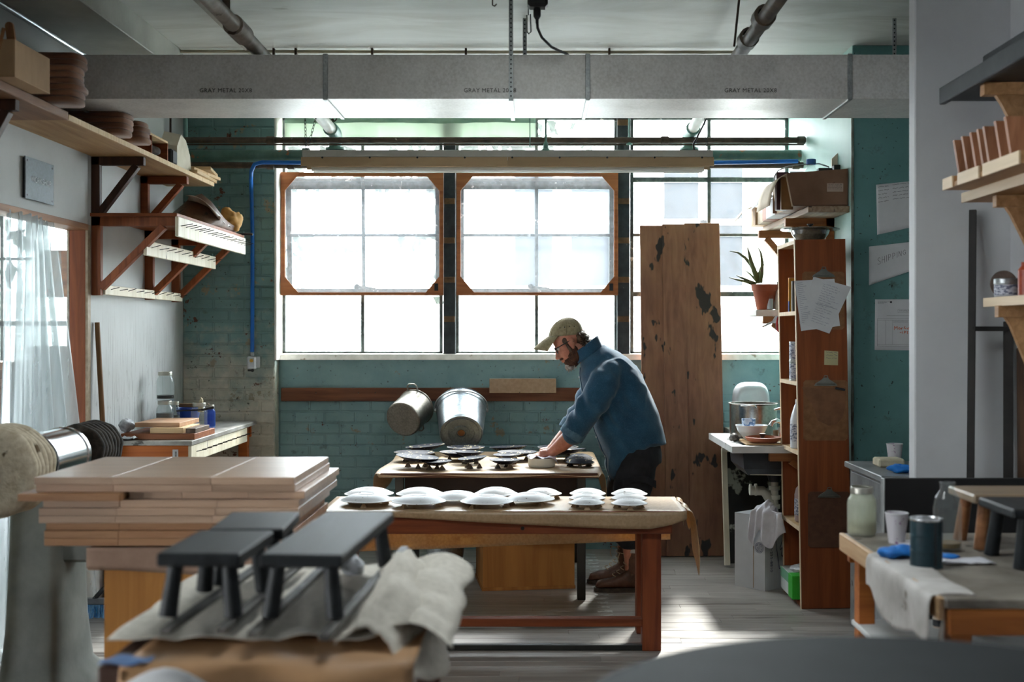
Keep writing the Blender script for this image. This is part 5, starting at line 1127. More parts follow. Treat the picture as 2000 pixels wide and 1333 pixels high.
for k, (x, y, w, tx, ty, lab) in enumerate(dp):
    big = w > 65; H = .029 if big else .026; zr = ZT2 + .022 + H; Yc = FPX * (HC - zr) / (y - CY); R = w / 2 * Yc / FPX; Yc = min(max(Yc, 6.80 + R * .8), 7.95)
    rr = .125 if big else .088; loc = (PX(x, Yc), Yc, ZT2 + .0235 + (.012 if abs(tx) + abs(ty) > 3 else 0) + {4: .02, 10: .012, 2: .004}.get(k, 0)); key = ('d', rr)
    if key not in bcache: bcache[key] = bowl_mesh(rr, H, m_dplate, 'dark_plate', False).build('dark_plate', m_dplate, None, (0, 0, 0)); q = bcache[key]
    else: q = bcache[key].copy(); COL.objects.link(q)
    q.location = loc; q['_o'] = list(loc); s = R / rr; q.scale = (s, s, 1); q.rotation_euler = (math.radians(tx), math.radians(-ty), k * .9); tag(q, lab + ', speckled', 'plate', 'dark plates on the back table')
    stilts(loc[0], loc[1], ZT2, R * .72, .9 + k * .8, lab, 'stilts under the dark plates', m_std, .026)
for k, (y, lab) in enumerate(((901, 'dark speckled bowl upside down, front one at the right edge of the back table'), (894.5, 'dark speckled bowl upside down, rear one at the right edge of the back table'))):
    zr = ZT2 + .022; Yc = FPX * (HC - zr) / (y + 3 - CY); R = 58 / 2 * Yc / FPX
    q = bowl_mesh(R, .030, m_dplate, 'dark_bowl', True).build('dark_bowl', m_dplate, None, (0, 0, 0)); loc = (PX(1132, Yc), Yc, zr + .0015); q.location = loc; q['_o'] = list(loc); tag(q, lab, 'bowl')
    stilts(loc[0], loc[1], ZT2, R * 1.12, -PI / 2 + k, 'dark upside down ' + ('front', 'rear')[k] + ' bowl', 'stilts under the dark bowls', m_std)
t = thing('ceramic_dish', 'round white ceramic dish under the hands of the man', 'dish', (PX(1058, 7.09), 7.09, ZT2))
MB().lathe([(0, .004), (.068, 0), (.076, .005), (.0785, .014), (.0785, .050), (.076, .054), (.072, .052), (.071, .014), (0, .012)], (PX(1058, 7.09), 7.09, ZT2), 36).build('dish_body', mat('cream_ceramic', '#d6d3c8', '#e0ddd3', rough=.35, val=0), t)
cl_ = MB().sheet(lambda u, v: Vector((PX(1058, 7.09) - .078 + .165 * u + .01 * math.sin(v * 7), 7.09 - .072 + .15 * v, ZT2 + .060 + .014 * noise.noise(Vector((u * 5, v * 5, 9))) - .05 * max(0, u - .9) * 10 * (.5 + .5 * math.sin(v * 6)) * .8)), 26, 22, .002)
single(cl_, 'white_rag', mat('lilac_rag', '#c9c4d2', '#dcd8e2', rough=.9, scale=30, val=0), 'white rag crumpled over the ceramic dish under the hand', 'rag')
# ------------------------------------------------------------------ boards leaning on the right window
def mat_stained():
    m, nt, b, out = nodes('stained_leaning_board')
    v = coords(nt, (1, 1, .05), False); f = noisef(nt, v, 26, 5, .6, .8)
    col = ramp(nt, f, [(.3, lin('#6b4330')), (.7, lin('#8d6048'))])
    big = noisef(nt, coords(nt, (1, 1, .5), False), 3, 4, .6); col = mix(nt, ramp(nt, big, [(.4, K0), (.7, (.5, .5, .5, 1))]), col, lin('#a97c55'))
    s = noisef(nt, coords(nt, (1, 1, .42), False), 9.5, 3, .55); sep = N(nt, 'ShaderNodeSeparateXYZ'); nt.links.new(N(nt, 'ShaderNodeTexCoord').outputs['Object'], sep.inputs[0])
    col = mix(nt, ramp(nt, s, [(.615, K0), (.635, W1)]), col, lin('#241e1b'))
    nt.links.new(col, b.inputs['Base Color']); b.inputs['Roughness'].default_value = .55; bump(nt, b, f, .1); return m
m_lean = mat_stained()
t = thing('leaning_board', 'tall stained board of three overlapping planks leaning against the right window', 'board', (.985, 8.2, 0))
for k, (x0, x1, zt, dy) in enumerate(((.716, .872, 2.222, 0), (.868, 1.024, 2.23, -.012), (1.020, 1.262, 2.238, -.004))):
    MB().bar(((x0 + x1) / 2, 8.165 + dy, .002), ((x0 + x1) / 2, 8.448 + dy, zt), x1 - x0, .026, (0, -1, 0)).build('plank', m_lean, t)
# ------------------------------------------------------------------ bookcase with clipboards, sink corner, upper shelf
m_case = wood('bookcase_wood', '#6f3416', '#94512a', 'Z', c3='#42200f', thr=.74, fine=20, val=.03)
m_caseedge = wood('bookcase_edge', '#c3a888', '#ddc8ab', 'Z', val=.03)
TM = Matrix.Translation((1.70, 6.6, 0)) @ Matrix.Rotation(math.radians(-1.03), 4, 'Y') @ Matrix.Translation((-1.70, -6.6, 0))
t = thing('bookcase', 'narrow reddish wooden bookcase turned sideways with clipboards on its side', 'bookcase', (1.56, 6.83, 0))
def cz(mb, nm, m): return mb.xf(TM).build(nm, m, t)
cz(MB().box(1.43, 1.70, 6.60, 6.622, .004, 1.99, .002), 'side_panel', m_case); cz(MB().box(1.43, 1.70, 7.05, 7.072, .004, 1.99, .002), 'side_panel', m_case)
cz(MB().box(1.69, 1.70, 6.622, 7.05, .03, 1.98, 0), 'back_panel', m_case)
SH = [.006, .42, .83, 1.205, 1.585, 1.968]
for z in SH: cz(MB().box(1.431, 1.69, 6.622, 7.05, z, z + .021, .002), 'shelf', m_palewood if z > .1 else m_case)
for y in (6.60, 7.05): cz(MB().box(1.4265, 1.4305, y, y + .022, .004, 1.99, 0), 'edge_strip', m_caseedge)
for z in SH[1:]: cz(MB().box(1.4265, 1.4305, 6.622, 7.05, z, z + .021, 0), 'edge_strip', m_caseedge)
def onshelf(x, y, k): p = TM @ Vector((x, y, SH[k] + .0215)); return p
m_white_pl = mat('white_plastic_bottle', '#c3c7cc', '#d2d6da', rough=.35)
m_label = mat('printed_label', '#b9bcc6', '#5d6378', rough=.6, scale=60, stretch=(1, 1, 2.2), lo=.48, hi=.56)
for k, z in enumerate((0, .108)):
    p = onshelf(1.45, 6.76, 3) + Vector((0, 0, z)); t = thing('paint_can', ('lower of two small labelled cans stacked in the bookcase', 'upper of two small labelled cans stacked in the bookcase')[k], 'can', p)
    MB().lathe([(0, .002), (.031, .002), (.033, 0), (.033, .004), (.0315, .006), (.0315, .098), (.033, .1), (.033, .106), (.030, .106), (.029, .102), (0, .102)], p, 22).build('can_body', m_galv_dull, t)
    MB().lathe([(.0318, .012), (.0322, .013), (.0322, .091), (.0318, .092)], p, 22).build('can_label', m_label, t)
p = onshelf(1.465, 6.78, 2); t = thing('plastic_bottle', 'tall grey white plastic bottle with a label in the bookcase', 'bottle', p)
MB().lathe([(0, 0), (.04, 0), (.044, .006), (.044, .155), (.038, .185), (.022, .235), (.016, .245), (.016, .27), (0, .272)], p, 24).build('bottle_body', m_white_pl, t); MB().lathe([(.0445, .04), (.0449, .041), (.0449, .135), (.0445, .136)], p, 24).build('bottle_label', m_label, t)
p = onshelf(1.51, 6.80, 1); t = thing('plastic_jar', 'big jar of pinkish powder with a label in the bookcase', 'jar', p)
MB().lathe([(0, 0), (.062, 0), (.068, .008), (.068, .15), (.06, .185), (.045, .2), (.045, .215)], p, 26).build('jar_body', mat('pink_powder_jar', '#9f8a86', '#b7a39f', rough=.3, scale=5), t); MB().lathe([(.0475, .205), (.0475, .235), (.044, .239), (0, .239)], p, 26).build('jar_lid', m_white_pl, t); MB().lathe([(.0685, .04), (.069, .041), (.069, .13), (.0685, .131)], p, 26).build('jar_label', m_label, t)
for k, (dy, w, h, c, lab) in enumerate(((0, .014, .19, '#c08a2c', 'yellow and blue slim book in the bookcase'), (.02, .03, .17, '#5d5a52', 'dark olive book beside the yellow one in the bookcase'), (.056, .02, .13, '#c3c8d2', 'pale booklet, lowest of the books in the bookcase'))):
    p = onshelf(1.45 + .008 * k, 6.88 - dy - .03 * k, 4); t = thing('book', lab, 'book', p)
    MB().box(p.x - .005, p.x + .13, p.y - w / 2, p.y + w / 2, p.z, p.z + h, .001).build('book_cover', mat('book_%d' % k, c, rough=.5), t); MB().box(p.x, p.x + .128, p.y - w / 2 + .002, p.y + w / 2 - .002, p.z + .002, p.z + h + .0008, 0).build('book_pages', m_paperw, t)
    if k == 0: MB().box(p.x - .0055, p.x + .0, p.y - w / 2 - .0004, p.y + w / 2 + .0004, p.z, p.z + .06, 0).build('blue_spine_band', mat('blue_band', '#2b4a9a', rough=.5), t)
# green box with a jar on it, at the foot of the bookcase
p = Vector((1.47, 6.86, .03)); t = thing('green_box', 'green and white carton at the foot of the bookcase', 'box', p); MB().box(1.40, 1.58, 6.70, 7.02, .03, .155, .003).build('carton', mat('white_carton', '#aeb6b4', '#c2c9c6', rough=.5), t)
MB().box(1.398, 1.582, 6.698, 6.80, .028, .157, .003).build('green_panel', mat('bright_green', '#2fa32f', '#3dbb3a', rough=.45), t); MB().box(1.3985, 1.4, 6.80, 7.02, .1, .155, 0).build('green_band', mat('pale_green', '#6fa587', rough=.5), t)
single(lumpy((1.485, 6.84, .172), (.062, .09, .02), 6, .3, 22, 20, 12), 'plastic_wrap', m_foil, 'crinkled clear plastic pack lying on the green box', 'plastic')
# clipboards
m_clipb = mat('clipboard_brown', '#7b5233', '#8d6341', rough=.6, scale=30, val=.08)
def FP(x, y, d=0): return Vector((PX(x, 6.6), 6.6 - d, PZ(y, 6.6)))
m_clip = mat('worn_nickel', '#6f6f68', '#8d8c84', metal=.8, rough=.35)
def clipboard(label, x0, x1, y0, y1, m, lean=0):
    t = thing('clipboard', label, 'clipboard', FP((x0 + x1) / 2, y1, .004)); a, b, zt, zb = PX(x0, 6.6), PX(x1, 6.6), PZ(y0, 6.6), PZ(y1, 6.6); r = .012
    pts = [(a + r, zb), (b - r, zb), (b, zb + r), (b, zt - r), (b - r, zt), (a + r, zt), (a, zt - r), (a, zb + r)]
    MB().prism([(x, 6.598, z) for x, z in pts], (0, -.0035, 0)).build('board_panel', m, t)
    c = (a + b) / 2; y = 6.594
    k = MB().prism([(c - .062, y, zt - .03), (c + .062, y, zt - .03), (c + .055, y, zt - .018), (c + .02, y, zt + .004), (c + .012, y, zt + .014), (c - .012, y, zt + .014), (c - .02, y, zt + .004), (c - .055, y, zt - .018)], (0, -.006, 0))
    k.tube([(c - .012, y - .004, zt + .01), (c - .008, y - .008, zt + .024), (c + .008, y - .008, zt + .024), (c + .012, y - .004, zt + .01)], .0025, 6).cyl((c - .05, y - .008, zt - .02), (c + .05, y - .008, zt - .02), .005, n=8)
    k.build('spring_clip', m_clip, t); return t
m_ink = mat('blue_ink', '#3b4270', rough=.7, val=0); m_pencil = mat('dark_pencil', '#3b3b41', rough=.7, val=0)
def quad_paper(name, label, pts, d, fill, m=None, cat='paper'):
    """sheet of paper through four px corners (TL TR BR BL) on the bookcase side, with writing drawn by fill(mb, M, w, h)"""
    q = [FP(x, y, d) for x, y in pts]; c = sum(q, Vector()) / 4; t = thing(name, label, cat, c)
    def f(u, v): return q[3].lerp(q[2], u).lerp(q[0].lerp(q[1], u), v) + Vector((0, -.004 * (1 - v) * math.sin(u * 3), 0))
    MB().sheet(f, 6, 6, .0004, False).build('sheet', m or m_paperw, t)
    M = frame_m(q[3] + Vector((0, -.0075, 0)), q[2] - q[3], q[0] - q[3]); mb = MB()
    fill(mb, M, (q[2] - q[3]).length, (q[0] - q[3]).length)
    if mb.v: mb.build('handwriting', m_ink, t)['kind'] = 'stuff'
    return t
rw = random.Random(11)
def fill_notes(mb, M, w, h):
    for k in range(17): strokes(mb, scribble(w * (.30 - .0 * k), w * rw.uniform(.6, .95), h * (.93 - .05 * k), h * .02, rw), M, .0009)
    strokes(mb, [[(w * .25, h * .5), (w * .97, h * .52)]], M, .0014)
def fill_list(mb, M, w, h):
    for k in range(22): strokes(mb, [[(w * .05, h * (.94 - .037 * k)), (w * rw.uniform(.1, .28), h * (.945 - .037 * k))]], M, .0012)
clipboard('clipboard holding fanned written sheets, uppermost on the bookcase side', 1567, 1649, 531, 644, m_clipb)
quad_paper('paper_sheet', 'typed list sheet under the written one on the upper clipboard', [(1551, 549), (1629, 545), (1640, 637), (1564, 647)], .0075, fill_list)
quad_paper('paper_sheet', 'hand written sheet hanging skewed to the right on the upper clipboard', [(1588, 541), (1662, 561), (1619, 652), (1561, 632)], .010, fill_notes)
clipboard('clipboard holding a torn brown paper piece, middle one on the bookcase side', 1569, 1655, 743, 861, m_clipb)
pp = [(1566, 756), (1598, 759), (1652, 757), (1650, 795), (1645, 816), (1632, 829), (1618, 832), (1597, 822), (1592, 806), (1585, 788), (1572, 772)]
single(MB().prism([FP(x, y, .0045) for x, y in pp], (0, -.003, 0)), 'brown_paper', mat('brown_scrap_paper', '#6f4a33', '#80583d', rough=.7, scale=20), 'torn brown paper piece on the middle clipboard', 'paper')
single(MB().bar(FP(1630, 758, .016), FP(1649, 762, .016), .008, .012), 'binder_clip', m_black, 'small black clip at the top of the middle clipboard', 'clip')
clipboard('dark brown empty clipboard low on the bookcase side', 1578, 1660, 961, 1070, mat('dark_clipboard', '#4e3223', '#5f3f2d', rough=.6, scale=30))
single(MB().prism([FP(1620.5, 1029, .0045), FP(1630.5, 1029, .0045), FP(1630.5, 1016, .0045), FP(1620.5, 1016, .0045)], (0, -.0006, 0)), 'price_sticker', m_label, 'little white printed sticker on the lowest clipboard', 'sticker')
quad_paper('sticky_note', 'pale yellow sticky note on the bookcase side between clipboards', [(1610, 685), (1637, 687), (1636.5, 714), (1609.5, 713)], .002, lambda mb, M, w, h: [strokes(mb, scribble(w * .1, w * .92, h * (.88 - .2 * k), h * .1, rw), M, .0012) for k in range(3)], mat('sticky_yellow', '#bdb58a', '#c8c096', rough=.7), 'note')
# papers on the teal wall
def WP(x, y, d): return Vector((PX(x, 6.768), 6.768 - d, PZ(y, 6.768)))
def wall_paper(label, pts, curl, fill, ink):
    q = [WP(x, y, .002) for x, y in pts]; t = thing('pinned_paper', label, 'paper', sum(q, Vector()) / 4, 'papers pinned to the teal wall')
    def f(u, v): return q[3].lerp(q[2], u).lerp(q[0].lerp(q[1], u), v) + Vector((0, -curl(u, v), 0))
    MB().sheet(f, 14, 10, .0004, True).build('sheet', m_paperw, t); M = frame_m(q[3], q[2] - q[3], q[0] - q[3]); w, h = (q[2] - q[3]).length, (q[0] - q[3]).length
    for nm, mm in ink:
        mb = MB(); fill(nm, mb, w, h)
        def put(p): u, v = p.x / w, p.y / h; c = f(max(0, min(1, u)), max(0, min(1, v))); return c + Vector((0, -.0012, 0))
        mb.v = [put(p) for p in mb.v]
        mb.build(nm, mm, t)['kind'] = 'stuff'
    return t
I4 = Matrix.Identity(4)
def fl1(nm, mb, w, h):
    for k in range(5): strokes(mb, scribble(w * .04, w * .28, h * (.95 - .075 * k), h * .022, rw) + scribble(w * .36, w * .97, h * (.96 - .075 * k), h * .025, rw), I4, .0016)
wall_paper('upper pinned sheet with a few lines of handwriting, curling off the wall', [(1711, 361), (1800, 352), (1800, 440), (1713, 459)], lambda u, v: .012 * (1 - v) * u, fl1, [('handwriting', m_pencil)])
def fl2(nm, mb, w, h):
    L = {'S': [[(.8, .9), (.4, 1), (.05, .8), (.3, .55), (.75, .4), (.8, .12), (.4, 0), (0, .15)]], 'H': [[(.05, 0), (.1, 1)], [(.85, 0), (.8, 1)], [(.08, .5), (.82, .5)]], 'I': [[(.5, 0), (.5, 1)]], 'P': [[(.15, 0), (.15, 1), (.7, .95), (.8, .7), (.6, .5), (.15, .45)]],
         'N': [[(.1, 0), (.12, 1), (.8, 0), (.82, 1)]], 'G': [[(.85, .85), (.5, 1), (.1, .7), (.1, .3), (.45, 0), (.85, .2), (.85, .5), (.55, .5)]]}
    x = .155; s = .30
    for k, ch in enumerate('SHIPPING'):
        cw = (.02 if ch == 'I' else .058) * .29 / .29; sc = s * (1 - .02 * k); lines = [[((x + px * cw) * w / .29 * .29, (.60 + .035 * k / 2 - .12 + py * sc * .62) * h) for px, py in ln] for ln in L[ch]]
        strokes(mb, lines, I4, .0019); x += cw + .016
wall_paper('landscape sheet hand lettered SHIPPING on the teal wall', [(1697, 482), (1806, 470), (1806, 520), (1697, 558)], lambda u, v: .03 * u * u * (1 - .4 * v), fl2, [('lettering', m_pencil)])
def fl3(nm, mb, w, h):
    if nm == 'orange_writing':
        Ls = [[(.46, .40), (.47, .47), (.50, .43), (.53, .47), (.54, .41)], [(.56, .42), (.58, .45), (.61, .42), (.58, .41)], [(.63, .44), (.63, .41), (.66, .45)], [(.69, .43), (.72, .47), (.70, .44), (.74, .42)], [(.76, .44), (.79, .41), (.81, .45)], [(.60, .35), (.63, .35)], [(.66, .33), (.66, .37)], [(.70, .33), (.71, .38), (.74, .36), (.70, .345)], [(.76, .37), (.79, .37), (.77, .34), (.79, .32)]]
        strokes(mb, [[(a * w, b * h) for a, b in ln] for ln in Ls], I4, .0028); return
    R = [[(.06, .62), (.97, .62)], [(.06, .59), (.97, .59)], [(.06, .11), (.97, .11)], [(.06, .08), (.97, .08)], [(.26, .59), (.26, .11)], [(.42, .59), (.42, .11)], [(.06, .62), (.06, .08)], [(.28, .68), (.95, .68)], [(.55, .80), (.97, .80)], [(.55, .74), (.97, .74)], [(.55, .8), (.55, .74)]]
    strokes(mb, [[(a * w, b * h) for a, b in ln] for ln in R], I4, .0009)
    for k in range(3): strokes(mb, scribble(w * .07, w * (.35 - .07 * k), h * (.955 - .02 * k), h * .008, rw), I4, .0009)
    for k in range(2): strokes(mb, scribble(w * .44, w * .8, h * (.57 - .02 * k), h * .008, rw) + scribble(w * .58, w * .95, h * (.785 - .02 * k), h * .008, rw), I4, .0009)
    mb.add([Vector((w * .38 + .006 * math.cos(a), h * .945 + .006 * math.sin(a), .0006)) for a in [2 * PI * k / 10 for k in range(10)]], [list(range(10))])
wall_paper('printed form with orange writing, lowest paper on the teal wall', [(1709, 585), (1790, 585), (1790, 685), (1708, 684)], lambda u, v: .003 * u, fl3, [('printed_lines', m_pencil), ('orange_writing', mat('orange_pen', '#d0551c', rough=.6, val=0))])

# ---- upper shelf with cartons
t = thing('corner_shelf', 'paint stained shelf board with wooden brackets on the pale teal wall', 'shelf', (1.63, 7.55, 2.05))
MB().box(1.515, 1.746, 6.83, 8.28, 2.155, 2.19, .003).build('shelf_board', wood('stained_shelf_wood', '#7d5f48', '#b59c82', 'Y', c3='#4a372c', thr=.64), t)
m_brk = wood('shelf_bracket_wood', '#7a4a28', '#a26b3f', 'X')
for y in (7.2, 8.05): bracket(t, y, 2.155, 1.86, 1.746, 1.46, m_brk, .05, .045, .03, .05, 'bracket', -1)
m_cb = mat('brown_carton', '#6b4a34', '#83604a', rough=.6, scale=4, val=.05, c3='#3f2b20', thr=.7, s3=4)
x0, x1 = 1.40, 1.743
t = thing('brown_carton', 'brown cardboard carton with a printed label at the near end of the corner shelf', 'box', (1.57, 7.05, 2.19))
MB().prism([(1.435, 6.85, 2.195), (1.741, 6.85, 2.2), (1.741, 6.85, 2.40), (1.40, 6.85, 2.375)], (0, .008, 0)).build('box_side', m_cb, t)
MB().prism([(1.435, 6.858, 2.193), (1.40, 6.858, 2.373), (1.40, 7.30, 2.37), (1.435, 7.30, 2.193)], (.006, 0, 0)).build('box_side', m_cardin, t)
MB().box(1.41, 1.741, 7.30, 7.308, 2.195, 2.37, .001).build('box_side', m_cb, t); MB().box(1.735, 1.743, 6.858, 7.30, 2.195, 2.39, .001).build('box_side', m_cb, t); MB().box(1.44, 1.735, 6.858, 7.30, 2.192, 2.198, 0).build('box_floor', m_cb, t)
MB().sheet(lambda u, v: Vector((1.402 - .085 * v - .02 * math.sin(v * 2.5), 6.86 + .40 * u, 2.372 - .155 * v * v - .02 * v)), 4, 8, .004).build('box_flap', m_cardin, t)
lb_ = MB().box(1.625, 1.715, 6.8485, 6.8497, 2.272, 2.318, 0).build('address_label', mat('label_tan', '#b1988a', '#bca495', rough=.7), t)
mb = MB(); M = frame_m((1.625, 6.8482, 2.272), (1, 0, 0), (0, 0, 1)); [strokes(mb, scribble(.006, .084, .04 - .0085 * k, .0035, rw), M, .0012) for k in range(4)]; mb.build('label_print', m_pencil, lb_)['kind'] = 'stuff'
B0 = Vector((PX(1584, 7.05), 7.05, 2.2)); t = thing('glass_bottle', 'clear bottle with a blue cap standing in the brown carton', 'bottle', B0)
MB().lathe([(0, 0), (.05, 0), (.053, .01), (.053, .16), (.045, .2), (.024, .235), (.024, .262)], B0, 24).build('bottle_body', m_glass, t); MB().lathe([(0, .005), (.047, .008), (.049, .15), (.043, .19), (0, .195)], B0, 24).build('contents', liquid('cloudy_liquid', '#9a9688'), t); MB().lathe([(.027, .25), (.028, .252), (.028, .278), (.024, .281), (0, .281)], B0, 20).build('bottle_cap', mat('blue_cap', '#2c5f9e', rough=.4), t)
def blk(x0, x1, y0, y1, Yd, dy, m, nm, lab, cat, ch=.003): return single(MB().box(PX(x0, Yd), PX(x1, Yd), Yd, Yd + dy, PZ(y1, Yd), PZ(y0, Yd), ch), nm, m, lab, cat)
blk(1517, 1541, 336, 410, 6.98, .06, mat('dark_red_box', '#3a2127', '#4c2c30', rough=.5), 'dark_box', 'dark red box sticking out at the left of the brown carton', 'box')
blk(1526, 1549, 346, 410, 6.89, .03, mat('amber_box', '#6a431d', '#80552a', rough=.4), 'amber_case', 'small amber case in front of the dark red box in the carton', 'case')
blk(1599, 1626, 328, 408, 7.0, .05, m_black, 'black_box', 'black box with a white stripe right of the bottle in the carton', 'box')
blk(1629, 1650, 322, 408, 7.04, .06, mat('black_tape_box', '#1a1714', '#2b2622', rough=.5), 'black_box', 'taller black box beside the striped one in the carton', 'box')
blk(1543, 1572, 335, 400, 7.14, .10, mat('cloudy_tub', '#aab2b4', '#c3cacb', rough=.3), 'plastic_tub', 'cloudy plastic tub behind the bottle in the carton', 'tub')
single(MB().prism([(PX(1624, 7.1), 7.10, 2.2), (PX(1662, 7.1), 7.10, 2.2), (PX(1655, 7.1), 7.10, PZ(281, 7.1)), (PX(1625, 7.1), 7.10, PZ(310, 7.1))], (0, .012, 0)), 'pale_card', m_cardin, 'pale pointed card standing at the right end of the carton', 'card')
single(MB().tube([P(1513, 360, 7.0), P(1512, 345, 7.0), P(1520, 333, 7.0), P(1540, 325, 7.02), P(1570, 321, 7.05), P(1600, 320, 7.08), P(1618, 326, 7.1), P(1626, 345, 7.12)], .004, 8), 'plastic_hoop', m_foil, 'thin clear plastic hoop arching over the brown carton', 'hoop')
for k, (xa, xb, y0, y1, z0, z1, m, lab) in enumerate(((1.43, 1.70, 7.34, 7.62, 2.192, 2.30, m_paperw, 'white box on the corner shelf behind the brown carton'), (1.44, 1.70, 7.65, 7.80, 2.192, 2.31, m_redwood, 'reddish wooden box between the white ones on the corner shelf'), (1.45, 1.70, 7.83, 8.02, 2.192, 2.30, m_cardin, 'cream box near the far end of the corner shelf'), (1.44, 1.70, 8.05, 8.22, 2.192, 2.31, m_card, 'far cardboard box with open flaps at the window end of the corner shelf'))):
    carton('storage_box', lab, xa, xb, y0, y1, z0, z1, m, .006)
single(MB().sheet(lambda u, v: Vector((1.436 - .10 * v, 7.40 + .2 * u, 2.305 + .06 * math.sin(v * 3) - .06 * v)), 4, 8, .003), 'bent_flap', m_paperw, 'white bent card flap sticking out over the corner shelf edge', 'card')
single(MB().sheet(lambda u, v: Vector((1.445 - .13 * v, 8.06 + .14 * u, 2.315 + .03 * math.sin(v * 3) - .10 * v)), 4, 8, .003), 'bent_flap', m_cardin, 'far pale card flap hanging before the window at the shelf end', 'card')
# steel lidded pan on the bookcase
p0 = TM @ Vector((1.555, 6.80, 1.99)); t = thing('steel_pan', 'dark steel bowl with a wide flat rim on top of the bookcase', 'bowl', p0)
MB().lathe([(0, .002), (.05, 0), (.075, .01), (.098, .04), (.106, .062), (.16, .066), (.162, .069), (.16, .072), (.102, .069), (.095, .045), (.07, .015), (0, .008)], p0, 36).build('pan_body', mat_galv('dark_steel', '#6f7072', '#a5a6a8', .2, .04, 8), t)
MB().lathe([(0, .078), (.06, .078), (.10, .072), (.10, .070)], p0, 30).build('pan_lid', m_chrome, t); MB().lathe([(.008, .078), (.008, .088), (.018, .094), (.018, .1), (0, .101)], p0, 16).build('lid_knob', m_black, t)

# ---- window side shelf with the plant
t = thing('plant_shelf', 'small flaking white shelf on a wooden bracket carrying the plant', 'shelf', (1.5, 7.45, 1.56))
MB().box(1.315, 1.746, 7.33, 7.58, 1.585, 1.622, .004).build('shelf_board', m_sill, t); bracket(t, 7.46, 1.585, 1.33, 1.746, 1.38, m_brk, .045, .04, .02, .06, 'bracket', -1)
PC = Vector((PX(1494, 7.46), 7.46, 1.6225)); t = thing('potted_aloe', 'spiky aloe in a terracotta pot on the small white shelf', 'plant', PC)
m_terra = mat('terracotta', '#8a4329', '#a25839', rough=.75, scale=9, c3='#b08a78', thr=.68)
MB().lathe([(0, .004), (.044, 0), (.05, .004), (.072, .115), (.078, .116), (.083, .15), (.084, .156), (.076, .156), (.070, .13), (.0, .128)], PC, 32).build('pot', m_terra, t); MB().lathe([(0, .134), (.07, .134)], PC, 20).build('soil', mat('soil', '#2d221b', '#463629', rough=.95, scale=30), t)
m_aloe = mat('aloe_leaf', '#4f5a34', '#6f7a48', rough=.45, scale=9, stretch=(1, 1, .3), c3='#6a3a4a', thr=.6)
def leaf(pts, w):
    """tapering channelled succulent leaf along a px path"""
    path = [Vector((PX(x, 7.46), 7.46 + dy, PZ(y, 7.46))) for x, y, dy in pts]; n = len(path); rings = []
    for i, p in enumerate(path):
        a = path[max(0, i - 1)]; b = path[min(n - 1, i + 1)]; d = (b - a).normalized(); sx = Vector((0, 1, 0)).cross(d).normalized(); s = 1.5 * w * (1 - (i / (n - 1)) ** 1.9) + .0014
        rings.append([p + sx * s * math.cos(q) + Vector((0, 1, 0)) * s * .6 * math.sin(q) for q in [k * PI / 4 for k in range(8)]])
    MB().loft(rings).build('leaf', m_aloe, t)
leaf([(1485, 553, 0), (1477, 535, 0), (1467, 517, .01), (1456, 503, .02), (1443, 493, .03), (1427, 490, .04)], .0085); leaf([(1482, 553, 0), (1474, 532, 0), (1467, 512, 0), (1463, 495, 0), (1459, 480, 0)], .0105)
leaf([(1484, 553, -.01), (1487, 535, -.01), (1488, 515, -.015), (1485, 495, -.02), (1477, 480, -.02)], .008); leaf([(1477, 555, 0), (1465, 550, .01), (1450, 543, .01), (1439, 538, .02)], .006)
leaf([(1474, 556, .02), (1455, 549, .03), (1440, 546, .03), (1426, 542, .04)], .005); leaf([(1484, 553, .03), (1484, 535, .04), (1490, 519, .05), (1500, 515, .06)], .0045); leaf([(1480, 550, .03), (1468, 535, .05), (1456, 526, .06)], .004)
for k, (x, Yd, h, r, c, lab) in enumerate(((1503, 7.42, .135, .024, m_glass, 'clear glass bottle nearest the terracotta pot'), (1512, 7.45, .137, .022, m_glass, 'second clear glass bottle beside the pot'), (1521, 7.43, .165, .022, mat('cream_bottle', '#b8b19b', '#c9c2ad', rough=.3), 'cream bottle with a black cap at the right end of the small shelf'))):
    q = Vector((PX(x, Yd), Yd, 1.6225)); t = thing('small_bottle', lab, 'bottle', q, 'bottles on the small white shelf')
    MB().lathe([(0, .002), (r * .9, 0), (r, .005), (r, h * .62), (r * .8, h * .72), (r * .42, h * .8), (r * .42, h * .97), (r * .55, h * .98), (r * .55, h), (r * .35, h)], q, 20).build('bottle_body', c, t)
    if k < 2: MB().lathe([(0, .004), (r * .9, .006), (r * .92, h * .5), (0, h * .5)], q, 18).build('contents', liquid('milky_liquid', '#b9bcbf'), t)
    else: MB().lathe([(r * .5, h * .93), (r * .5, h + .006), (0, h + .008)], q, 16).build('bottle_cap', m_black, t)
F0 = P(1507, 612, 7.38)
fn = MB().lathe([(.005, 0), (.007, .07), (.045, .125), (.05, .14), (.046, .14), (.005, .072), (.003, 0)], P(1489, 639, 7.36), 22, P(1512, 628, 7.36) - P(1489, 639, 7.36)); t = single(fn, 'plastic_funnel', m_white_pl, 'white plastic funnel hanging below the small shelf', 'funnel', P(1500, 635, 7.36))
MB().tube([P(1511, 619, 7.36), P(1508, 605, 7.36)], .003, 6).build('hang_loop', m_white_pl, t)
ca = MB().tube([P(1522 + 4.5 * math.cos(a), 634 + 15 * math.sin(a), 7.32) for a in [k * PI / 8 for k in range(16)]], .006, 8, True); t = single(ca, 'carabiner', mat('red_metal', '#8e1a1e', '#a8262a', rough=.3, metal=.4), 'red carabiner hanging beside the funnel', 'carabiner', P(1522, 650, 7.32))
MB().tube([P(1520, 619, 7.325), P(1516, 634, 7.325), P(1517, 645, 7.325)], .006, 8).build('carabiner_gate', m_black, t); MB().tube([P(1522, 619, 7.32), P(1522, 606, 7.34)], .003, 6).build('hang_loop', m_black, t)

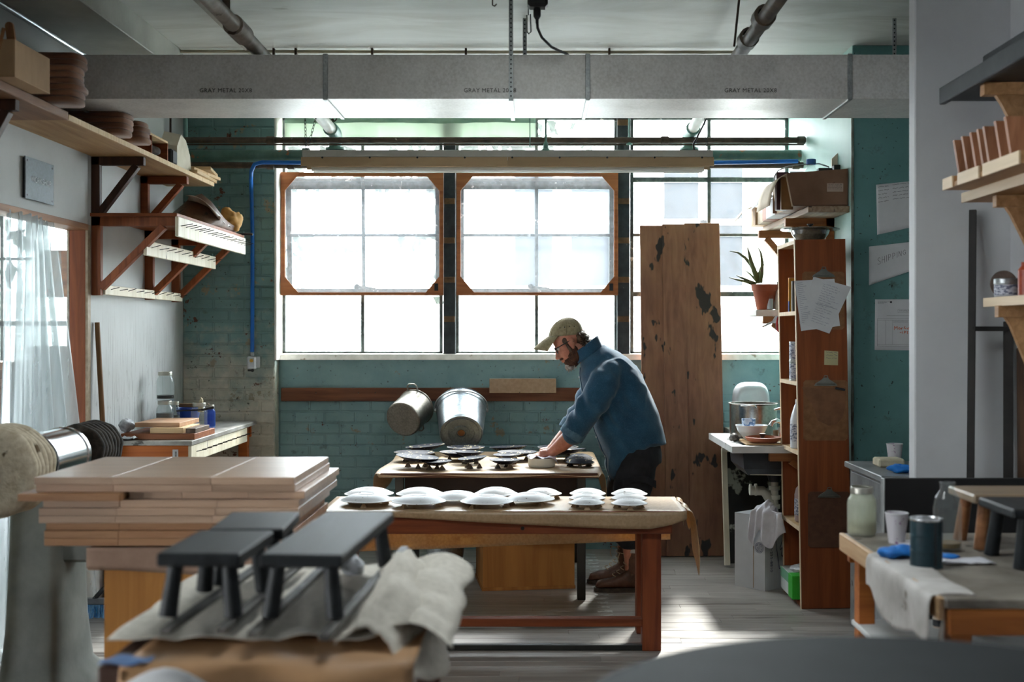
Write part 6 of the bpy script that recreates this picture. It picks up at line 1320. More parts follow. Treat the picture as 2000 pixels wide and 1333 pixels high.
# ---- sink corner
m_counter = mat('white_sink_top', '#c3c3c0', '#d8d8d5', rough=.35, scale=6, val=0, c3='#8d8272', thr=.7, s3=4)
t = thing('wall_sink', 'white topped sink with a dark basin under it in the right corner', 'sink', (1.43, 7.5, 0))
xL = 1.116
for (a, b, c, d) in ((xL, 1.746, 6.98, 7.06), (xL, 1.746, 7.56, 7.92), (1.295, 1.746, 7.92, 8.42), (xL, 1.19, 7.06, 7.56), (1.60, 1.746, 7.06, 7.56)): MB().box(a, b, c, d, .80, .838, 0).build('sink_top', m_counter, t)
MB().loft([[Vector((x, y, .825)) for x, y in ((1.19, 7.06), (1.60, 7.06), (1.60, 7.56), (1.19, 7.56))], [Vector((x, y, .70)) for x, y in ((1.20, 7.07), (1.59, 7.07), (1.59, 7.55), (1.20, 7.55))], [Vector((x, y, .66)) for x, y in ((1.23, 7.11), (1.56, 7.11), (1.56, 7.51), (1.23, 7.51))]], True, True, False).build('basin', mat('dark_enamel', '#2c3034', '#3c4146', rough=.3), t)
MB().box(1.16, 1.72, 7.02, 7.60, .795, .80, 0).build('basin_flange', MATS['dark_enamel'], t)
MB().bar((1.746, 7.0, .775), (1.33, 7.0, .775), .04, .045).build('bracket_arm', m_brk, t); MB().bar((1.73, 7.0, .56), (1.45, 7.0, .755), .035, .045, (0, 1, 0)).build('bracket_brace', m_brk, t)
m_pvc = mat('ivory_pvc', '#b9b6a6', '#cbc8b9', rough=.4)
dx, dyy = PX(1513, 7.3), 7.3
dp_ = MB().cyl((dx, dyy, .66), (dx, dyy, .60), .05, .035, n=18); dp_.build('basin_drain', m_black, t)
MB().cyl((dx, dyy, .60), (dx, dyy, .28), .022, n=14).build('drain_tube', m_pvc, t)
for z in (.575, .52, .465, .40): MB().cyl((dx, dyy, z), (dx, dyy, z - .024), .033, n=12).build('slip_nut', m_pvc, t)
MB().tube([(dx, dyy, .44), (PX(1498, 7.3), dyy, .52), (PX(1490, 7.3), dyy, .545), (PX(1465, 7.3), dyy, .548)], [.024, .028, .028, .028], 12).cyl(P(1478, 957, 7.3), P(1474, 957, 7.3), .036, n=12).cyl(P(1468, 957, 7.3), P(1464, 957, 7.3), .034, n=8).build('trap_arm', m_pvc, t)
MB().bar((1.24, 7.12, .668), (1.50, 7.12, .662), .03, .012).build('support_strip', m_cream, t)
fc = MB().tube([P(1527, 838, 7.2), P(1526, 826, 7.2), P(1518, 822, 7.18), P(1508, 826, 7.15), P(1505, 832, 7.15)], [.014, .013, .013, .013, .014], 10); t2 = single(fc, 'faucet', m_chrome, 'chrome faucet reaching over the sink from behind the bookcase', 'faucet', P(1527, 870, 7.25)); MB().tube([P(1512, 801, 7.25), P(1522, 799, 7.25), P(1530, 798, 7.25)], [.005, .008, .008], 8).build('faucet_lever', m_chrome, t2); MB().cyl(P(1526, 869, 7.25), P(1526, 836, 7.25), .018, n=14).build('faucet_post', m_chrome, t2)
P0 = Vector((PX(1471, 7.66), 7.66, .8385)); t = thing('steel_stock_pot', 'shiny steel stock pot standing on the sink', 'pot', P0)
MB().lathe([(0, .002), (.138, 0), (.145, .006), (.146, .2), (.153, .206), (.153, .209), (.141, .209), (.139, .01), (0, .008)], P0, 40).build('pot_body', mat_galv('mottled_steel', '#77736b', '#a3a19b', .24, .12, 9), t)
for (a, s) in ((-PI / 2 - .35, 1), (PI / 2 + .2, 1)):
    c = P0 + Vector((.147 * math.cos(a), .147 * math.sin(a), .19)); u = Vector((math.cos(a), math.sin(a), 0)); w = Vector((-u.y, u.x, 0)); MB().tube([c - w * .045, c - w * .042 + u * .03 + Vector((0, 0, .012)), c + w * .042 + u * .03 + Vector((0, 0, .012)), c + w * .045], .005, 8).build('pot_handle', m_chrome, t)
t = thing('white_basin', 'white oval basin standing on edge behind the stock pot', 'basin', (PX(1471, 8.1), 8.1, .93))
Yb = 8.06; bz = []
def supe(cx, cz, a, b, top, y, n=36): return [Vector((cx + a * math.copysign(abs(math.cos(q)) ** .6, math.cos(q)), y, cz + b * math.copysign(abs(math.sin(q)) ** .6, math.sin(q)))) for q in [2 * PI * k / n for k in range(n)]]
cxb, czb = PX(1471, Yb), .999
MB().loft([supe(cxb, czb, .122, .158, 0, Yb + .10), supe(cxb, czb, .124, .160, 0, Yb + .095), supe(cxb, czb, .112, .145, 0, Yb + .02), supe(cxb, czb, .104, .134, 0, Yb), supe(cxb, czb, .092, .118, 0, Yb - .004), supe(cxb, czb, .086, .108, 0, Yb + .004)], True, True, True).build('basin_shell', mat('translucent_white', '#c9ced6', '#dfe2e6', rough=.3, scale=5, val=0), t)
W0 = Vector((PX(1468, 7.3), 7.3, .8385)); t = thing('white_bowl', 'deep white bowl on the sink in front of the stock pot', 'bowl', W0); MB().box(W0.x - .10, W0.x + .22, 7.16, 7.40, .838, .846, .002).build('board_base', m_palewood, t) if False else None
single(MB().box(1.21, 1.60, 7.05, 7.38, .8385, .848, .003), 'cutting_board', m_palewood, 'thin wooden board lying across the sink under the bowls', 'board')
W0.z = .8485; MB().lathe([(0, .004), (.04, 0), (.045, .006), (.08, .05), (.094, .085), (.096, .088), (.09, .088), (.076, .052), (.04, .012), (0, .01)], W0, 32).build('bowl_body', mat('white_china', '#c4c6c9', '#d2d4d7', rough=.25, val=0), t)
C0 = W0 + Vector((PX(1462, 7.3) - W0.x, 0, .05)); single(MB().lathe([(0, 0), (.028, .002), (.040, .05), (.041, .075), (.037, .075), (.030, .01), (0, .008)], C0, 24), 'blue_cup', mat('blue_pattern', '#43648f', '#b8c4d4', rough=.3, scale=42, lo=.45, hi=.55), 'small blue patterned cup sitting in the white bowl', 'cup')
R0 = Vector((PX(1491, 7.12), 7.12, .8485)); t = thing('terracotta_lid', 'copper brown dish with a black knob on the sink edge', 'lid', R0)
MB().lathe([(0, .003), (.07, 0), (.095, .012), (.106, .032), (.102, .034), (.088, .018), (0, .012)], R0, 36).build('dish_body', mat('copper_brown', '#8b4a2f', '#a96443', rough=.35, scale=4), t); MB().lathe([(0, .012), (.012, .014), (.010, .03), (.017, .045), (.019, .052), (0, .054)], R0 + Vector((-.005, 0, 0)), 16).build('knob', m_black, t)
single(MB().lathe([(0, 0), (.03, 0), (.032, .004), (.032, .05), (.028, .05), (.028, .006), (0, .005)], (PX(1520, 7.4), 7.4, .8485), 20), 'brown_cup', mat('brown_glaze', '#4f4233', '#685642', rough=.4), 'small brown cup beside the faucet post', 'cup')
single(lumpy((PX(1432, 7.35), 7.30, .862), (.03, .03, .022), 9, .45, 40), 'scrubber', mat('steel_wool', '#33302d', '#77716a', rough=.7, scale=60), 'dark steel scrubber on the left of the sink', 'scrubber')
# framed panel, white box with rag under the sink
t = thing('framed_sheet', 'white framed sheet with a peeling black face leaning under the sink', 'panel', (1.4, 7.85, 0))
MB().bar((1.42, 7.80, .02), (1.42, 7.94, .73), .40, .02, (0, -1, 0)).build('panel_face', mat('peeling_black', '#191917', '#26251f', rough=.7, scale=5, c3='#a8aa9c', thr=.56, s3=5, val=0), t)
for x in (1.215, 1.625): MB().bar((x, 7.785, .01), (x, 7.925, .74), .035, .03, (0, -1, 0)).build('frame_bar', m_cream, t)
MB().bar((1.2, 7.92, .735), (1.64, 7.92, .735), .03, .035).build('frame_bar', m_cream, t)
th_ = math.atan2(-.0, 1)
A, Bc = P(1435, 1143, 7.22), P(1494, 1156, 7.05); A.z = Bc.z = 0
ex = (Bc - A).normalized(); ey = Vector((-ex.y, ex.x, 0)); Lx, Ly, Hh = (Bc - A).length, .20, .425
A2 = Bc + Vector((ex.y * -1, ex.x, 0)) * 0
# box axes: ex runs from the far left corner to the near corner, ey into the room's depth to the right
c0 = A; pt = lambda a, b, z: c0 + ex * a + ey * b + Vector((0, 0, z))
t = thing('white_carton', 'white carton with dark printing on the floor under the sink', 'box', pt(Lx / 2, Ly / 2, 0)); m_wc = mat('white_card', '#b5b7ba', '#c6c8cb', rough=.6, scale=3, c3='#8d8375', thr=.7, s3=3, val=0)
for nm, a0, a1, b0, b1, z0, z1 in (('front_face', 0, Lx, 0, .005, 0, Hh), ('back_face', 0, Lx, Ly - .005, Ly, 0, Hh), ('end_face', 0, .005, .005, Ly - .005, 0, Hh), ('end_face', Lx - .005, Lx, .005, Ly - .005, 0, Hh), ('lid_flap', 0, Lx, 0, Ly, Hh, Hh + .005), ('box_floor', .005, Lx - .005, .005, Ly - .005, 0, .005)):
    mb = MB(); pts = [pt(a, b, z) for z in (z0, z1) for a, b in ((a0, b0), (a1, b0), (a1, b1), (a0, b1))]; mb.convex(pts, [[0, 1, 2, 3], [4, 5, 6, 7], [0, 1, 5, 4], [1, 2, 6, 5], [2, 3, 7, 6], [3, 0, 4, 7]]); mb.build(nm, m_wc, t)
Mf = frame_m(pt(0, -.0008, 0), ex, (0, 0, 1)); Me = frame_m(pt(Lx + .0008, 0, 0), ey, (0, 0, 1)); m_print = mat('dark_print', '#33345a', rough=.7, val=0)
def vtext(s, M, x, z, size): return text_mesh(s, 'printed_text', m_print, t, size, M @ Matrix.Translation((x, z, .0002)) @ Matrix.Rotation(-PI / 2, 4, 'Z'), .0002, 1.05)
sl_ = MB(); strokes(sl_, [[(Lx * .63, .01), (Lx * .63, Hh - .01)]], Mf, .006); sl_.build('tape_seam', mat('brown_tape', '#8a7763', '#9a8771', rough=.5), t)
cm = MB()
for rr in (.030, .024): strokes(cm, [[(Lx * .82 + rr * math.cos(q), .245 + rr * 1.0 * math.sin(q)) for q in [2 * PI * k / 24 for k in range(25)]]], Mf, .0022)
for k in range(7): strokes(cm, scribble(Lx * .82 - .018, Lx * .82 + .02, .228 + k * .006, .005, rw), Mf, .0016)
cm.build('round_emblem', m_print, t)['kind'] = 'stuff'
vtext('1-800-255-8810', Me, .058, .205, .030)
hm_ = MB(); strokes(hm_, [[(.095, .30), (.16, .33), (.24, .36)], [(.095, .30), (.105, .24), (.118, .17), (.13, .115)], [(.13, .115), (.20, .135)], [(.17, .325), (.155, .27), (.135, .235), (.142, .222), (.155, .235)], [(.155, .235), (.15, .19), (.158, .182), (.165, .20)], [(.165, .22), (.165, .175), (.173, .17), (.178, .2)], [(.178, .215), (.18, .18), (.188, .178), (.19, .21)], [(.112, .20), (.12, .155)]], Me, .0045)
hm_.build('hand_drawing', m_print, t)['kind'] = 'stuff'
m_rag = mat('white_cotton_rag', '#c6c4cb', '#d8d7dd', rough=.9, scale=14, val=0)
rc = pt(Lx * .95, .02, Hh + .006)
def rg1(u, v):
    """rag: a bunched heap on the lid whose lower half falls over the corner edge"""
    a = (u - .5) * 2.6; d = v
    if d < .45:
        q = d / .45; p = rc + ex * (.07 * (u - .5) * 2 * (.5 + q * .5)) + ey * (.10 * (1 - q) - .02) ; p.z += .012 + .075 * math.sin(q * 2.6) * (1 - abs(u - .5)) + .012 * noise.noise(Vector((u * 7, v * 7, 1)))
    else:
        q = (d - .45) / .55; L = .13 + .05 * math.sin(u * 11) ; p = rc + ex * (.07 * (u - .5) * 2 * (1 + .25 * q)) - ey * (.035 + .012 * math.sin(u * 21 + q * 2) + .008); p.z += .034 * (1 - q) - L * q
        if u > .62: p = p + ex * (.05 * (u - .62) / .38 * 1.2) + ey * .03 * (u - .62) / .38
    return p
single(MB().sheet(rg1, 46, 34, .002), 'cotton_rag', m_rag, 'white cotton rag hanging over the corner of the white carton', 'rag', rc)

# ---- right partition: cabinet, black panel, leaning frame
m_cab = mat('scuffed_grey_metal', '#777a7b', '#9b9e9f', rough=.4, scale=7, metal=.3, c3='#4a4542', thr=.66, s3=10)
t = thing('metal_cabinet', 'scuffed grey metal cabinet between the teal wall and the partition', 'cabinet', (1.9, 5.95, 0))
MB().box(1.60, 2.3, 5.62, 6.25, 0, .795, .004).build('cabinet_body', m_cab, t); MB().box(1.575, 2.32, 5.60, 6.27, .80, .83, .004).build('cabinet_top', m_cab, t); MB().box(1.592, 1.6, 5.64, 6.2, .60, .785, .003).build('drawer', m_cab, t); MB().box(1.584, 1.592, 5.85, 5.98, .68, .70, .003).build('drawer_handle', m_chrome, t)
YP = 5.95
single(MB().box(PX(1717, YP), PX(1768, YP), YP, YP + .12, .8305, .872, .008), 'foam_block', mat('yellow_foam', '#b5ab92', '#c9c0a8', rough=.9, scale=20), 'yellowish foam block on the grey metal cabinet', 'block')
m_glove = mat('blue_nitrile', '#1767b8', '#2279cc', rough=.5, scale=30, val=.03)
single(lumpy((PX(1760, 5.72), 5.74, .8505), (.058, .05, .02), 12, .5, 22), 'blue_glove', m_glove, 'crumpled blue glove on the grey metal cabinet', 'glove')
m_cupp = mat('floral_paper_cup', '#c5c2c8', '#cfccd2', rough=.55, scale=5, val=0, c3='#8d5f93', thr=.60, s3=42)
def paper_cup(label, loc, r0, r1, h):
    t = thing('paper_cup', label, 'cup', loc); MB().lathe([(0, .004), (r0, .004), (r0, 0), (r0 + .001, 0), (r1, h), (r1 - .0015, h), (r0 - .001, .008), (0, .008)], loc, 28).build('cup_body', m_cupp, t)
    MB().tube([Vector(loc) + Vector((r1 * math.cos(a), r1 * math.sin(a), h)) for a in [2 * PI * k / 24 for k in range(24)]], .0018, 6, True).build('cup_rim', m_paperw, t)
paper_cup('floral paper cup on the grey metal cabinet behind the partition edge', (PX(1766, 5.98), 6.14, .8305), .028, .040, .098)
single(MB().box(1.695, 1.80, 6.45, 6.46, .0, .80, .002), 'hardboard_sheet', mat('brown_hardboard', '#6e543d', '#836850', rough=.7, scale=20), 'brown hardboard sheet standing behind the grey metal cabinet', 'panel')
t = thing('black_board', 'big black painted board standing behind the right bench', 'panel', (1.66, 4.72, 0)); MB().box(1.335, 1.90, 4.70, 4.73, 0, .925, .003).build('panel_face', mat('black_paint', '#060607', '#121213', rough=.6, val=0), t)
MB().box(1.33, 1.336, 4.695, 4.735, 0, .925, .002).build('panel_edge', m_cab, t)
for x in (1.40, 1.85): MB().bar((x, 4.735, .5), (x, 5.0, .012), .03, .02).build('rear_strut', m_black, t)
t = thing('metal_stand', 'black chipped metal stand leaning on the white partition', 'frame', (1.85, 5.0, 0)); m_chipblk = mat('chipped_black', '#14110f', '#1f1b18', rough=.5, scale=14, c3='#7a5b40', thr=.70, s3=9)
MB().bar((1.755, 4.98, .0), (1.84, 5.17, 2.0), .03, .022).build('frame_bar', m_chipblk, t); MB().bar((1.92, 4.99, 0), (1.985, 5.16, 1.53), .04, .03).build('frame_bar', m_chipblk, t); MB().bar((1.818, 5.105, 1.50), (1.985, 5.15, 1.50), .02, .02).build('cross_bar', m_chipblk, t)
single(MB().bar((1.945, 4.90, 0), (1.992, 5.05, 1.42), .03, .02), 'dark_strip', wood('dark_strip_wood', '#2a1d14', '#4d3523', 'Z'), 'dark wooden strip leaning in the corner beside the black frame', 'strip')
# ---- shelves on the right wall
m_rsh = wood('right_shelf_wood', '#8d6742', '#b48a60', 'Y'); m_rshe = wood('shelf_face_pale', '#b7a081', '#d0bb9d', 'Y', fine=16); m_dark_sh = mat('dark_grey_board', '#23262a', '#33373b', rough=.5, scale=5, c3='#5d3320', thr=.72)
def gusset(t, y, ztop, zbot, xw, xe, m, th, w, dlo, dx):
    """right wall bracket: post, arm and a triangular wooden plate between them"""
    MB().bar((xw - th / 2, y, zbot), (xw - th / 2, y, ztop), w, th, (1, 0, 0)).build('bracket_post', m, t); MB().bar((xw, y, ztop - th / 2), (xe, y, ztop - th / 2), w, th).build('bracket_arm', m, t)
    MB().prism([(xw - th, y - .012, ztop - th), (xe + dx, y - .012, ztop - th), (xe + dx + .02, y - .012, ztop - th - .03), (xw - th - .03, y - .012, zbot + dlo), (xw - th, y - .012, zbot + dlo)], (0, .024, 0)).build('bracket_plate', m, t)
t = thing('upper_shelf', 'dark grey shelf high on the right wall', 'shelf', (1.85, 4.4, 2.4))
MB().box(1.69, 2.005, 3.3, 5.10, 2.445, 2.485, .004).build('shelf_board', m_dark_sh, t); MB().box(1.675, 1.70, 3.3, 5.10, 2.43, 2.50, .003).build('shelf_lip', m_dark_sh, t)
for y in (4.72, 3.7): gusset(t, y, 2.444, 2.07, 2.008, 1.715, m_rsh, .05, .045, .02, .05)
single(MB().box(1.80, 1.99, 3.2, 4.95, 2.486, 2.60, .006), 'dark_plank', m_dark_sh, 'thick dark plank lying on the upper right shelf', 'plank')
t = thing('middle_shelf', 'pale edged wooden shelf on the right wall under the wedge holder', 'shelf', (1.86, 4.3, 1.98))
MB().box(1.71, 2.005, 3.3, 4.92, 2.005, 2.04, .003).build('shelf_board', m_rsh, t); MB().box(1.704, 1.7095, 3.3, 4.92, 2.003, 2.042, .001).build('shelf_edge', m_rshe, t)
for y in (4.66, 3.8): gusset(t, y, 2.004, 1.645, 2.008, 1.74, m_rsh, .045, .04, .02, .04)
t = thing('wedge_holder', 'slotted wooden holder with standing wedges on the middle right shelf', 'rack', (1.7, 4.45, 2.041))
MB().box(1.60, 1.95, 4.05, 4.81, 2.0415, 2.062, .002).build('holder_base', m_rsh, t)
for (y0, y1) in ((4.70, 4.81), (4.42, 4.64), (4.05, 4.38)): MB().box(1.592, 1.5995, y0, y1, 2.04, 2.085, .001).build('holder_lip', m_rshe, t); MB().box(1.6, 1.615, y0, y1, 2.062, 2.085, .001).build('holder_back', m_rsh, t)
m_wedge = wood('wedge_wood', '#7d4f35', '#a87453', 'Z', val=.15)
for k, y in enumerate((4.68, 4.59, 4.50, 4.43, 4.37, 4.26, 4.17)):
    mb = MB().prism([(1.62, y, 2.0625), (1.685, y, 2.0625), (1.665, y - .02, 2.215), (1.588, y - .02, 2.215)], (0, .02, 0)); single(mb, 'wooden_wedge', m_wedge, ('first', 'second', 'third', 'fourth', 'fifth', 'sixth', 'seventh')[k] + ' thin wooden wedge in the right shelf holder counted from the partition', 'wedge', None, 'wedges in the holder')
t = thing('lower_shelf', 'short pale wooden shelf low on the right wall carrying a jar', 'shelf', (1.9, 4.4, 1.55))
MB().box(1.79, 2.005, 3.4, 4.90, 1.588, 1.62, .003).build('shelf_board', m_rsh, t); MB().box(1.784, 1.7895, 3.4, 4.90, 1.586, 1.622, .001).build('shelf_edge', m_rshe, t)
for y in (4.72, 3.9): gusset(t, y, 1.587, 1.22, 2.008, 1.77, m_rsh, .045, .04, .02, .03)
q = Vector((PX(1972, 4.75), 4.78, 1.6215)); t = thing('label_jar', 'squat white labelled jar on the lower right shelf', 'jar', q)
MB().lathe([(0, 0), (.043, 0), (.046, .004), (.046, .052), (0, .052)], q, 26).build('jar_body', mat('grey_white_jar', '#9b9da2', '#adafb4', rough=.4), t); MB().lathe([(.0475, .05), (.0485, .052), (.0485, .07), (.045, .073), (0, .073)], q, 26).build('jar_lid', m_galv_dull, t); MB().lathe([(.0464, .008), (.0468, .009), (.0468, .046), (.0464, .047)], q, 26).build('jar_label', m_label, t)
single(MB().cyl((PX(1962, 4.86), 4.865, 1.676), (PX(1962, 4.86), 4.872, 1.676), .054, n=32), 'sanding_disc', mat('sanding_grit', '#594c45', '#6b5d55', rough=.9, scale=60), 'grey brown sanding disc standing behind the labelled jar', 'disc')
single(MB().lathe([(0, 0), (.028, 0), (.03, .004), (.03, .1), (.018, .115), (.018, .13), (0, .131)], (PX(1996, 4.7), 4.66, 1.6215), 20), 'red_can', mat('red_label_can', '#7a2a1d', '#a04a2a', rough=.4, scale=20), 'small red and amber can at the right of the labelled jar', 'can')

# ---- right work bench
m_rbt = mat('stained_bench_top', '#5f574e', '#8f887d', rough=.5, scale=5, dist=.8, c3='#2a2420', thr=.60, s3=5, val=0, bmp=.1)
m_rbo = wood('orange_bench_timber', '#8c4a1c', '#b56c30', 'X')
t = thing('right_bench', 'paint stained orange timber work bench on the right', 'bench', (1.52, 3.68, 0))
MB().box(1.05, 1.995, 3.14, 4.19, .775, .80, .003).build('bench_top', m_rbt, t)
MB().box(1.035, 1.052, 3.16, 4.19, .742, .801, .003).build('edge_rail', wood('pale_edge_rail', '#9d7b58', '#bfa07c', 'Y'), t); MB().box(1.06, 1.995, 3.145, 3.175, .705, .774, .003).build('apron', m_rbo, t); MB().box(1.06, 1.995, 4.15, 4.18, .705, .774, .003).build('apron', m_rbo, t)
for (x, y) in ((1.075, 3.18), (1.075, 4.09), (1.90, 3.18), (1.90, 4.09)): MB().box(x, x + .055, y, y + .055, 0, .774, .003).build('leg', m_rbo, t)
MB().box(1.07, 1.99, 3.24, 4.16, .495, .512, .002).build('lower_shelf', mat('white_shelf_board', '#b7b8b6', '#c9cac8', rough=.6, scale=3), t)
def rb(x, y): Yb_ = FPX * (HC - .80) / (y - CY); return Vector((PX(x, Yb_), Yb_, .8005))
q = rb(1683, 1046); mason_jar('mason_jar', 'big open mason jar of cream liquid at the far left bench corner', q, .0475, .158, liquid('cream_liquid', '#b7b08c', .4), .30, False, None, glass('milky_jar_glass', (.9, .92, .88, 1), .45, .08, (.72, .74, .66, 1)))
q = rb(1751, 1062); paper_cup('floral paper cup standing on the right bench', q, .024, .0365, .098)
q = rb(1809, 1108); t = thing('teal_can', 'dark teal paint can with a rusty bottom rim on the right bench', 'can', q)
MB().lathe([(0, .003), (.044, .003), (.0465, 0), (.0465, .004), (.0455, .007), (.0455, .046), (.0468, .049), (.0455, .052), (.0455, .09), (.0468, .093), (.0455, .096), (.0455, .134), (.0475, .138), (.0475, .142), (.043, .142), (.042, .138), (0, .138)], q, 32).build('can_body', mat('dark_teal_enamel', '#0f262e', '#1a3a44', rough=.4, scale=9, val=0), t); MB().lathe([(.0476, .136), (.0482, .139), (.0476, .1425), (.042, .1425), (.0415, .139), (0, .1385)], q, 32).build('can_lid', m_chrome, t); MB().bar(q + Vector((.012, -.0462, .01)), q + Vector((.012, -.0462, .132)), .005, .003, (0, 1, 0)).build('can_seam', m_black, t)
q = rb(1850, 1076); t = thing('milk_bottle', 'clear glass milk bottle with dregs on the right bench', 'bottle', q)
MB().lathe([(0, .003), (.040, 0), (.0435, .006), (.0435, .135), (.038, .165), (.024, .187), (.0215, .2), (.025, .204), (.025, .214), (.02, .214), (.018, .2), (.02, .185), (.035, .163), (.0415, .134), (.0415, .01), (0, .008)], q, 32).build('bottle_body', m_glass, t); MB().lathe([(0, .009), (.0405, .011), (.0405, .026), (0, .026)], q, 26).build('contents', liquid('amber_dregs', '#8a6f45', .3), t)
single(lumpy(rb(1752, 1090) + Vector((0, 0, .019)), (.052, .045, .018), 15, .5, 24), 'blue_glove', m_glove, 'crumpled blue glove beside the teal can on the right bench', 'glove')
single(lumpy(rb(1853, 1093) + Vector((0, 0, .008)), (.034, .025, .008), 17, .4, 30), 'blue_scrap', m_glove, 'small blue rubber scrap right of the teal can', 'scrap')
single(MB().sheet(lambda u, v: rb(1778, 1068) + Vector((-.03 + .13 * u, .10 * v, .004 + .006 * abs(noise.noise(Vector((u * 5, v * 5, 3)))))), 10, 8, .002), 'white_wipe', m_rag, 'flat white wipe lying behind the teal can', 'wipe')
single(MB().sheet(lambda u, v: rb(1880, 1105) + Vector((-.05 + .15 * u, .10 * v, .004 + .008 * abs(noise.noise(Vector((u * 4, v * 4, 6)))))), 10, 8, .002), 'white_wipe', m_rag, 'flat pale wipe between the teal can and the dark stool', 'wipe')
def bc(u, v):
    y = 3.18 + .60 * u; top = .10
    if v < .35: return Vector((1.04 + top * (1 - v / .35), y + .02 * math.sin(v * 9), .8035 + .003 * math.sin(u * 14)))
    q = (v - .35) / .65; L = .115 + .03 * math.sin(u * 3 + .5) - .02 * math.sin(u * 9); a = min(1, q * 4) * PI / 2
    return Vector((1.034 - .018 * math.sin(a) - .010 * math.sin(u * 10 + q) * q, y + .05 * q * (u - .3), .803 - .014 * (1 - math.cos(a)) - L * max(0, q - .1)))
single(MB().sheet(bc, 40, 24, .003), 'bench_cloth', mat('grimy_white_cloth', '#a8a39d', '#c9c5c1', rough=.9, scale=6, val=0, c3='#857a6e', thr=.64, s3=7), 'grimy white cloth draped over the left edge of the right bench', 'cloth', (1.05, 3.5, .803))
t0 = thing('brown_stool', 'brown wooden low stool standing on the right bench', 'stool', (1.66, 3.95, .8005)); m_bst = wood('brown_stool_wood', '#76482a', '#a06c45', 'X')
def stool2(t, x0, x1, y0, y1, m, mt):
    MB().box(x0, x1, y0, y1, .948, .976, .006).build('seat', mt, t)
    for sx, x in ((-1, x0 + .05), (1, x1 - .05)):
        for sy, y in ((-1, y0 + .04), (1, y1 - .04)): MB().tube([(x, y, .95), (x + sx * .018, y + sy * .015, .8007)], [.019, .022], 16).build('leg', m, t)
stool2(t0, 1.366, 1.955, 3.835, 4.075, m_bst, mat('tan_seat', '#7d6a55', '#94806a', rough=.45, scale=14, stretch=(.1, 1, 1)))
t0 = thing('dark_stool', 'dark grey low stool nearest on the right bench', 'stool', (1.66, 3.65, .8005)); stool2(t0, 1.366, 1.955, 3.515, 3.795, m_ebony, m_ebony)
t0 = thing('pale_stool', 'pale grey stool standing on the lower shelf of the right bench', 'stool', (1.55, 3.7, .5125)); m_pst = mat('weathered_pale_wood', '#6b645c', '#8d857b', rough=.7, scale=18, stretch=(.1, 1, 1))
MB().box(1.24, 1.80, 3.62, 3.86, .645, .675, .004).build('seat', m_pst, t0)
for (x, y, dx_) in ((1.29, 3.66, -.02), (1.29, 3.82, -.02), (1.75, 3.66, .02), (1.75, 3.82, .02)): MB().tube([(x, y, .646), (x + dx_, y, .513)], [.018, .022], 12).build('leg', m_pst, t0)
for k, (x, y) in enumerate(((1.33, 4.05), (1.42, 3.98))):
    q = Vector((x, y, .5125)); t0 = thing('small_bottle', ('small pointed bottle with a dark label on the lower bench shelf', 'short brown bottle on the lower bench shelf')[k], 'bottle', q)
    MB().lathe([(0, 0), (.02, 0), (.021, .03), (.019, .034), (.008, .06), (.004, .075), (0, .076)] if k == 0 else [(0, 0), (.017, 0), (.017, .03), (.01, .036), (.01, .046), (0, .047)], q, 18).build('bottle_body', m_cardin if k == 0 else MATS['brown_glaze'], t0)
    MB().lathe([(.0205, .004), (.0215, .005), (.0217, .026), (.0205, .027)] if k == 0 else [(.0172, .01), (.0176, .011), (.0176, .024), (.0172, .025)], q, 18).build('bottle_label', m_black, t0)
single(lumpy((1.74, 3.42, .553), (.16, .10, .04), 21, .4, 11), 'plastic_bag', mat('lilac_plastic', '#8f8da0', '#b6b4c6', rough=.25, scale=20), 'crumpled lilac plastic bag on the lower bench shelf', 'bag')
single(lumpy((1.50, 3.36, .536), (.17, .10, .022), 23, .4, 12), 'brown_cloth', mat('brown_cloth', '#3b281d', '#5b4030', rough=.9, scale=9), 'brown crumpled cloth on the lower bench shelf', 'cloth')
single(MB().prism([(1.115, 4.215, .60), (1.095, 4.215, .665), (1.12, 4.215, .74), (1.16, 4.215, .74), (1.16, 4.215, .58)], (0, .003, 0)), 'paper_corner', m_kraft, 'brown paper corner poking out behind the left bench leg', 'paper')
# ---- round dark table in the near right corner
t = thing('round_table', 'dark grey round table top out of focus in the near right corner', 'table', (.545, 1.652, 0)); m_rt = mat('dark_grey_table', '#262b2e', '#303538', rough=.62, scale=3, val=0, spec=.2)
MB().lathe([(0, .916), (.50, .916), (.508, .92), (.512, .93), (.508, .946), (.50, .95), (0, .95)], (.545, 1.652, 0), 96).build('table_top', m_rt, t)
MB().lathe([(.22, 0), (.24, .01), (.22, .03), (.05, .05), (.04, .1), (.04, .86), (.1, .9), (.12, .916), (0, .916)], (.545, 1.652, 0), 32).build('pedestal', m_rt, t)
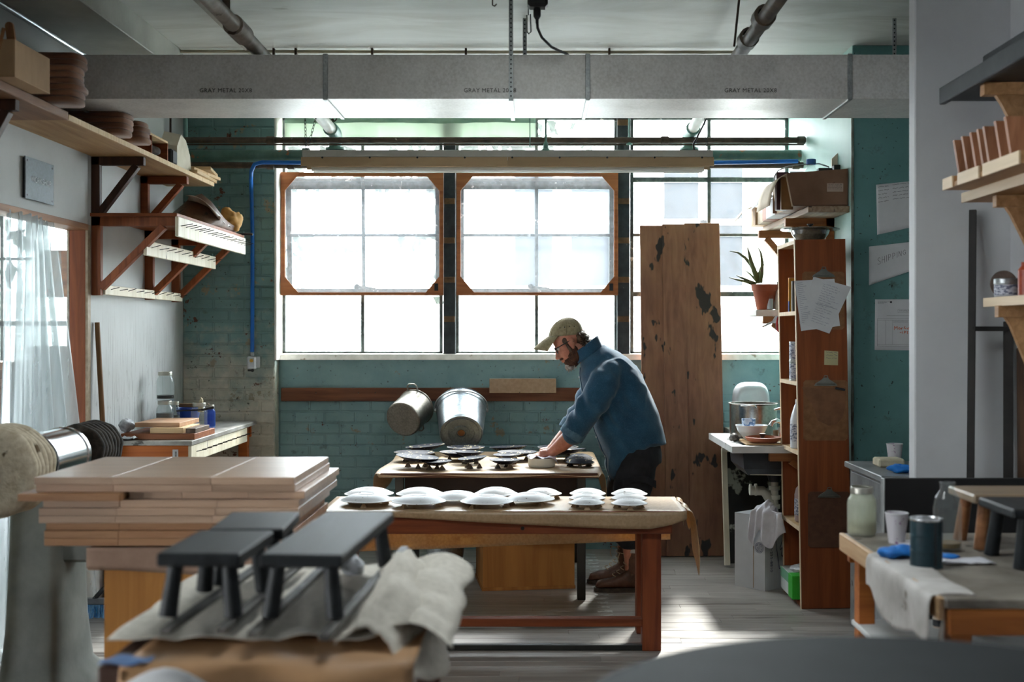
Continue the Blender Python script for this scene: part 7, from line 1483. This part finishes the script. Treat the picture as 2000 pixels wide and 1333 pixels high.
# ------------------------------------------------------------------ the man bending over the back table
YM = 7.17
def Q(x, y, dy=0.0): return Vector((PX(x, YM), YM + dy, PZ(y, YM)))
def remesh(mb, name, m, parent, vox, it=6, disp=None):
    """join overlapping closed pieces into one smooth skin"""
    me = bpy.data.meshes.new(name); me.from_pydata(mb.v, [], mb.f); me.update()
    o = bpy.data.objects.new(name, me); COL.objects.link(o)
    md = o.modifiers.new('r', 'REMESH'); md.mode = 'VOXEL'; md.voxel_size = vox; md.use_smooth_shade = True
    if it: s = o.modifiers.new('s', 'SMOOTH'); s.factor = .5; s.iterations = it
    nm = bpy.data.meshes.new_from_object(o.evaluated_get(bpy.context.evaluated_depsgraph_get())); bpy.data.objects.remove(o)
    L = Vector(parent['_o']) if parent is not None else Vector()
    if disp:
        nm.update(); ns = [v.normal.copy() for v in nm.vertices]
        for v, n in zip(nm.vertices, ns): v.co += n * disp(v.co)
    nm.transform(Matrix.Translation(-L)); nm.polygons.foreach_set('use_smooth', [True] * len(nm.polygons)); nm.materials.clear(); nm.materials.append(m)
    q = bpy.data.objects.new(name, nm); COL.objects.link(q)
    if parent is not None: q.parent = parent; q['_o'] = list(L)
    return q
def balls(mb, pts, rs, n=14):
    """tapering limb through pts with rounded joints"""
    mb.tube(pts, rs, n)
    for p, r in zip(pts, rs): mb.ell(p, (r * .995,) * 3, 14, 9)
    return mb
PIT = math.radians(30); HCEN = Q(1112, 668)
HM = Matrix(((-math.cos(PIT), 0, -math.sin(PIT)), (0, -1, 0), (-math.sin(PIT), 0, math.cos(PIT))))   # head axes: x forward, y to his left (towards us), z up
def H(x, y, z): return HCEN + Vector((-math.cos(PIT) * x - math.sin(PIT) * z, -y, -math.sin(PIT) * x + math.cos(PIT) * z))
HR = Matrix(((-math.cos(PIT), 0, -math.sin(PIT)), (0, 1, 0), (-math.sin(PIT), 0, math.cos(PIT))))
base = (PX(1225, YM), YM, 0)
skin = MB()
for c, r in (((-.008, 0, .03), (.098, .077, .088)), ((.034, 0, -.035), (.057, .061, .085)), ((.036, 0, -.088), (.046, .047, .038)), ((.070, 0, .014), (.019, .048, .014)), ((.102, 0, -.046), (.019, .0135, .014)), ((.094, .011, -.051), (.012, .010, .010)), ((.094, -.011, -.051), (.012, .010, .010)),
             ((.054, .038, -.03), (.026, .021, .028)), ((.054, -.038, -.03), (.026, .021, .028)), ((.088, 0, -.074), (.011, .022, .006)), ((.086, 0, -.085), (.011, .019, .006)), ((-.006, .079, -.008), (.021, .009, .033)), ((-.006, -.079, -.008), (.021, .009, .033)), ((-.002, .080, -.036), (.011, .008, .013)), ((-.002, -.080, -.036), (.011, .008, .013))):
    skin.ell(H(*c), r, 18, 12, HR)
skin.tube([H(.082, 0, .006), H(.094, 0, -.02), H(.105, 0, -.043)], [.010, .0105, .013], 10)
balls(skin, [H(-.025, 0, -.045), Q(1143, 693), Q(1168, 712)], [.058, .060, .068])
# hidden trunk and legs, inside the clothes
balls(skin, [Q(1180, 735), Q(1205, 775), Q(1225, 830), Q(1243, 880)], [.10, .12, .12, .12], 16)
for s in (-1, 1):
    balls(skin, [Q(1188, 735, .12 * s), Q(1160, 778, .18 * s), Q(1126, 832, .18 * s)], [.055, .050, .046])
    d0 = -.0 if s < 0 else .02
    balls(skin, [Q(1126, 832, .18 * s), Q(1113, 848, .165 * s), Q(1096, 865, .13 * s), Q(1082, 877, .095 * s), Q(1073, 884, .07 * s)], [.047, .049, .043, .033, .029])
    w = Q(1073, 884, .07 * s); kn = Q(1058, 889.5, .055 * s)
    skin.tube([w, w.lerp(kn, .5), kn], [.027, .034, .036], 14); skin.ell(w.lerp(kn, .6), (.040, .040, .019), 16, 10)
    for k, (off, L) in enumerate(((-.034, .82), (-.0115, .96), (.0115, 1.0), (.033, .93))):      # four unequal fingers, bent at the knuckles
        a = kn + Vector((.004 * abs(k - 1.5), off * .95, .002)); b = a + Vector((-.032 * L, off * .12, -.004)); c = b + Vector((-.014 * L, 0, -.017 * L)); d = c + Vector((.002, 0, -.012 * L))
        skin.tube([a, b, c, d], [.0105, .0095, .0088, .0075], 10)
        for p, r in ((a, .0112), (b, .0102), (c, .0092), (d, .0076)): skin.ell(p, (r, r, r), 10, 7)
    t0, t1, t2, t3 = w.lerp(kn, .25) + Vector((0, -s * .026, 0)), w.lerp(kn, .7) + Vector((-.004, -s * .046, -.008)), kn + Vector((-.012, -s * .048, -.016)), kn + Vector((-.028, -s * .038, -.022))
    skin.tube([t0, t1, t2, t3], [.014, .0125, .0105, .0085], 10)
    for p, r in ((t0, .0142), (t1, .0128), (t2, .0108), (t3, .0086)): skin.ell(p, (r, r, r), 10, 7)
for s in (-1, 1):
    dy = .112 * s; x0 = 0 if s < 0 else -6
    balls(skin, [Q(1243, 885, .09 * s), Q(1234 + x0, 950, dy), Q(1227 + x0, 1005, dy), Q(1230 + x0, 1050, dy), Q(1231 + x0, 1090, dy), Q(1232 + x0, 1120, dy)], [.10, .085, .06, .058, .043, .04])
def mat_skin():
    m, nt, b, out = nodes('skin'); f = noisef(nt, coords(nt, (1, 1, 1), False), 22, 4)
    nt.links.new(ramp(nt, f, [(.3, lin('#a05f48')), (.7, lin('#c0836a'))]), b.inputs['Base Color']); b.inputs['Roughness'].default_value = .5
    b.inputs['Subsurface Weight'].default_value = .12; b.inputs['Subsurface Radius'].default_value = (.02, .008, .004); bump(nt, b, f, .1, .004); return m
man = remesh(skin, 'person', mat_skin(), None, .0052, 4)
man.data.transform(Matrix.Translation(-Vector(base))); man.location = base; man['_o'] = list(base)
tag(man, 'bearded man in a tan cap and blue denim shirt bending over the back table', 'person')
for s in (-1, 1):
    MB().ell(H(.0735, .030 * s, -.004), (.0125,) * 3, 14, 10, HR).build('eye', mat('eye_white', '#c9c3bb', rough=.2, val=0), man)
m_hair = mat('greying_brown_hair', '#2b1d15', '#5a4534', rough=.6, scale=40, stretch=(1, 1, 1), c3='#9b8b78', thr=.64, s3=34, val=0, bmp=.6)
hair = lumpy(H(-.062, 0, -.012), (.048, .078, .05), 31, .25, 26, 30, 20, HR)
rh = random.Random(9)
for k in range(150):                                             # short curls at the nape and over the ears
    a = rh.uniform(-1.25, 1.25); z = rh.uniform(-.062, .022); p = H(-.045 - .052 * math.cos(a), .078 * math.sin(a), z); o = Vector((math.cos(PIT), 0, math.sin(PIT))) * math.cos(a) * .8 + Vector((0, -math.sin(a), 0)); o.normalize()
    q1 = p + o * .012 + Vector((rh.uniform(-.006, .006), rh.uniform(-.006, .006), -.010)); q2 = q1 + o * rh.uniform(.004, .014) + Vector((rh.uniform(-.01, .01), rh.uniform(-.01, .01), rh.uniform(-.012, .008)))
    hair.tube([p, q1, q2], [.0055, .0048, .0012], 6)
for s in (-1, 1): hair.ell(H(.018, .070 * s, .016), (.020, .008, .022), 12, 8, HR); hair.ell(H(.020, .066 * s, -.022), (.010, .007, .032), 12, 8, HR)
hair.build('hair', m_hair, man)
m_beard = mat('brown_beard', '#321d13', '#5c3925', rough=.8, scale=60, val=0, bmp=.8)
bd_ = MB()
for c, r, sd in (((.034, 0, -.092), (.057, .054, .052), 1), ((.005, .053, -.062), (.026, .016, .048), 2), ((.005, -.053, -.062), (.026, .016, .048), 3), ((.018, .050, -.085), (.036, .018, .036), 4), ((.018, -.050, -.085), (.036, .018, .036), 5), ((.085, 0, -.0645), (.018, .031, .009), 6)):
    e = lumpy((0, 0, 0), r, sd, .16, 40, 22, 16); e.v = [H(c[0] + p.x, c[1] + p.y, c[2] + p.z) for p in e.v]; e.f = [f[::-1] for f in e.f]; bd_.add(e.v, e.f, True)
bd_.build('beard', m_beard, man)
gb = MB()
e = lumpy((0, 0, 0), (.030, .036, .030), 8, .22, 45, 20, 14); gb.add([H(.066 + p.x, p.y, -.122 + p.z) for p in e.v], [f[::-1] for f in e.f], True)
for k in range(50):
    p = H(.062 + rh.uniform(-.03, .03), rh.uniform(-.034, .034), -.128 + rh.uniform(-.012, .012)); gb.tube([p, p + Vector((rh.uniform(-.006, .006) + .004, rh.uniform(-.005, .005), -.02))], [.004, .0008], 5)
gb.build('grey_beard', mat('grey_beard', '#7d7269', '#b3aaa0', rough=.8, scale=50, val=0, bmp=.6), man)
# cap
m_cap = mat('tan_cap_cloth', '#857a5e', '#9c9073', rough=.85, scale=60, val=0, bmp=.1); cc = Q(1105, 654); rx, ry, rz = .101, .084, .103
def capd(u, v, s=1.0):
    a = 2 * PI * u; e = v * PI / 2; x = rx * s * math.cos(e) ** .9 * math.cos(a); y = ry * s * math.cos(e) ** .9 * math.sin(a); z = rz * s * math.sin(e) * (1 + .05 * math.cos(a) * math.cos(e))
    return cc + Vector((x, y, z + .11 * x - .006))
cap = MB(); nu, nv = 48, 12; g = [[capd(i / nu, j / nv * .985) for i in range(nu)] for j in range(nv + 1)]; cap.loft(g, True, True, True); capo = cap.build('cap', m_cap, man)
for k in range(6): MB().tube([capd(k / 6 + 1 / 12, v / 12 * .98, 1.006) for v in range(13)], .0022, 5).build('cap_seam', m_cap, capo)
MB().ell(capd(0, .98), (.007, .007, .004), 10, 6).build('cap_button', m_cap, capo)
for (x, y) in ((1093, 641), (1102, 639.5), (1111.5, 638), (1121, 638)):
    p = Q(x, y); u_ = None
    d = p - cc; zz = (d.z + .006 - .11 * d.x) / rz; ee = math.asin(max(-1, min(1, zz))); xx = d.x / (rx * max(.05, math.cos(ee) ** .9)); yy = -math.sqrt(max(0, 1 - xx * xx)) * ry * math.cos(ee) ** .9
    MB().ell(Vector((p.x, cc.y + yy - .0005, p.z)), (.0032, .0016, .0032), 10, 6).build('eyelet', m_black, capo)
def brim(u, v):
    a = PI + (u - .5) * 2.3; bp = capd(a / (2 * PI), 0); L = .088 * math.cos((u - .5) * 2.3 * .62); d = Vector((-1, .25 * math.sin((u - .5) * 2.3) * -1, 0))
    return bp + Vector((-L * v * .98, .10 * L * v * (u - .5) * 2, -.036 * (u - .5) ** 2 * 4 * v - L * v * .80 * (.78 + .25 * v) + .004))
MB().sheet(brim, 26, 10, .004).build('cap_brim', m_cap, capo)
# glasses
gl = MB()
for s in (-1, 1):
    gl.tube([H(.094 - .006 * abs(math.cos(a) > 0) * math.cos(a), .033 * s + .025 * math.copysign(abs(math.cos(a)) ** .7, math.cos(a)) * s, -.006 + .019 * math.copysign(abs(math.sin(a)) ** .7, math.sin(a))) for a in [2 * PI * k / 20 for k in range(20)]], .0025, 6, True)
    gl.tube([H(.089, .058 * s, .004), H(.083, .069 * s, .005), H(.04, .078 * s, .006), H(-.004, .084 * s, .006), H(-.02, .083 * s, -.01)], .003, 6)
gl.tube([H(.096, -.009, .0), H(.101, 0, .003), H(.096, .009, .0)], .0022, 6)
go = gl.build('glasses', m_black, man)
for s in (-1, 1): MB().lathe([(0, 0), (.018, 0)], H(.094, .033 * s, -.006), 18, (-math.cos(PIT), 0, -math.sin(PIT))).build('lens', glass('lens_glass', (.9, .92, .93, 1), 0, .08), go)
# shirt
def mat_denim():
    m, nt, b, out = nodes('blue_denim'); v = coords(nt, (1, 1, 1), False); f = noisef(nt, v, 7, 5, .6); fine = noisef(nt, v, 160, 2, .5)
    col = ramp(nt, f, [(.3, lin('#1b3a52')), (.7, lin('#2b5570'))]); col = mix(nt, ramp(nt, fine, [(.5, K0), (.75, (.16, .16, .16, 1))]), col, lin('#5d86a0'))
    nt.links.new(col, b.inputs['Base Color']); b.inputs['Roughness'].default_value = .85; b.inputs['Sheen Weight'].default_value = .25; b.inputs['Specular IOR Level'].default_value = .2; bump(nt, b, fine, .15, .002); return m
m_den = mat_denim()
RG = [((1134, 702), (1176, 673), .072), ((1133, 712), (1196, 683), .115), ((1131, 730), (1222, 700), .170), ((1136, 757), (1247, 724), .190), ((1146, 791), (1266, 757), .195), ((1158, 832), (1283, 801), .198), ((1176, 880), (1296, 845), .200), ((1194, 930), (1301, 868), .198)]
sh = MB(); rings = []; NR = 40
for k, (f_, b_, w) in enumerate(RG):
    F_, B_ = Q(*f_), Q(*b_); c = (F_ + B_) / 2; h = (B_ - F_) / 2; ring = []
    for i in range(NR):
        a = 2 * PI * i / NR; ca, sa = math.cos(a), math.sin(a); p = c + h * math.copysign(abs(ca) ** .85, ca) + Vector((0, w * math.copysign(abs(sa) ** .85, sa), 0))
        if k == len(RG) - 1: p.z += .085 * abs(sa) ** 2.2 - (.03 if ca < -.6 else 0)
        ring.append(p)
    rings.append(ring)
sh.loft(rings, True, True)
for s in (-1, 1):
    balls(sh, [Q(1188, 727, .13 * s), Q(1178, 745, .17 * s), Q(1157, 780, .195 * s), Q(1131, 823, .185 * s), Q(1118, 842, .175 * s)], [.080, .090, .084, .076, .070], 18)
def folds(p):
    u = (p.x - PX(1190, YM)); v = p.z - 1.0
    d = .009 * noise.noise(Vector((p.x * 9 + p.z * 3, p.y * 7, p.z * 9 - p.x * 4))) +   .020 * math.sin((p.x * .9 + p.z * .8) * 52 + 6 * noise.noise(p * 5)) * max(0, noise.noise(p * 4.2 + Vector((3, 1, 7))) + .10)
    q = Vector((p.x * 5 + p.z * 9, p.y * 6, p.z * 5 - p.x * 9)); r = 1 - min(1, abs(noise.noise(q * .9)) * 2.6)
    w = max(0, noise.noise(p * 3.1 + Vector((9, 4, 2))) + .25)
    d += .009 * r ** 3 * w
    return d
shirt = remesh(sh, 'shirt', m_den, man, .0085, 7, folds)
def ringtube(c, ax, r, h, flare=1.0, n=26, th=.006):
    return MB().lathe([(r, 0), (r * flare + th, 0), (r * flare + th * 1.4, h * .15), (r + th * 1.3, h * .9), (r + th * .6, h), (r - .002, h), (r - .004, h * .5), (r, 0)], c, n, ax)
m_cuff = mat('denim_inside', '#39566a', '#4f6e82', rough=.9, scale=40, val=0)
for s in (-1, 1):
    e0, e1 = Q(1113, 848, .172 * s), Q(1133, 817, .183 * s); ringtube(e0, e1 - e0, .066, .062).build('rolled_cuff', m_cuff, shirt)
col_ = MB().sheet(lambda u, v: Q(1153, 690) + (Q(1131, 706) - Q(1153, 690)) * (1.12 * -math.cos(2 * PI * (u * .86 + .07)) * -1) * -1 + Vector((0, .082 * math.sin(2 * PI * (u * .86 + .07)), 0)) + (Q(1143, 672) - Q(1153, 690)) * (.95 * (1 - v)) - Vector((0, 0, .01 * v)), 30, 6, .005)
col_.build('collar', m_den, shirt)
pk = MB().sheet(lambda u, v: (lambda q: q + Vector((-.012, -.022 + .044 * u, 0)))(sum_path(v)), 4, 24, .004) if False else None
def along(pts, v):
    L = [0]
    for a, b in zip(pts, pts[1:]): L.append(L[-1] + (b - a).length)
    d = v * L[-1]
    for i in range(len(pts) - 1):
        if d <= L[i + 1] + 1e-9: return pts[i].lerp(pts[i + 1], (d - L[i]) / (L[i + 1] - L[i]))
    return pts[-1]
pl_pts = [Q(1130, 718), Q(1131, 740), Q(1141, 775), Q(1156, 830), Q(1170, 870), Q(1182, 900), Q(1188, 925), Q(1192, 946)]
from mathutils.bvhtree import BVHTree
bvh = BVHTree.FromPolygons([v.co + Vector(base) for v in shirt.data.vertices], [list(f.vertices) for f in shirt.data.polygons])
def onshirt(v, dy, off=.004):
    p = along(pl_pts, v) + Vector((-.03, dy, 0)); hit = bvh.ray_cast(p + Vector((-.1, 0, 0)), Vector((1, 0, .0)), .4)
    return (hit[0] + Vector((-off, 0, 0))) if hit[0] is not None else p + Vector((.03, 0, 0))
pko = MB().sheet(lambda u, v: onshirt(v * .97, -.045 + .045 * u), 4, 40, .004).build('placket', m_den, shirt)
for k in range(6): MB().ell(onshirt(.08 + .17 * k, -.03, .006), (.003, .006, .006), 10, 6).build('button', m_paperw, pko)
# trousers, boots
m_trs = mat('dark_work_trousers', '#17181c', '#26282d', rough=.9, scale=14, c3='#3b3c40', thr=.66, s3=9, val=0, bmp=.2); tr = MB()
tr.loft([[Q(1246, y) + Vector((rr * math.cos(a), w * math.sin(a), 0)) for a in [2 * PI * i / 28 for i in range(28)]] for y, rr, w in ((850, .118, .165), (880, .135, .185), (905, .14, .19))], True, True)
for s in (-1, 1):
    dy = .105 * s; x0 = 0 if s < 0 else -8
    balls(tr, [Q(1242, 895, .095 * s), Q(1236 + x0, 930, dy), Q(1230 + x0, 965, dy), Q(1227 + x0, 1005, dy), Q(1229 + x0, 1040, dy)], [.118, .116, .107, .098, .095], 18)
tro = remesh(tr, 'trousers', m_trs, man, .010, 5, lambda p: .006 * noise.noise(p * 11) + .004 * math.sin(p.z * 60 + 6 * noise.noise(p * 5)) * max(0, noise.noise(p * 4)))
MB().sheet(lambda u, v: Q(1212 + 62 * u, 932 + 12 * math.sin(u * PI) * -1 + 14 * v, -.222 + .03 * (abs(u - .5) * 2) ** 2), 12, 4, .006).build('pocket_flap', m_trs, tro)
m_boot = mat('brown_boot_leather', '#412a1d', '#5f4030', rough=.55, scale=14, val=0, bmp=.2, c3='#6d5a49', thr=.68, s3=8); m_sole = mat('boot_sole', '#2d241d', '#4b3f35', rough=.8, scale=20)
for s, xa, lab in ((-1, 1232, 'near'), (1, 1222, 'far')):
    A_ = Vector((PX(xa, YM), YM + .112 * s, 0)); bt = MB(); rs = []
    for (x, w, h) in ((-.212, .018, .034), (-.20, .036, .056), (-.17, .047, .068), (-.12, .050, .078), (-.07, .046, .10), (-.03, .042, .125), (.03, .041, .13), (.065, .038, .12), (.088, .028, .08)):
        rs.append([A_ + Vector((x, w * math.cos(a), .018 + (h - .018) * (.5 + .5 * math.copysign(abs(math.sin(a)) ** .7, math.sin(a))))) for a in [2 * PI * i / 20 for i in range(20)]])
    bt.loft(rs); balls(bt, [A_ + Vector((.012, 0, .09)), A_ + Vector((.012, 0, .15)), A_ + Vector((.014, 0, .225))], [.048, .052, .056], 18)
    b_ = remesh(bt, 'boot', m_boot, man, .006, 4, lambda p: .0025 * noise.noise(p * 30))
    ol = [(-.222, 0), (-.215, .022), (-.19, .043), (-.14, .054), (-.09, .051), (-.03, .043), (.03, .042), (.075, .040), (.098, .024), (.104, 0)]; ol = ol + [(x, -y) for x, y in ol[-2:0:-1]]
    MB().prism([A_ + Vector((x, y, 0)) for x, y in ol], (0, 0, .022)).prism([A_ + Vector((x, y * .95, .0)) for x, y in ol if x > .02], (0, 0, .03)).build('boot_sole', m_sole, b_)
    ringtube(A_ + Vector((.014, 0, .226)), (0, 0, 1), .052, .022, 1, 22, .004).build('boot_collar', mat('pale_sock', '#8d8a86', '#a5a29d', rough=.9), b_)
    lc = MB()
    for k in range(6):
        f = k / 5; xx = -.118 + .076 * min(1, f * 1.4) - .0 * f; zz = .088 + .13 * f ** 1.15; xx = (-.11, -.085, -.062, -.045, -.042, -.042)[k]; zz = (.092, .108, .130, .158, .185, .21)[k]
        lc.tube([A_ + Vector((xx + .012, -.030, zz - .004)), A_ + Vector((xx - .004, -.012, zz + .004)), A_ + Vector((xx - .004, .012, zz + .006)), A_ + Vector((xx + .012, .030, zz + .008))], .003, 6)
    lc.tube([A_ + Vector((-.046, -.015, .215)), A_ + Vector((-.075, -.03, .225)), A_ + Vector((-.085, -.035, .19)), A_ + Vector((-.078, -.03, .165))], .0028, 6)
    lc.build('laces', mat('tan_lace', '#8f7a5e', '#a8947a', rough=.8), b_)
